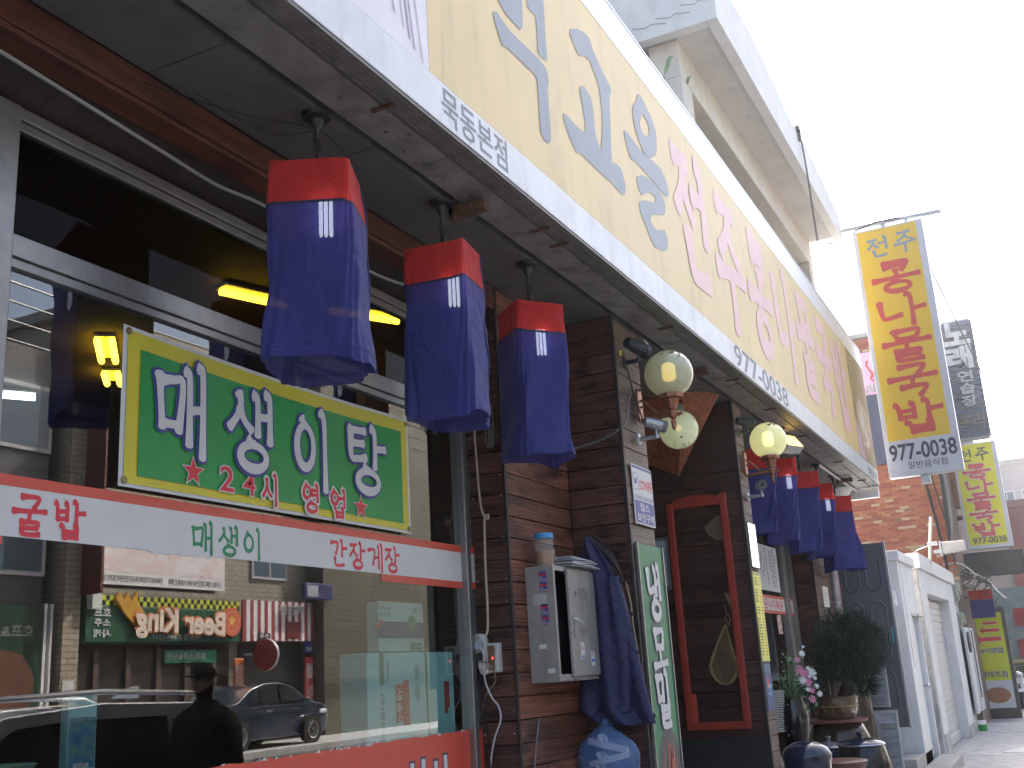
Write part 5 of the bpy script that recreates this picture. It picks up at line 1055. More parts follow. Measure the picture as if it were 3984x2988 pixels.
b = MB(); text(b, F, '매운낙지볶음', 12.15, 13.22, 2.18, 2.287, .0014, .02); b.build('lettering', REDL, t)
b = MB(); F.plate(b, 12.85, 13.05, 1.90, 2.12, 0, .002); tag(b.build('food_photo', print_mat('stew_print', [(.5, .12, .05), (.3, .05, .03), (.65, .55, .5), (.45, .1, .06)], 14, 4)), 'small food photo stuck on the far window under the red band', 'photo')
F = FRONT(2.71); b = MB(); F.plate(b, 14.30, 14.66, 2.23, 2.49, 0, .002); o = tag(b.build('notice_paper', PAPER), 'small white notice on the last wooden pillar', 'paper')
b = MB()
for k in range(6): F.plate(b, 14.34, 14.62-.03*(k % 3), 2.27+.033*k, 2.278+.033*k, .0022, .003)
b.build('notice_text', mat('notice_text', (.35, .35, .35), .6), o)
t = thing('drain_pipe', 'pale taped drain pipe at the end of the wooden front', 'pipe', (15.1, 2.72, 1)); b = MB(); b.tube([(15.1, 2.70, .6), (15.1, 2.70, 2.0), (15.12, 2.69, 3.1)], .05, 12); b.build('pipe_run', mat('pipe_tape', (.45, .44, .41), .6, var=.25, scale=8), t, smooth=True)
b = MB()
for z in (2.05, 2.32, 2.62): b.lathe((15.1, 2.70, z), [(.052, 0), (.056, .01), (.056, .06), (.052, .07)], 12)
b.build('pipe_collar', mat('pipe_collar', (.33, .32, .31), .6), t, smooth=True)
b = MB(); b.box(15.32, 15.9, 2.70, 2.71, 1.95, 2.75); tag(b.build('food_poster', print_mat('octopus_print', [(.22, .05, .07), (.45, .2, .22), (.3, .1, .12), (.55, .4, .4)], 6, 5)), 'dark red food poster half hidden behind the drain pipe', 'poster')
b = MB(); b.box(15.3, 16.0, 2.72, 3.2, 0, 3.9); tag(b.build('side_wall', mat('side_grey', (.25, .25, .255), .8, var=.1)), 'grey wall strip between the restaurant and the white garages', 'wall')

# ------------------------------------------------------------------ grey panelled steel door, standing open
DG = mat('door_grey', (.105, .11, .125), .45, .2, var=.06)
t = thing('steel_door', 'open dark grey panelled steel door beyond the potted pine', 'door', (15.3, 2.35, .66)); b = MB(); b.box(15.30, 15.34, 2.035, 2.66, .68, 3.06); b.build('leaf', DG, t, bevel=.004)
b = MB(); b.box(15.29, 15.345, 2.005, 2.034, .67, 3.07); b.build('edge_rail', mat('door_edge', (.33, .34, .35), .4, .5), t); F = SIDE(15.2995)
for (z0, z1) in ((2.42, 2.9), (1.55, 2.3), (.85, 1.4)):
    for (a0, a1) in ((-2.60, -2.385), (-2.315, -2.10)):
        b = MB(); k = .03; P0 = [(a0+k*0, z0+.06), (a0+.06, z0), (a1-.06, z0), (a1, z0+.06), (a1, z1-.06), (a1-.06, z1), (a0+.06, z1), (a0, z1-.06)]; c = ((a0+a1)/2, (z0+z1)/2)
        Pi = [(c[0]+(x-c[0])*.72, c[1]+(z-c[1])*.87) for x, z in P0]; vs = [F.p(x, z, 0) for x, z in P0]+[F.p(c[0]+(x-c[0])*.88, c[1]+(z-c[1])*.94, .014) for x, z in P0]+[F.p(x, z, .004) for x, z in Pi]
        fs = [(i, (i+1) % 8, 8+(i+1) % 8, 8+i) for i in range(8)]+[(8+i, 8+(i+1) % 8, 16+(i+1) % 8, 16+i) for i in range(8)]+[tuple(range(16, 24))]; b.add(vs, fs); b.build('door_panel', DG, t)
b = MB(); b.box(15.296, 15.299, 2.06, 2.075, 1.75, 1.95); b.build('edge_sticker', mat('sticker_cyan', (.1, .4, .55), .4), t)
ST = mat('step_concrete', (.36, .345, .32), .85, var=.15, scale=5, bump=.15)
b = MB(); b.box(15.1, 16.95, 1.98, 2.75, -.25, .30); tag(b.build('door_step', ST, bevel=.012), 'upper concrete step below the grey steel door', 'step')
b = MB(); b.box(15.6, 17.6, 1.66, 1.975, -.25, .15); tag(b.build('door_step', ST, bevel=.012), 'lower concrete step in front of the white garage corner', 'step')
LV = mat('louvre_grey', (.48, .485, .50), .4, .4, var=.06)
def louvre(label, x, y0, y1, z0, z1, n, lean):
    t = thing('louvre_panel', label, 'louvre', (x, (y0+y1)/2, z0), 'louvred vent panels leaning by the steel door'); Mx = Matrix.Translation((x, 0, z0)) @ Matrix.Rotation(lean, 4, 'Y') @ Matrix.Translation((-x, 0, -z0))
    b = MB(Mx); b.box(x, x+.03, y1-.07, y1, z0, z1); b.box(x, x+.03, y0, y0+.03, z0, z1); b.box(x, x+.03, y0+.03, y1-.07, z0, z0+.03); b.box(x, x+.03, y0+.03, y1-.07, z1-.04, z1); b.box(x+.026, x+.03, y0+.03, y1-.07, z0+.03, z1-.04); b.build('panel_frame', LV, t, bevel=.003)
    for i in range(n):
        z = z0+.04+(z1-z0-.09)*i/n; h = (z1-z0-.09)/n; b = MB(Mx); b.slab([(x-.055, y0+.032, z), (x-.055, y1-.072, z), (x+.022, y1-.072, z+h*.5), (x+.022, y0+.032, z+h*.5)], (.004, 0, .004)); b.build('louvre_blade', LV, t)
    return t
louvre('upper louvred grey vent panel behind the potted pine', 15.05, 2.19, 2.50, .95, 1.45, 5, R(4))
louvre('lower louvred grey vent panel standing beside the lidded jar', 14.6, 2.07, 2.37, .18, .93, 6, R(5))

# ------------------------------------------------------------------ white garages
GW = mat('garage_white', (.66, .66, .655), .75, var=.06, scale=3, stain=.14, bump=.08); GD = mat('garage_dirty', (.40, .39, .37), .85, var=.35, scale=5, stain=.4, bump=.1)
t = thing('white_garage', 'narrow white rendered store with a pale blue metal door', 'garage', (17, 2.5, 0))
b = MB(); b.box(16.08, 16.84, 1.98, 6, -.25, 2.86); b.box(16.84, 17.70, 1.98, 6, 2.15, 2.86); b.box(17.70, 17.78, 1.98, 6, -.25, 2.86); b.box(16.84, 17.70, 2.35, 6, -.25, 2.15); b.build('wall', GW, t, bevel=.008)
b = MB(); b.box(16.04, 17.82, 1.945, 6.0, 2.862, 3.0); b.build('parapet', GW, t, bevel=.008)
b = MB(); b.box(16.86, 17.68, 2.05, 2.09, .15, 2.12); b.build('metal_door', mat('door_pale', (.50, .54, .60), .45, .2, var=.05), t, bevel=.004)
b = MB(); b.tube([(17.58, 2.05, 1.12), (17.58, 2.0, 1.12)], .014, 8); b.sphere((17.58, 1.985, 1.12), .035, 12, 8); b.build('door_knob', MATS['chrome'], t, smooth=True); b = MB(); b.box(16.82, 17.72, 1.975, 1.985, 2.12, 2.16); b.tube([(17.45, 1.97, 2.13), (17.8, 1.95, 2.13)], .02, 8); b.build('door_lintel', mat('lintel_metal', (.35, .36, .38), .4, .6), t)
b = MB(); b.tube([(16.3, 1.9785, 2.85), (16.32, 1.9785, 2.4), (16.29, 1.9785, 2.0), (16.33, 1.9785, 1.4)], .004, 4); b.build('render_crack', mat('render_crack', (.35, .33, .3), .9), t)
t2 = thing('letter_box', 'white letter box fixed on the side of the narrow white store', 'letter box', (16.04, 2.2, 2.2)); b = MB(); b.box(15.93, 16.08, 2.05, 2.30, 2.235, 2.45); b.build('box_body', WHITE, t2, bevel=.015); b = MB(); b.box(15.925, 15.93, 2.09, 2.27, 2.39, 2.425); b.box(15.922, 15.931, 2.15, 2.165, 2.27, 2.36); b.box(15.922, 15.931, 2.165, 2.19, 2.3, 2.31); b.build('slot', mat('slot_dark', (.1, .08, .07), .6), t2)
t = thing('white_garage', 'wide white rendered garage with a grey roller shutter', 'garage', (21.5, 2.5, 0))
b = MB(); b.box(18.55, 19.25, 1.97, 6, -.25, 2.89); b.box(22.9, 24.1, 1.97, 6, -.25, 2.89); b.box(19.25, 22.9, 1.97, 6, 2.53, 2.89); b.box(19.25, 22.9, 2.2, 6, -.25, 2.53); b.build('wall', GW, t, bevel=.008)
b = MB(); b.box(18.5, 18.546, 2.0, 5.9, -.25, 2.88); b.build('side_wall', GD, t)
b = MB(); b.box(18.5, 24.35, 1.93, 6.0, 2.893, 3.14); b.build('parapet', GW, t, bevel=.01)
SH = mat('shutter_grey', (.50, .50, .49), .5, .2, var=.06)
for i in range(19):
    b = MB(); z = .17+.122*i; b.slab([(19.255, 2.15, z), (22.895, 2.15, z), (22.895, 2.145, z+.10), (19.255, 2.145, z+.10)], (0, .02, 0)); b.slab([(19.255, 2.154, z+.1), (22.895, 2.154, z+.1), (22.895, 2.162, z+.12), (19.255, 2.162, z+.12)], (0, .012, 0)); b.build('shutter_slat', SH, t)
b = MB(); b.box(19.27, 22.88, 2.12, 2.17, .0, .165); b.build('shutter_foot', SH, t, bevel=.006)
b = MB(); b.box(18.55, 19.26, 1.955, 1.968, -.2, .35); b.box(22.9, 24.1, 1.955, 1.968, -.2, .2); b.build('base_stain', GD, t)

# ------------------------------------------------------------------ brick building behind the garages
t = thing('brick_building', 'orange brick building rising behind the white garages', 'building', (30, 4, 0))
b = MB(); b.box(26.03, 60, 1.93, 14, 0, 8.95); b.build('wall', mat('mortar', (.20, .155, .125), .9, var=.12), t)
bc = [mat('brick_%s' % n, c, .75, var=.14, scale=14, bump=.15) for n, c in (('orange', (.36, .115, .055)), ('red', (.29, .08, .045)), ('amber', (.40, .17, .08)), ('tan', (.44, .32, .19)), ('brown', (.24, .10, .065)))]
BW, BH, JT = .205, .0645, .010; rr = random.Random(21); near = []; rest = [MB() for _ in bc]; meshes = {}
for k in range(5):
    q = MB(); q.box(-.012, .02, -BW/2+JT/2, BW/2-JT/2, -BH/2+JT/2, BH/2-JT/2); me_o = q.build('brick', bc[k]); meshes[k] = me_o.data; bpy.data.objects.remove(me_o)
count = 0
for r_ in range(46, 138):
    z = BH*(r_+.5)
    for c_ in range(0, 13):
        y = 1.94+BW*(c_+.5)+(BW/2 if r_ % 2 else 0)
        k = rr.choices(range(5), (50, 26, 14, 8, 3))[0]; d = rr.uniform(-.003, .004)
        if 52 <= r_ <= 85 and c_ < 9 and count < 290:
            o = bpy.data.objects.new('brick', meshes[k]); COL.objects.link(o); o.parent = t; o.location = (26.028+d-30, y-4, z); count += 1
        else: rest[k].box(26.015+d, 26.04, y-BW/2+JT/2, y+BW/2-JT/2, z-BH/2+JT/2, z+BH/2-JT/2)
for k in range(5): rest[k].build('bricks', bc[k], t, kind='stuff')
b = MB(); b.box(25.98, 26.1, 1.9, 6, 8.95, 9.05); b.build('coping', CONC, t)
F = SIDE(26.0)
t = thing('pink_banner', 'pink banner high on the brick wall, half hidden by the tall yellow sign', 'banner', (25.99, 3.2, 7.5)); b = MB(); F.plate(b, -4.6, -2.0, 7.52, 8.56, 0, .012); b.build('sheet', mat('banner_pink', (.72, .45, .56), .5, var=.12, scale=1.5), t)
b = MB(); F2 = SIDE(25.985); b.tube([F2.p(-3.18, 8.35, .004), F2.p(-3.22, 8.25, .004), F2.p(-3.12, 8.05, .004), F2.p(-3.06, 7.9, .004), F2.p(-3.10, 7.82, .004), F2.p(-3.16, 7.9, .004), F2.p(-3.08, 8.06, .004)], .022, 6); b.build('note_print', mat('note_red', (.6, .12, .1), .5), t)
b = MB(); text(b, F2, '노래', -3.60, -2.98, 7.57, 7.76, .004, .05); b.build('letter_outline', INK, t); b = MB(); text(b, F2, '노래', -3.60, -2.98, 7.57, 7.76, .008, .015); b.build('letter', WHITE2, t)
b = MB(); F.plate(b, -4.8, -2.2, 5.84, 7.5, 0, .06); tag(b.build('navy_panel', mat('panel_navy', (.045, .055, .10), .5, var=.05)), 'plain dark navy panel on the brick wall under the pink banner', 'panel')

# ------------------------------------------------------------------ tall blade signs
def blade(label, x, y0, y1, z0, z1, th, yel, bz, frame_m, grp):
    """box sign standing out from the facade; y0 street edge, y1 wall edge, yellow field above bz"""
    t = thing('blade_sign', label, 'sign', (x, (y0+y1)/2, z0), grp); b = MB(); b.box(x+.004, x+th, y0, y1, z0, z1); b.build('casing', frame_m, t, bevel=.008); F = SIDE(x)
    b = MB(); F.plate(b, -y1+.005, -y0-.005, z0+.008, z1-.008, -.004, 0); b.build('face', WHITE2 if False else mat('blade_white', (.50, .51, .545), .4, var=.05, stain=.08), t)
    b = MB(); F.plate(b, -y1+.06, -y0-.095, bz, z1-.03, 0, .0015); b.build('yellow_field', yel, t); return t, F
BY = mat('blade_yellow', (.66, .44, .045), .45, var=.04, scale=2); BR_ = mat('blade_red', (.52, .085, .07), .45, var=.04)
t, F = blade('large yellow blade sign with red letters, projecting past the end of the signboard', 16.0, .90, 1.895, 4.0, 7.76, .16, BY, 4.52, mat('blade_metal', (.55, .56, .58), .35, .7), 'yellow blade signs over the pavement')
b = MB(); brush(b, F, '전', -1.71, -1.40, 7.30, 7.60, .002, .15); brush(b, F, '주', -1.32, -1.03, 7.33, 7.62, .002, .15); b.build('lettering', mat('blade_grey', (.22, .27, .33), .45), t)
for i, c_ in enumerate('콩나물국밥'):
    z1 = 7.18-.53*i; b = MB(); brush(b, F, c_, -1.70, -1.05, z1-.45, z1, .002, .15); b.build('letter', BR_, t)
b = MB(); text(b, F, '977-0038', -1.84, -.95, 4.235, 4.46, .002, .022); text(b, F, '일반음식점', -1.62, -1.10, 4.10, 4.20, .002, .006); b.build('lettering', INK, t)
b = MB(); b.tube([(16.08, 2.14, 7.86), (16.08, .62, 7.83)], .035, 4); b.box(16.05, 16.11, 1.42, 1.48, 7.76, 7.84); b.box(16.05, 16.11, 1.1, 1.14, 7.76, 7.83); b.box(16.02, 16.14, 1.36, 1.48, 3.88, 3.995); b.build('support_pole', mat('pole_galv', (.42, .43, .44), .5, .6, var=.2), t)
b = MB(); b.tube([(16.06, 2.3, 7.72), (16.06, 2.05, 7.62), (16.05, 1.85, 7.8), (16.05, 1.55, 7.87), (16.05, 1.2, 7.86)], .012, 6); b.build('power_lead', BLACK, t)
t, F = blade('smaller lime yellow blade sign with outlined red letters above the dark display board', 28.0, .80, 1.80, 3.87, 6.4, .2, mat('blade_lime', (.62, .58, .03), .45, var=.04), 3.955, MATS['blade_metal'], 'yellow blade signs over the pavement')
for off, tt, mm, nm in ((.014, .003, WHITE2, 'letter_outline'), (0, .008, BR_, 'letter')):
    for i, c_ in enumerate('콩나물국밥'):
        z1 = 5.87-.35*i; b = MB(); brush(b, F, c_, -1.62, -1.02, z1-.30, z1, tt, .15, off); b.build(nm, mm, t)
b = MB(); brush(b, F, '전', -1.63, -1.36, 5.97, 6.24, .003, .16); brush(b, F, '주', -1.27, -.99, 6.0, 6.27, .003, .16); text(b, F, '977-0038', -1.65, -.92, 3.99, 4.13, .003, .025); b.build('lettering', INK, t)
b = MB(); b.box(28.05, 28.15, 1.80, 1.95, 4.6, 4.7); b.box(28.05, 28.15, 1.8, 1.95, 5.8, 5.9); b.build('bracket', RUST, t)
t = thing('display_board', 'dark dotted display board hanging under the lime yellow sign', 'display', (28.1, 1.3, 3.2)); b = MB(); b.box(28.02, 28.2, .62, 2.0, 3.23, 3.80); b.build('case', mat('board_case', (.025, .026, .036), .4), t, bevel=.01)
b = MB(); b.box(28.008, 28.019, .70, 1.90, 3.29, 3.74); b.build('dot_panel', mat('dot_panel', (.03, .027, .025), .5, var=.3, scale=60), t)
b = MB()
for i in range(54):
    for j in range(18): y = .72+.0215*i; z = 3.30+.0242*j; b.box(28.003, 28.007, y, y+.008, z, z+.009)
b.build('pixel_dots', mat('pixel_dot', (.16, .14, .11), .4), t, kind='stuff')
t = thing('blade_sign', 'dark slatted old sign with raised pale letters behind the large yellow sign', 'sign', (30, 1.3, 6.9), 'old signs over the street'); SL = mat('slat_grey', (.14, .155, .18), .5, .2, var=.2, scale=6)
for i in range(21):
    z = 6.92+.15*i; b = MB(); b.slab([(30.0, .92, z), (30.0, 1.70, z), (30.05, 1.70, z+.13), (30.05, .92, z+.13)], (.3, 0, 0)); b.build('slat', SL, t)
b = MB(); b.box(30.06, 30.3, .96, 1.66, 6.85, 10.1); b.build('core', mat('slat_core', (.45, .46, .48), .6), t)
F = SIDE(29.96); b = MB(); text(b, F, '노', -1.62, -1.04, 9.42, 9.98, .01, .05); text(b, F, '래', -1.62, -1.06, 8.75, 9.33, .01, .05); b.build('letter', mat('old_white', (.56, .56, .54), .6, var=.15, stain=.3), t)
b = MB()
for i, c_ in enumerate('연습장'): text(b, F, c_, -1.46, -1.10, 8.38-.33*i, 8.66-.33*i, .01, .03)
b.build('letter', mat('old_grey', (.45, .47, .45), .6), t)
b = MB(); text(b, F, '우', -1.60, -1.32, 7.16, 7.5, .01, .015); text(b, F, '리', -1.28, -1.0, 7.12, 7.5, .01, .015); b.build('letter', mat('old_gold', (.28, .24, .17), .5), t)
b = MB(); b.box(30.1, 30.2, 1.7, 2.4, 8.0, 8.1); b.box(30.1, 30.2, 1.7, 2.4, 9.4, 9.5); b.build('bracket', RUST, t)
b = MB(); b.box(30.0, 60, 2.3, 9, 8.95, 9.0); o = b.build('roof_slab', CONC, bpy.data.objects['brick_building'])
b = MB(); b.box(27.9, 28.4, 1.82, 1.98, 4.9, 6.2); tag(b.build('rusty_box', mat('rust_panel', (.25, .12, .06), .7, .3, var=.5, scale=3)), 'rusty metal box between the brick wall and the lime yellow sign', 'box')

# ------------------------------------------------------------------ pavement end: meters, awning, arrow sign, floodlight pole
MG = mat('meter_grey', (.30, .31, .30), .45, var=.1); MGC = mat('meter_glass', (.34, .37, .27), .2, var=.2)
for i, (x, z, h, lab) in enumerate(((24.9, 2.75, .48, 'left upper electricity meter past the garage corner'), (25.6, 2.85, .34, 'right upper electricity meter past the garage corner'), (24.95, 2.20, .30, 'left lower electricity meter past the garage corner'), (25.6, 2.24, .28, 'right lower electricity meter with a clear cover'))):
    t = thing('electricity_meter', lab, 'meter', (x, 2.0, z-h/2), 'electricity meters by the garage'); b = MB(); b.box(x-.22, x+.22, 1.98, 2.06, z-h/2, z+h/2); b.build('case', MG, t, bevel=.015); b = MB(); b.box(x-.15, x+.15, 1.93, 1.978, z-h*.36, z+h*.38); b.build('cover', MGC, t, bevel=.012)
b = MB(); b.box(24.5, 27.6, 2.06, 2.2, 0, 2.7); tag(b.build('meter_wall', mat('meter_panel', (.56, .58, .57), .6, var=.08)), 'pale painted panel wall carrying the electricity meters', 'wall')
t = thing('folding_gate', 'tall white folded metal shutter with latch rod', 'gate', (26.2, 1.95, .3))
for k in range(4): b = MB(); b.box(24.6+.62*k, 25.2+.62*k, 1.90+.02*(k % 2), 1.95+.02*(k % 2), .32, 2.05); b.build('leaf', mat('gate_white', (.55, .57, .58), .5, var=.06), t, bevel=.008)
b = MB(); b.tube([(26.0, 1.885, 2.0), (26.02, 1.885, 1.0), (26.05, 1.885, .62)], .014, 6); b.box(25.9, 26.2, 1.87, 1.89, .6, .64); b.build('latch_rod', mat('rod_dark', (.2, .2, .2), .5), t)
t = thing('cable_coil', 'loop of black cable hung under the meters', 'cable', (24.9, 1.95, 1.7)); b = MB()
for k in range(4): b.tube([(24.9+.02*k+.13*math.cos(a), 1.89-.004*k, 1.74+.2*math.sin(a)) for a in [2*math.pi*i/16 for i in range(17)]], .016, 6)
b.build('coil', BLACK, t)
t = thing('arched_awning', 'small arched awning frame with tangled cables above the meters', 'awning', (26.5, 1.6, 2.6)); AW = mat('awning_pipe', (.40, .37, .31), .5, .3, var=.15)
for (x, pts) in ((26.0, [(2.2, 3.46), (1.95, 3.45), (1.82, 3.40), (1.67, 3.25), (1.6, 3.15)]), (26.6, [(2.1, 3.25), (1.85, 3.28), (1.60, 3.20), (1.42, 3.05), (1.26, 2.78), (1.14, 2.64)])):
    b = MB(); b.tube([(x, y, z) for y, z in pts], .024, 7); b.build('hoop', AW, t, smooth=True)
b = MB(); b.tube([(26.0, 1.62, 3.16), (26.6, 1.6, 3.2)], .02, 6); b.tube([(26.1, 1.9, 2.99), (26.58, 1.62, 3.19)], .022, 6); b.build('strut', AW, t)
vs = []; fs = []; arc = [(1.85, 3.30), (1.60, 3.225), (1.42, 3.075), (1.26, 2.805), (1.12, 2.65)]
for y, z in arc: vs += [(26.62, y, z), (27.7, y, z+.02)]
for i in range(4): fs.append((2*i, 2*i+1, 2*i+3, 2*i+2))
b = MB(); b.add(vs, fs); o = b.build('awning_sheet', mat('poly_sheet', (.45, .47, .46), .3, var=.1, trans=.3), t, smooth=True)
b = MB(); rr = random.Random(31)
for k in range(22):
    y0 = rr.uniform(1.3, 2.1); z0 = rr.uniform(2.75, 3.25); pts = [Vector((26.3+rr.uniform(-.2, .3), y0, z0))]
    for q in range(6): pts.append(pts[-1]+Vector((rr.uniform(-.1, .1), rr.uniform(-.16, .16), rr.uniform(-.12, .1))))
    b.tube(pts, rr.uniform(.008, .02), 5)
b.build('cable_tangle', mat('tangle', (.06, .055, .05), .6, var=.4), t)
for (y, lab, lean) in ((1.80, 'small cloth lantern under the arched awning, left one of the three', 0), (1.62, 'small cloth lantern under the arched awning, middle one of the three', 0), (1.48, 'small cloth lantern under the arched awning, nearest the street', 0)):
    t = thing('cloth_lantern', lab, 'lantern', (27.0, y, 2.8), 'small lanterns under the awning'); b = MB(); b.slab([(26.93, y-.085, 2.88), (27.1, y-.085, 2.88), (27.1, y+.085, 2.88), (26.93, y+.085, 2.88)], (0, 0, -.22)); b.build('red_top', CR, t, bevel=.02)
    b = MB(); b.slab([(26.93, y-.086, 2.66), (27.1, y-.086, 2.66), (27.1, y+.086, 2.66), (26.93, y+.086, 2.66)], (0, 0, -.4)); b.build('blue_cover', CB, t)
t = thing('arrow_sign', 'tall yellow standing sign with red arrows and a food photo', 'sign', (28.4, 1.7, 0)); b = MB(); b.box(28.41, 28.55, 1.27, 2.13, 0.0, 2.53); b.build('frame', mat('stand_brown', (.075, .065, .05), .5, var=.15), t, bevel=.01); F = SIDE(28.405)
b = MB(); F.plate(b, -2.06, -1.355, .86, 2.40, 0, .004); b.build('yellow_face', mat('stand_yellow', (.52, .56, .02), .45, var=.05), t); b = MB(); F.plate(b, -2.06, -1.355, .24, .859, 0, .004); b.build('photo_face', mat('photo_ground', (.52, .53, .56), .5, var=.06), t)
def arrow(fr, a_tip, a_end, z, h, s, tt, g):
    return [(a_tip-g*1.6, z), (a_tip+h*1.05+g, z-h-g*1.2), (a_tip+h*1.05+g, z-s-g), (a_end+g, z-s-g), (a_end+g, z+s+g), (a_tip+h*1.05+g, z+s+g), (a_tip+h*1.05+g, z+h+g*1.2)]
for (a0, a1, z, h, s) in ((-1.79, -1.47, 2.165, .06, .025), (-1.88, -1.45, 2.0, .085, .034), (-2.01, -1.44, 1.80, .115, .045)):
    b = MB(); F.poly(b, arrow(F, a0, a1, z, h, s, 0, .008), .005); b.build('arrow_outline', WHITE2, t); b = MB(); F.poly(b, arrow(F, a0, a1, z, h, s, 0, 0), .008); b.build('arrow', REDL, t)
for off, tt, mm, nm in ((.05, .005, WHITE2, 'text_outline'), (.018, .009, NAVY, 'lettering')):
    b = MB(); text(b, F, '24시영업', -2.0, -1.44, 1.48, 1.60, tt, off); b.build(nm, mm, t)
for off, tt, mm, nm in ((.05, .005, WHITE2, 'text_outline'), (.018, .009, INK, 'lettering')):
    b = MB(); text(b, F, '명태조림', -2.0, -1.43, .93, 1.07, tt, off); b.build(nm, mm, t)
b = MB(); F.poly(b, [(-1.71+.31*math.cos(i*.2617), .51+.2*math.sin(i*.2617)) for i in range(24)], .0052); b.build('plate_print', WHITE2, t)
b = MB(); F.poly(b, [(-1.71+.28*math.cos(i*.2617), .53+.18*math.sin(i*.2617)) for i in range(24)], .0075); b.build('food_print', print_mat('fish_print', [(.10, .02, .02), (.45, .13, .08), (.16, .14, .05), (.55, .3, .22)], 22, 6), t)
t = thing('paint_can', 'small green and white can on the pavement by the garage corner', 'can', (24.5, 1.86, 0)); b = MB(); b.lathe((24.5, 1.86, 0), [(.085, .0), (.085, .13)], 16); b.build('can_body', GREEN, t, smooth=True); b = MB(); b.lathe((24.5, 1.86, 0), [(.086, .13), (.086, .2), (.08, .205), (.001, .2)], 16); b.build('can_top', WHITE, t, smooth=True)
t = thing('flood_pole', 'white pole on the garage roof with a grey floodlight on an arm', 'floodlight', (20.3, 1.95, 3.1)); b = MB(); b.tube([(20.1, 1.93, 3.05), (20.05, 1.88, 3.4), (20.0, 1.79, 3.85)], .028, 10); b.build('pole', mat('pole_cream', (.55, .52, .45), .5), t, smooth=True)
b = MB(); b.box(19.95, 20.08, 1.76, 1.92, 3.36, 3.42); b.box(20.0, 20.06, 1.66, 1.84, 3.22, 3.28); b.build('clamp', mat('clamp_metal', (.45, .47, .5), .4, .6), t)
b = MB(); b.slab([(19.98, 1.70, 3.40), (19.98, 1.68, 3.19), (19.98, 1.31, 3.22), (19.98, 1.32, 3.40)], (.14, 0, 0)); b.build('lamp_head', mat('flood_head', (.40, .385, .37), .5, .2), t, bevel=.01); b = MB(); b.box(19.96, 20.14, 1.70, 1.73, 3.17, 3.42); b.build('lamp_cap', MATS['clamp_metal'], t)
for lab, pts, r in (('thick black cable hanging down the brick wall from the tall sign', [(25.9, 2.33, 6.0), (25.9, 2.3, 5.2), (25.9, 2.2, 4.2), (25.9, 2.15, 3.3)], .03), ('thin slanting cable on the brick wall', [(25.9, 2.22, 5.9), (25.9, 2.1, 4.9), (25.9, 1.98, 4.1), (25.9, 1.98, 3.4)], .016), ('bundle of black cables at the corner of the brick wall', [(25.88, 1.99, 6.0), (25.88, 1.95, 5.2), (25.88, 1.98, 4.4), (25.88, 2.0, 3.6)], .05), ('grey conduit beside the cable bundle', [(25.85, 1.9, 5.9), (25.85, 1.86, 5.0), (25.85, 1.92, 4.2), (25.85, 2.05, 3.6)], .02), ('black cable looping from the white pole to the garage roof', [(20.05, 1.9, 3.36), (20.1, 2.0, 3.34), (20.1, 2.15, 3.28), (20.1, 2.25, 3.15)], .013)):
    wire('hanging_cable', lab, pts, r, BLACK if 'grey' not in lab else WGR)
for k, (x, lab) in enumerate(((12.78, 'pair of thin wires hanging from the balcony parapet, left one'), (12.86, 'pair of thin wires hanging from the balcony parapet, right one'))):
    wire('hanging_wire', lab, [(x-.05, 1.95, 8.02), (x, 1.94, 7.5), (x+.1, 1.95, 6.9), (x+.16+.05*k, 1.96, 6.4), (x+.2+.05*k, 2.0, 5.9)], .005, WGR)
b = MB(); b.tube([(12.68, 1.96, 8.05), (12.72, 1.96, 7.85)], .03, 6); b.box(12.62, 12.76, 1.93, 1.97, 7.96, 8.02); tag(b.build('wire_bracket', WGR), 'small bracket on the balcony parapet holding the hanging wires', 'bracket')
for k, (y, z0, z1, lab) in enumerate(((.6, 7.0, 6.3, 'street wire sagging away beyond the tall yellow sign'),)):
    wire('street_wire', lab, [(16.1, y+.4, z0+.4), (24, y, z0-.2), (34, y-.6, z1-.2), (48, y-1.5, z1+.4)], .012, BLACK)
for (x, z, lab, a) in ((9.30, 7.02, 'green leaf poking up over the sign near the balcony corner', .5), (8.62, 6.93, 'broad green leaf poking up over the sign at the wall edge', .9)):
    b = MB(); c = Vector((x, 2.44, z-.12)); vs = [c]; 
    for i in range(1, 9):
        f = i/9; w_ = .07*math.sin(math.pi*f); p = c+Vector((.25*f*a, -.05*f, .42*f-.1*f*f)); vs += [p+Vector((-w_*.6, 0, w_*.4)), p+Vector((w_*.6, .02, -w_*.4))]
    vs.append(c+Vector((.25*a, -.05, .32))); fs = [(0, 2, 1)]+[(2*i-1, 2*i, 2*i+2, 2*i+1) for i in range(1, 8)]+[(15, 16, 17)]
    b.add(vs, fs); b.tube([c-Vector((0, 0, .6)), c], .008, 5); tag(b.build('leaf_shoot', mat('leaf_shoot', (.10, .20, .05), .4, var=.2), smooth=True), lab, 'plant')

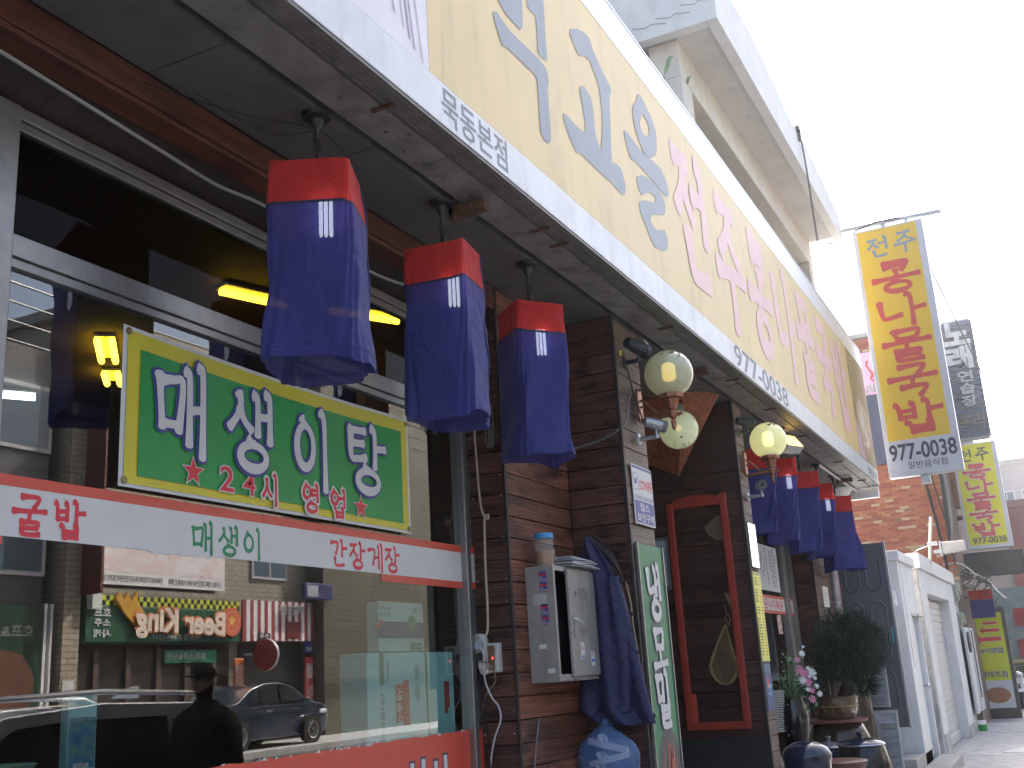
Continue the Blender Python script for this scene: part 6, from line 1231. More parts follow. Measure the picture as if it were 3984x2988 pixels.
# ------------------------------------------------------------------ jars and plants in front of the far window
OG = mat('onggi_glaze', (.014, .010, .010), .16, var=.35, scale=4, coat=.2, bump=.08, bscale=10); OB = mat('onggi_brown', (.045, .026, .015), .22, var=.45, scale=5, coat=.2, stretch=(1, 1, 3)); OR_ = mat('onggi_rim', (.16, .075, .05), .35, var=.3, scale=10)
OG.node_tree.nodes['Principled BSDF'].inputs['Specular IOR Level'].default_value = .4; OB.node_tree.nodes['Principled BSDF'].inputs['Specular IOR Level'].default_value = .4
ON = mat('onggi_navy', (.02, .026, .05), .14, var=.3, scale=4, coat=.3)
def jar(name, label, c, prof, m_, grp='glazed jars by the far window', lid=None, cat='jar'):
    t = thing(name, label, cat, (c[0], c[1], prof[0][1]), grp); b = MB(); b.lathe((c[0], c[1], 0), prof, 32); b.build('jar_body', m_, t, smooth=True)
    if lid: b = MB(); b.lathe((c[0], c[1], 0), lid, 32); b.build('lid', OG, t, smooth=True)
    return t
jar('big_jar', 'big brown glazed jar carrying the bonsai on its lid', (12.3, 2.36), [(.20, -.01), (.25, .1), (.31, .35), (.335, .60), (.32, .78), (.27, .90), (.24, .93)], OB, cat='jar')
t = thing('wooden_tray', 'round dull red tray on the big jar under the bonsai pot', 'tray', (12.25, 2.36, .935)); b = MB(); b.lathe((12.25, 2.36, 0), [(.29, .935), (.325, .945), (.325, .968), (.29, .975), (.001, .975)], 36); b.build('tray_plate', mat('tray_red', (.19, .065, .05), .5, var=.2), t, smooth=True)
t = jar('lidded_jar', 'dark lidded jar nearest the street with a round knob on its lid', (11.4, 1.99), [(.17, -.01), (.21, .12), (.265, .40), (.265, .56), (.225, .74), (.205, .765)], OG)
b = MB(); b.lathe((11.4, 1.99, 0), [(.22, .765), (.226, .78), (.21, .795), (.14, .82), (.04, .833), (.001, .835)], 36); b.build('lid', MATS['onggi_navy'], t, smooth=True); b = MB(); b.lathe((11.4, 1.99, 0), [(.018, .83), (.02, .85), (.038, .865), (.028, .883), (.001, .886)], 14); b.build('lid_knob', BLACK, t, smooth=True)
b = MB(); b.lathe((11.4, 1.99, 0), [(.228, .762), (.232, .77), (.228, .778)], 36); b.build('lid_rim', mat('steel_rim', (.5, .5, .5), .25, .9), t, smooth=True)
t = jar('lidded_jar', 'smaller lidded jar with a silver knob between the big jar and the vase', (11.7, 2.36), [(.12, -.01), (.18, .2), (.19, .45), (.165, .70), (.15, .72)], ON); b = MB(); b.lathe((11.7, 2.36, 0), [(.17, .72), (.175, .732), (.15, .755), (.05, .78), (.015, .79), (.015, .81), (.03, .82), (.03, .835), (.001, .84)], 30); b.build('lid', mat('lid_grey', (.28, .28, .29), .25, .5), t, smooth=True)
jar('low_jar', 'squat dark jar upturned lid on the left next to the wooden pillar', (9.3, 2.06), [(.13, -.01), (.17, .3), (.18, .6), (.19, .80), (.20, .845), (.195, .865), (.17, .91), (.10, .95), (.04, .965), (.001, .968)], ON)
jar('wide_bowl', 'wide rust brown earthen lid bowl in front of the jars', (9.9, 1.94), [(.13, -.01), (.19, .45), (.21, .68), (.245, .735), (.25, .75), (.24, .756), (.12, .765), (.001, .77)], OR_, cat='bowl')
t = thing('tall_vase', 'tall brown glazed vase behind the bonsai', 'vase', (14.4, 2.52, .3)); b = MB(); b.lathe((14.4, 2.52, 0), [(.12, .0), (.2, .3), (.22, .7), (.2, 1.1), (.12, 1.34), (.13, 1.36), (.11, 1.36)], 28); b.build('vase_body', OB, t, smooth=True)
t = thing('flower_vase', 'black glazed vase of white and pink flowers beside the pillar', 'vase', (10.15, 2.32, .7)); b = MB(); b.lathe((10.15, 2.32, 0), [(.07, .55), (.085, .7), (.105, .9), (.13, 1.06), (.125, 1.18), (.09, 1.265), (.095, 1.28), (.08, 1.28), (.07, 1.2)], 30); b.build('vase_body', OG, t, smooth=True)
b = MB(); rr = random.Random(17); LF = mat('flower_leaf', (.045, .13, .035), .5, var=.3)
tips = []
for i in range(26):
    a = rr.uniform(0, 6.28); e = rr.uniform(.02, .25); h = rr.uniform(1.25, 1.68); p = Vector((10.15+.02*math.cos(a), 2.32, 1.22)); q = Vector((10.15+e*math.cos(a)*.9, 2.30+e*math.sin(a)*.8, h)); b.tube([p, (p+q)/2+Vector((0, 0, .05)), q], .0035, 4); tips.append(q)
b.build('stem', mat('stem_green', (.07, .16, .05), .5), t)
b = MB()
for i in range(150):
    q = rr.choice(tips); c = q+Vector((rr.uniform(-.07, .07), rr.uniform(-.07, .07), rr.uniform(-.14, .02))); d = Vector((rr.uniform(-1, 1), rr.uniform(-1, .4), rr.uniform(-.5, .8))).normalized(); s = d.orthogonal().normalized(); L_ = rr.uniform(.025, .055)
    b.add([c, c+d*L_*.5+s*L_*.3, c+d*L_, c+d*L_*.5-s*L_*.3], [(0, 1, 2, 3)])
for i in range(9):
    a = rr.uniform(0, 6.28); pts = [Vector((10.15, 2.3, 1.3)), Vector((10.15+.12*math.cos(a), 2.28+.08*math.sin(a), 1.48)), Vector((10.15+.26*math.cos(a), 2.26+.14*math.sin(a), 1.42)), Vector((10.15+.33*math.cos(a), 2.24+.16*math.sin(a), 1.28))]; b.tube(pts, [.006, .006, .004, .001], 4)
b.build('leaves', LF, t)
def flower(c, r, m_, petals, layers, seed):
    rr = random.Random(seed); b = MB(); f = Vector((-.75, -.55, .35)).normalized(); u = f.orthogonal().normalized(); v = f.cross(u)
    for l in range(layers):
        rl = r*(1-.24*l)
        for k in range(petals):
            a = 2*math.pi*(k+.5*l)/petals+rr.uniform(-.1, .1); d = u*math.cos(a)+v*math.sin(a); s = f.cross(d); lift = f*(rl*(.12+.3*l)); w_ = rl*2.4/petals
            b.add([c, c+d*rl*.6+s*w_*.5+lift*.6, c+d*rl+lift, c+d*rl*.6-s*w_*.5+lift*.6], [(0, 1, 2, 3)])
    return b.build('flower', m_, t)
FW = mat('flower_white', (.72, .73, .68), .6, var=.06); FP = mat('flower_pink', (.62, .22, .34), .6, var=.2, scale=30)
spots = [(-.03, .37, .036, 0, 9, 2), (-.08, .14, .045, 0, 14, 3), (.11, .20, .052, 0, 14, 4), (.05, .24, .026, 0, 9, 3), (.03, .10, .022, 0, 8, 3), (.17, .08, .03, 0, 10, 3), (.21, .01, .035, 0, 9, 2), (.06, .17, .025, 0, 9, 3), (.0, .06, .026, 0, 8, 3), (.16, .15, .022, 0, 8, 3), (.01, .43, .018, 0, 8, 2),
         (-.11, .23, .052, 1, 9, 3), (-.03, .19, .055, 1, 9, 3), (.07, .05, .04, 1, 7, 3), (.02, .12, .048, 1, 8, 3), (.06, -.03, .045, 1, 8, 3), (-.13, .32, .035, 1, 8, 2)]
for i, (a, z, r, k, p_, l_) in enumerate(spots): flower(Vector((10.12+a*1.05, 2.16-.25*a, 1.28+z)), r, FP if k else FW, p_, l_, i)
t = thing('wicker_basket', 'white woven basket behind the wooden pillar edge', 'basket', (10.0, 2.5, 1.0)); b = MB()
for k in range(17):
    z = 1.0+.021*k; r = .07+.0022*k
    b.tube([(10.05+(r+.004*(1 if (i+k) % 2 else -1))*math.cos(2*math.pi*i/20), 2.47+(r+.004*(1 if (i+k) % 2 else -1))*math.sin(2*math.pi*i/20), z) for i in range(21)], .008, 5)
b.build('weave', mat('wicker_white', (.50, .48, .44), .7, var=.15), t)
# bonsai pine
t = thing('potted_pine', 'dense dark green pine bonsai in a brown glazed pot', 'plant', (12.2, 2.34, .98)); b = MB(); b.lathe((12.2, 2.34, 0), [(.16, .978), (.19, .985), (.225, 1.05), (.24, 1.13), (.235, 1.175), (.25, 1.18), (.252, 1.20), (.235, 1.205), (.22, 1.18), (.001, 1.17)], 36); b.build('pot', mat('pot_glaze', (.10, .055, .026), .25, var=.35, scale=6, coat=.5), t, smooth=True)
b = MB()
for k in range(16):
    a = 2*math.pi*k/16; b.tube([(12.2+.241*math.cos(a), 2.34+.241*math.sin(a), 1.13), (12.2+.226*math.cos(a+.12), 2.34+.226*math.sin(a+.12), 1.045)], .004, 4)
b.lathe((12.2, 2.34, 0), [(.2415, 1.10), (.244, 1.105), (.2415, 1.11)], 36); b.build('pot_lines', mat('pot_line', (.30, .19, .07), .4), t)
b = MB(); BK = mat('pine_bark', (.10, .065, .045), .9, var=.4, scale=25, bump=.6); tr = [(12.22, 2.34, 1.17), (12.20, 2.33, 1.24), (12.235, 2.34, 1.31), (12.20, 2.34, 1.38), (12.22, 2.34, 1.46), (12.3, 2.34, 1.6), (12.35, 2.34, 1.8)]; b.tube(tr, [.04, .034, .033, .03, .024, .018, .01], 10); rr = random.Random(9)
for i in range(16):
    o = Vector(tr[3+i % 4]); q = o+Vector((rr.uniform(-.35, .5), rr.uniform(-.2, .2), rr.uniform(-.05, .3))); b.tube([o, (o+q)/2+Vector((0, 0, rr.uniform(-.03, .06))), q], [.012, .008, .004], 6)
b.tube([(12.2, 2.34, 1.40), (12.0, 2.26, 1.42), (11.8, 2.2, 1.43), (11.65, 2.15, 1.46)], [.01, .007, .005, .002], 5); b.build('trunk', BK, t, smooth=True)
NM = [mat('needle_dark', (.008, .024, .013), .7, var=.3), mat('needle_mid', (.013, .038, .018), .7, var=.3), mat('needle_light', (.025, .068, .026), .7, var=.3)]
rt_ = Vector((.4, -.9, 0)).normalized()
blobs = [((12.18, 2.36, 1.68), .23), ((12.42, 2.30, 1.80), .26), ((12.62, 2.24, 1.86), .22), ((12.30, 2.34, 1.95), .20), ((12.52, 2.26, 1.62), .25), ((12.78, 2.2, 1.66), .20), ((12.02, 2.40, 1.56), .18), ((12.28, 2.32, 1.58), .22), ((12.70, 2.2, 1.43), .15), ((12.05, 2.66, 1.36), .15), ((12.6, 2.18, 1.36), .12), ((12.0, 2.42, 1.80), .15), ((12.85, 2.18, 1.86), .13), ((12.66, 2.18, 1.30), .09), ((12.9, 2.16, 1.55), .10), ((11.95, 2.7, 1.28), .12), ((12.95, 2.12, 1.74), .17), ((13.05, 2.12, 1.60), .13), ((12.9, 2.1, 1.90), .12), ((12.6, 2.2, 2.0), .14)]
bufs = [MB(), MB(), MB()]
for (c, r) in blobs:
    c = Vector(c)+Vector((.05, -.11, -.05)); r *= 1.08; n = int(2300*(r/.2)**2)
    for i in range(n):
        d = Vector((rr.gauss(0, 1), rr.gauss(0, 1), rr.gauss(0, 1))).normalized(); k = rr.uniform(.3, 1)**.6; nz = mnoise.noise(d*2.6+c*5); p = c+d*r*k*(1+.85*nz)
        q = (d+Vector((rr.uniform(-.7, .7), rr.uniform(-.7, .7), rr.uniform(-.2, .9)))).normalized(); L_ = rr.uniform(.03, .065); s = q.cross(Vector((rr.uniform(-1, 1), rr.uniform(-1, 1), rr.uniform(-1, 1)))).normalized()*rr.uniform(.0022, .0042)
        w_ = nz+rr.uniform(-.5, .5)+.5*(k-.6); bufs[2 if w_ > .62 else 1 if w_ > .05 else 0].add([p-s, p+s, p+q*L_], [(0, 1, 2)])
for k in range(3): bufs[k].build('foliage', NM[k], t)
b = MB()
for i in range(300):
    a = rr.uniform(0, 6.28); r = rr.uniform(0, .22); b.add([(12.2+r*math.cos(a), 2.34+r*math.sin(a), 1.185), (12.2+r*math.cos(a)+.01, 2.34+r*math.sin(a), 1.185), (12.2+r*math.cos(a)+rr.uniform(-.01, .02), 2.34+r*math.sin(a), 1.185+rr.uniform(.01, .03))], [(0, 1, 2)])
b.build('moss', NM[1], t)

# ------------------------------------------------------------------ far street beyond the signs
def block(label, x0, x1, y0, y1, h, m_, floors, wx, win_m, z_first=3.6, face='s', wh=1.3):
    t = thing('far_building', label, 'building', ((x0+x1)/2, (y0+y1)/2, 0), 'buildings far down the street'); b = MB(); b.box(x0, x1, y0, y1, 0, h); b.build('wall', m_, t); b = MB(); b.box(x0-.15, x1+.1, y0-.1, y1+.1, h, h+.35); b.build('roof', m_, t)
    F = SIDE(x0); n = len(wx)
    for k in range(floors):
        for (a0, a1) in wx:
            z = z_first+3.0*k; q = MB(); F.plate(q, a0, a1, z, z+wh, 0, .06); f = q.build('window', mat('far_frame', (.5, .5, .5), .5), t); q = MB(); F.plate(q, a0+.1, (a0+a1)/2-.03, z+.1, z+wh-.1, .061, .07); F.plate(q, (a0+a1)/2+.03, a1-.1, z+.1, z+wh-.1, .061, .07); q.build('pane', win_m, f)
    return t
FG = mat('far_glass', (.10, .14, .18), .1, .0, var=.1); SKYG = mat('far_glass_blue', (.10, .30, .55), .15, var=.05)
block('grey concrete building at the far end of the street', 78, 90, -2, 3.2, 13.2, mat('far_grey', (.34, .33, .33), .8, var=.08), 3, [(-2.6, -1.6), (-1.2, -.2), (.2, 1.2)], FG, 4.2)
t = block('dark red brick block with blue windows across the junction', 62, 70, -6, 2.2, 8.6, mat('far_brick', (.14, .055, .05), .8, var=.1), 1, [(-.55, .35), (.6, 1.6)], SKYG, 3.6, wh=2.2)
F = SIDE(61.9); b = MB(); F.plate(b, -1.4, 4, 2.35, 3.35, 0, .2); b.build('shop_sign', WHITE2, t); b = MB(); text(b, Fr((61.65, 0, 0), (0, -1, 0)), 'Cafe', -.62, 1.2, 2.55, 3.15, 0, .06); b.build('sign_lettering', mat('far_purple', (.18, .08, .3), .5), t)
b = MB(); F.plate(b, -1.4, 4, .1, 2.3, 0, .05); b.build('shop_front', FG, t)
t = block('beige shop house past the awning with a lit side panel', 34, 50, 2.05, 9, 6.5, mat('far_beige', (.50, .46, .40), .8, var=.1), 1, [(-4.2, -3.2)], FG)
t = thing('shop_fascia', 'narrow glass shop side with red posters beyond the arrow sign', 'shop front', (38, 1.2, 0))
b = MB(); b.box(38, 44, .95, 2.0, 0, 3.4); b.build('wall', mat('far_green_glass', (.26, .32, .31), .3, var=.25, scale=3), t)
for z in (2.2, 1.25): b = MB(); b.box(37.94, 37.99, 1.05, 1.45, z, z+.55); b.build('red_poster', mat('far_red', (.40, .05, .05), .5), t)
b = MB(); b.box(37.93, 38, .86, .95, 0, 3.4); b.build('white_post', WHITE, t)
t = thing('parcel_stack', 'red and green goods stacked by the far shop side', 'goods', (37, 1.35, 0)); MBt = lambda dy: MB(Matrix.Translation((0, dy, 0))); b = MBt(.5); b.box(36.6, 37.2, .55, 1.15, 0, 1.1); b.build('green_bin', mat('bin_green', (.10, .16, .13), .6), t, bevel=.03); b = MBt(.5); b.box(36.5, 37.3, .45, 1.2, 1.1, 1.2); b.build('bin_lid', mat('bin_tan', (.5, .38, .18), .6), t, bevel=.02); b = MBt(.5); b.box(36.45, 36.59, .55, .8, .45, .85); b.build('red_crate', RED, t, bevel=.01)
t = thing('scooter', 'white delivery scooter parked at the far kerb', 'scooter', (33, 1.35, 0)); TY = mat('tyre', (.02, .02, .02), .8)
def wheel_at(t, c, r, w_, axis, nm='wheel'):
    b = MB(); c = Vector(c); a = Vector(axis); b.lathe(c-a*w_/2, [(r*.66, 0), (r*.95, 0), (r, w_*.2), (r, w_*.8), (r*.95, w_), (r*.66, w_)], 28, axis=axis); o = b.build(nm, TY, t, smooth=True); return o
for x in (32.4, 33.6): wheel_at(t, (x, 1.4, .25), .25, .11, (0, 1, 0))
b = MBt(1.2); b.slab([(32.45, .08, .45), (32.75, .08, .42), (33.1, .08, .38), (33.9, .08, .55), (34.0, .08, .75), (33.3, .08, .78), (33.1, .08, .5), (32.8, .08, .55), (32.55, .08, .95), (32.4, .08, .92)], (0, .26, 0)); b.build('body', mat('scooter_white', (.75, .75, .77), .25), t, bevel=.05)
b = MBt(1.2); b.box(33.2, 33.95, .1, .32, .78, .88); b.build('seat', BLACK, t, bevel=.04); b = MBt(1.2); b.tube([(32.5, .2, .95), (32.48, .2, 1.08)], .025, 8); b.tube([(32.5, -.15, 1.1), (32.46, .2, 1.06), (32.5, .55, 1.1)], .018, 8); b.tube([(32.4, .2, .25), (32.5, .2, .92)], .035, 8); b.build('handlebar', BLACK, t); b = MBt(1.2); b.sphere((32.38, .2, .88), .09, 14, 8); b.build('headlight', MATS['chrome'], t, smooth=True)
b = MBt(1.2); b.slab([(32.25, .1, .52), (32.6, .1, .52), (32.68, .1, .44), (32.15, .1, .44)], (0, .2, 0)); b.build('mudguard', MATS['scooter_white'], t, bevel=.03)

# ------------------------------------------------------------------ cars (parked on the street, seen mirrored in the window)
def car(label, x_rear, length, yc, zg, width, prof, belt, paint, glass_pts, fwd_sign, grp, rails=False):
    """prof: upper outline (s along the length from the rear, height); built with tumblehome"""
    t = thing('parked_car', label, 'car', (x_rear+fwd_sign*length/2, yc, zg), grp); X = lambda s: x_rear+fwd_sign*s
    lower = [(length*.985, .30), (length*.93, .2), (length*.07, .2), (length*.01, .34)]
    n = len(prof); vs = []; fs = []; half = width/2
    def hw(s, z):
        k = 1-.10*max(0, z-belt)/.5-.06*max(0, .5-z)/.5; e = min(s, length-s); return half*k*(1-.16*max(0, 1-e/.55)**2)
    loop = prof+lower; m_ = len(loop); cols = 6
    for side in (-1, 1):
        for (s, z) in loop: vs.append((X(s), yc+side*hw(s, z), zg+z))
        cx = [(X(length*.5+(s-length*.5)*.96), yc+side*(hw(s, z)+.035*(belt > z)), zg+.62+(z-.62)*.93) for s, z in loop]; vs += cx
    A, B, C_, D_ = 0, m_, 2*m_, 3*m_
    for i in range(m_):
        j = (i+1) % m_; fs += [(A+i, C_+i, C_+j, A+j), (A+j, B+j, B+i, A+i), (C_+i, D_+i, D_+j, C_+j)]
    fs += [tuple(range(B, B+m_)), tuple(range(D_+m_-1, D_-1, -1))]
    b = MB(); b.add(vs, fs); b.build('body', paint, t, smooth=True, bevel=.015)
    CG = mat('car_glass', (.02, .025, .03), .05, .0, var=0, coat=.5)
    for side in (-1, 1):
        for pts in glass_pts:
            b = MB(); q = [Vector((X(s), yc+side*(hw(s, z)+.030), zg+z)) for s, z in pts]; b.slab(q, (0, side*.008, 0)); b.build('side_window', CG, t)
        b = MB(); q = [Vector((X(s), yc+side*(hw(s, belt-.02)+.042), zg+belt-.02)) for s in [length*(.2+.06*i) for i in range(11)]]; b.tube(q, .012, 5); b.build('belt_trim', MATS['chrome'], t)
        for s in (length*.40, length*.62):
            b = MB(); b.tube([(X(s), yc+side*(half+.045), zg+belt-.13), (X(s+.16), yc+side*(half+.045), zg+belt-.12)], .014, 6); b.build('door_handle', MATS['chrome'], t)
        b = MB(); b.box(X(length*.72)-.09, X(length*.72)+.09, yc+side*(half+.06), yc+side*(half+.2), zg+belt-.0, zg+belt+.13); b.build('wing_mirror', paint, t, bevel=.03)
        for s in (length*.19, length*.81):
            w_ = wheel_at(t, (X(s), yc+side*(half-.06), zg+.315), .315, .2, (0, 1, 0)); b = MB(); cy = yc+side*(half+.035)
            for k in range(10):
                a = 2*math.pi*k/10; b.slab([(X(s)+.045*math.cos(a-.5), cy, zg+.315+.045*math.sin(a-.5)), (X(s)+.20*math.cos(a-.10), cy, zg+.315+.20*math.sin(a-.10)), (X(s)+.20*math.cos(a+.10), cy, zg+.315+.20*math.sin(a+.10)), (X(s)+.045*math.cos(a+.5), cy, zg+.315+.045*math.sin(a+.5))], (0, side*.012, 0))
            b.lathe((X(s), cy, zg+.315), [(.195, 0), (.21, .012), (.21, .02), (.19, .012)], 28, axis=(0, side, 0)); b.lathe((X(s), cy, zg+.315), [(.05, 0), (.045, .02), (.001, .022)], 12, axis=(0, side, 0)); b.build('rim', mat('alloy', (.62, .62, .6), .25, .9), w_)
            b = MB(); b.lathe((X(s), yc+side*(half-.02), zg+.315), [(.355, 0), (.36, .05), (.33, .052)], 28, axis=(0, side, 0)); b.build('wheel_arch', BLACK, t)
        b = MB(); b.box(X(.02)-.05, X(.36), yc+side*(half*.62), yc+side*(half*1.01), zg+belt-.16, zg+belt-.03); b.build('tail_light', mat('tail_red', (.5, .02, .02), .15, coat=.5), t, bevel=.03)
        b = MB(); b.box(X(length-.42), X(length-.12), yc+side*(half*.62), yc+side*(half*.965), zg+.66, zg+.77); b.build('headlight', mat('head_lens', (.7, .72, .74), .1), t, bevel=.03)
    if rails:
        for side in (-1, 1):
            b = MB(); b.tube([(X(s), yc+side*half*.72, zg+z) for s, z in ((.35, 1.66), (.55, 1.74), (1.6, 1.785), (2.6, 1.76), (2.95, 1.68))], .022, 8); b.build('roof_rail', MATS['chrome'], t, smooth=True)
        b = MB(); b.slab([(X(.55), yc-.02, zg+1.72), (X(.85), yc-.02, zg+1.73), (X(.62), yc-.02, zg+1.82), (X(.55), yc-.02, zg+1.83)], (0, .04, 0)); b.build('roof_antenna', paint, t)
    b = MB(); z0 = belt+.03
    return t
sed = [(.0, .60), (.02, .82), (.12, .97), (.72, 1.02), (1.25, 1.32), (1.75, 1.445), (2.3, 1.45), (2.75, 1.36), (3.35, 1.0), (3.95, .90), (4.3, .76), (4.4, .55)]
car('dark blue sedan parked across the street, mirrored in the shop window', 19.0, 4.25, -11.75, .365, 1.75, sed, .95, mat('car_navy', (.045, .06, .095), .22, .4, var=.03, coat=1), [[(1.05, 1.0), (1.48, 1.03), (1.48, 1.33), (1.38, 1.30)], [(1.53, 1.0), (2.18, 1.0), (2.12, 1.405), (1.68, 1.385), (1.53, 1.34)], [(2.26, 1.0), (3.12, 1.0), (2.72, 1.30), (2.2, 1.405)]], 1, 'parked cars')
suv = [(.0, .6), (.03, 1.0), (.1, 1.18), (.38, 1.58), (.6, 1.66), (1.7, 1.70), (2.6, 1.64), (2.95, 1.52), (3.55, 1.14), (4.2, 1.03), (4.55, .9), (4.68, .6)]
car('grey blue estate car at the near kerb, mirrored in the lower left of the window', 8.1, 4.7, -1.62, -.1, 1.85, suv, 1.08, mat('car_silver', (.42, .47, .54), .22, .15, var=.03, coat=1), [[(.45, 1.14), (1.02, 1.12), (1.02, 1.54), (.66, 1.56)], [(1.08, 1.12), (2.05, 1.12), (2.05, 1.58), (1.08, 1.57)], [(2.13, 1.12), (3.2, 1.12), (2.75, 1.46), (2.55, 1.55), (2.13, 1.58)]], -1, 'parked cars', True)

# ------------------------------------------------------------------ pedestrian in dark clothes, seen only as a reflection
def person():
    x0, y0, zg = 7.0, -.30, .004
    t = thing('person', 'person in dark clothes and a cap walking by, mirrored as a silhouette in the window', 'person', (x0, y0, zg))
    V = []; E = []; Rr = []
    def add(p, r, par=None):
        V.append((x0-p[0]-x0+0, p[1], p[2])); Rr.append(r); i = len(V)-1
        V[i] = (-p[0], p[1], p[2])
        if par is not None: E.append((par, i))
        return i
    pel = add((0, 0, .98), .155); wst = add((.01, 0, 1.14), .145, pel); che = add((.02, 0, 1.36), .165, wst); nb = add((.02, 0, 1.52), .075, che); nk = add((.035, 0, 1.59), .06, nb); h1 = add((.05, 0, 1.68), .095, nk); h2 = add((.045, 0, 1.78), .092, h1)
    for s in (-1, 1):
        hp = add((.0, s*.10, .92), .105, pel); kn = add((.14*s, s*.10, .52), .068, hp); an = add((.10*s-.09, s*.10, .10), .045, kn); add((.10*s+.06, s*.11, .04), .038, an)
        sh = add((.02, s*.19, 1.45), .075, che); el = add((-.05*s, s*.25, 1.17), .05, sh); wr = add((.09-.10*s, s*.24, .93), .035, el); pa = add((.11-.10*s, s*.24, .86), .030, wr)
        for k in range(4): f1 = add((.13-.10*s-.02*k, s*.24+.012*(k-1.5), .80), .0095, pa); add((.14-.10*s-.02*k, s*.235+.012*(k-1.5), .765+.004*abs(k-1.5)), .008, f1)
        th = add((.145-.10*s, s*.225, .85), .011, pa); add((.165-.10*s, s*.22, .815), .009, th)
    me = bpy.data.meshes.new('body'); me.from_pydata(V, E, []); o = bpy.data.objects.new('body', me); COL.objects.link(o); o.parent = t
    sm = o.modifiers.new('skin', 'SKIN'); sm.use_smooth_shade = True
    for i, sv in enumerate(me.skin_vertices[0].data): sv.radius = (Rr[i], Rr[i]); sv.use_root = (i == 0)
    ss = o.modifiers.new('sub', 'SUBSURF'); ss.levels = 1; ss.render_levels = 2
    me.materials.append(mat('clothes_dark', (.02, .019, .018), .9, var=.2))
    b = MB(Matrix.Translation((x0, y0, zg))); SK = mat('skin', (.35, .21, .15), .6, var=.05)
    b.sphere((-.058, 0, 1.70), .082, 18, 12, sz=1.2); b.lathe((-.137, 0, 1.70), [(.014, 0), (.018, .02), (.006, .05)], 8)
    for s in (-1, 1): b.sphere((-.05, s*.083, 1.70), .022, 8, 6, sz=1.4)
    b.build('face', SK, t, smooth=True)
    b = MB(Matrix.Translation((x0, y0, zg)))
    for s in (-1, 1): b.sphere((-.132, s*.03, 1.725), .009, 8, 6)
    b.box(-.142, -.134, -.022, .022, 1.645, 1.652); b.build('eye', BLACK, t)
    b = MB(Matrix.Translation((x0, y0, zg))); b.sphere((-.045, 0, 1.755), .105, 22, 10, lo=-.1, hi=1); b.slab([(-.12, -.075, 1.765), (-.225, -.045, 1.748), (-.225, .045, 1.748), (-.12, .075, 1.765)], (0, 0, .01)); b.build('cap', mat('cap_dark', (.03, .028, .026), .9), t, smooth=True)
    b = MB(Matrix.Translation((x0, y0, zg))); b.lathe((-.01, 0, 0), [(.33, .55), (.31, .9), (.29, 1.12), (.275, 1.34), (.23, 1.46), (.11, 1.54), (.095, 1.57)], 26, sx=.82, sy=1.12); b.build('jacket', mat('coat_black', (.016, .015, .015), .9, var=.2), t, smooth=True)
person()

# ------------------------------------------------------------------ shops across the street, lit by the sun and mirrored in the window
TILE = brick_mat('tile_cream', (.36, .34, .275), (.30, .285, .225), (.20, .18, .14), .30, .13, .35); TILE2 = brick_mat('tile_tan', (.13, .125, .088), (.11, .105, .075), (.045, .042, .03), .36, .15, .45); STN = brick_mat('stone_blocks', (.44, .38, .28), (.34, .28, .2), (.18, .15, .12), .34, .13, .7)
Y = -13.5
t = thing('tiled_shop_building', 'cream tiled shop building across the street', 'building', (20, -15, .35)); b = MB(); b.box(16.9, 25.7, -24, Y, .3, 10.3); b.box(16.7, 25.7, -24, Y+.25, 10.3, 10.55); b.build('wall', TILE, t)
b = MB(); b.box(16.85, 17.3, Y, Y+.3, .3, 10.2); b.build('stone_pillar', STN, t); b = MB(); b.box(17.35, 22.5, Y, Y+.12, 3.95, 4.12); b.build('tile_ledge', TILE, t)
for (x, z) in ((18.2, 7.0), (20.4, 7.0), (23.4, 7.0), (23.3, 4.6), (18.2, 9.0), (20.4, 9.0)):
    q = MB(); q.box(x, x+1.5, Y, Y+.06, z, z+1.4); f = q.build('window', mat('far_frame', (.5, .5, .5), .5), t); q = MB(); q.box(x+.08, x+.71, Y+.061, Y+.07, z+.08, z+1.32); q.box(x+.79, x+1.42, Y+.061, Y+.07, z+.08, z+1.32); q.build('pane', FG, f)
q = MB(); q.box(17.4, 22.4, Y, Y+.05, .35, 2.85); q.build('shop_front', mat('front_dark', (.03, .022, .018), .5), t)
for k in range(5): q = MB(); q.box(17.9+.95*k, 18.05+.95*k, Y+.055, Y+.12, .35, 2.8); q.build('front_post', mat('front_wood', (.10, .065, .05), .6), t)
q = MB(); q.box(22.8, 25.4, Y, Y+.05, .35, 2.9); q.build('doorway', mat('doorway_dark', (.03, .032, .03), .3), t)
t = thing('tan_tiled_building', 'tan tiled building right of the tiled shop across the street', 'building', (32, -15, .35)); b = MB(); b.box(25.75, 40, -24, Y+.6, .3, 11); b.build('wall', TILE2, t)
t = thing('dark_tiled_building', 'grey tiled building left of the tiled shop across the street', 'building', (10, -15, .35)); b = MB(); b.box(-14, 16.6, -24, Y-.1, .3, 9.35); b.build('wall', brick_mat('tile_grey', (.13, .135, .14), (.10, .105, .11), (.06, .06, .065), .3, .12, .4), t)
for x in range(-12, 16, 3):
    for z in (4.3, 7.0): q = MB(); q.box(x, x+1.6, Y-.1, Y-.04, z, z+1.5); f = q.build('window', MATS['far_frame'], t); q = MB(); q.box(x+.1, x+1.5, Y-.039, Y-.03, z+.1, z+1.4); q.build('pane', FG, f)
b = MB(); b.tube([(14.0, -14, 9.3), (14.0, -14, 13)], .05, 6); b.tube([(14.0, -14, 11.8), (15.0, -14, 11.8)], .025, 5); b.tube([(14.0, -14, 11), (14.9, -14, 11)], .025, 5); b.tube([(13.2, -14, 9.3), (13.2, -14, 11.6)], .03, 5); b.build('roof_aerial', WGR, t)
GS = mat('pub_green', (.022, .10, .055), .4, var=.08); F = OPP(Y+.35)
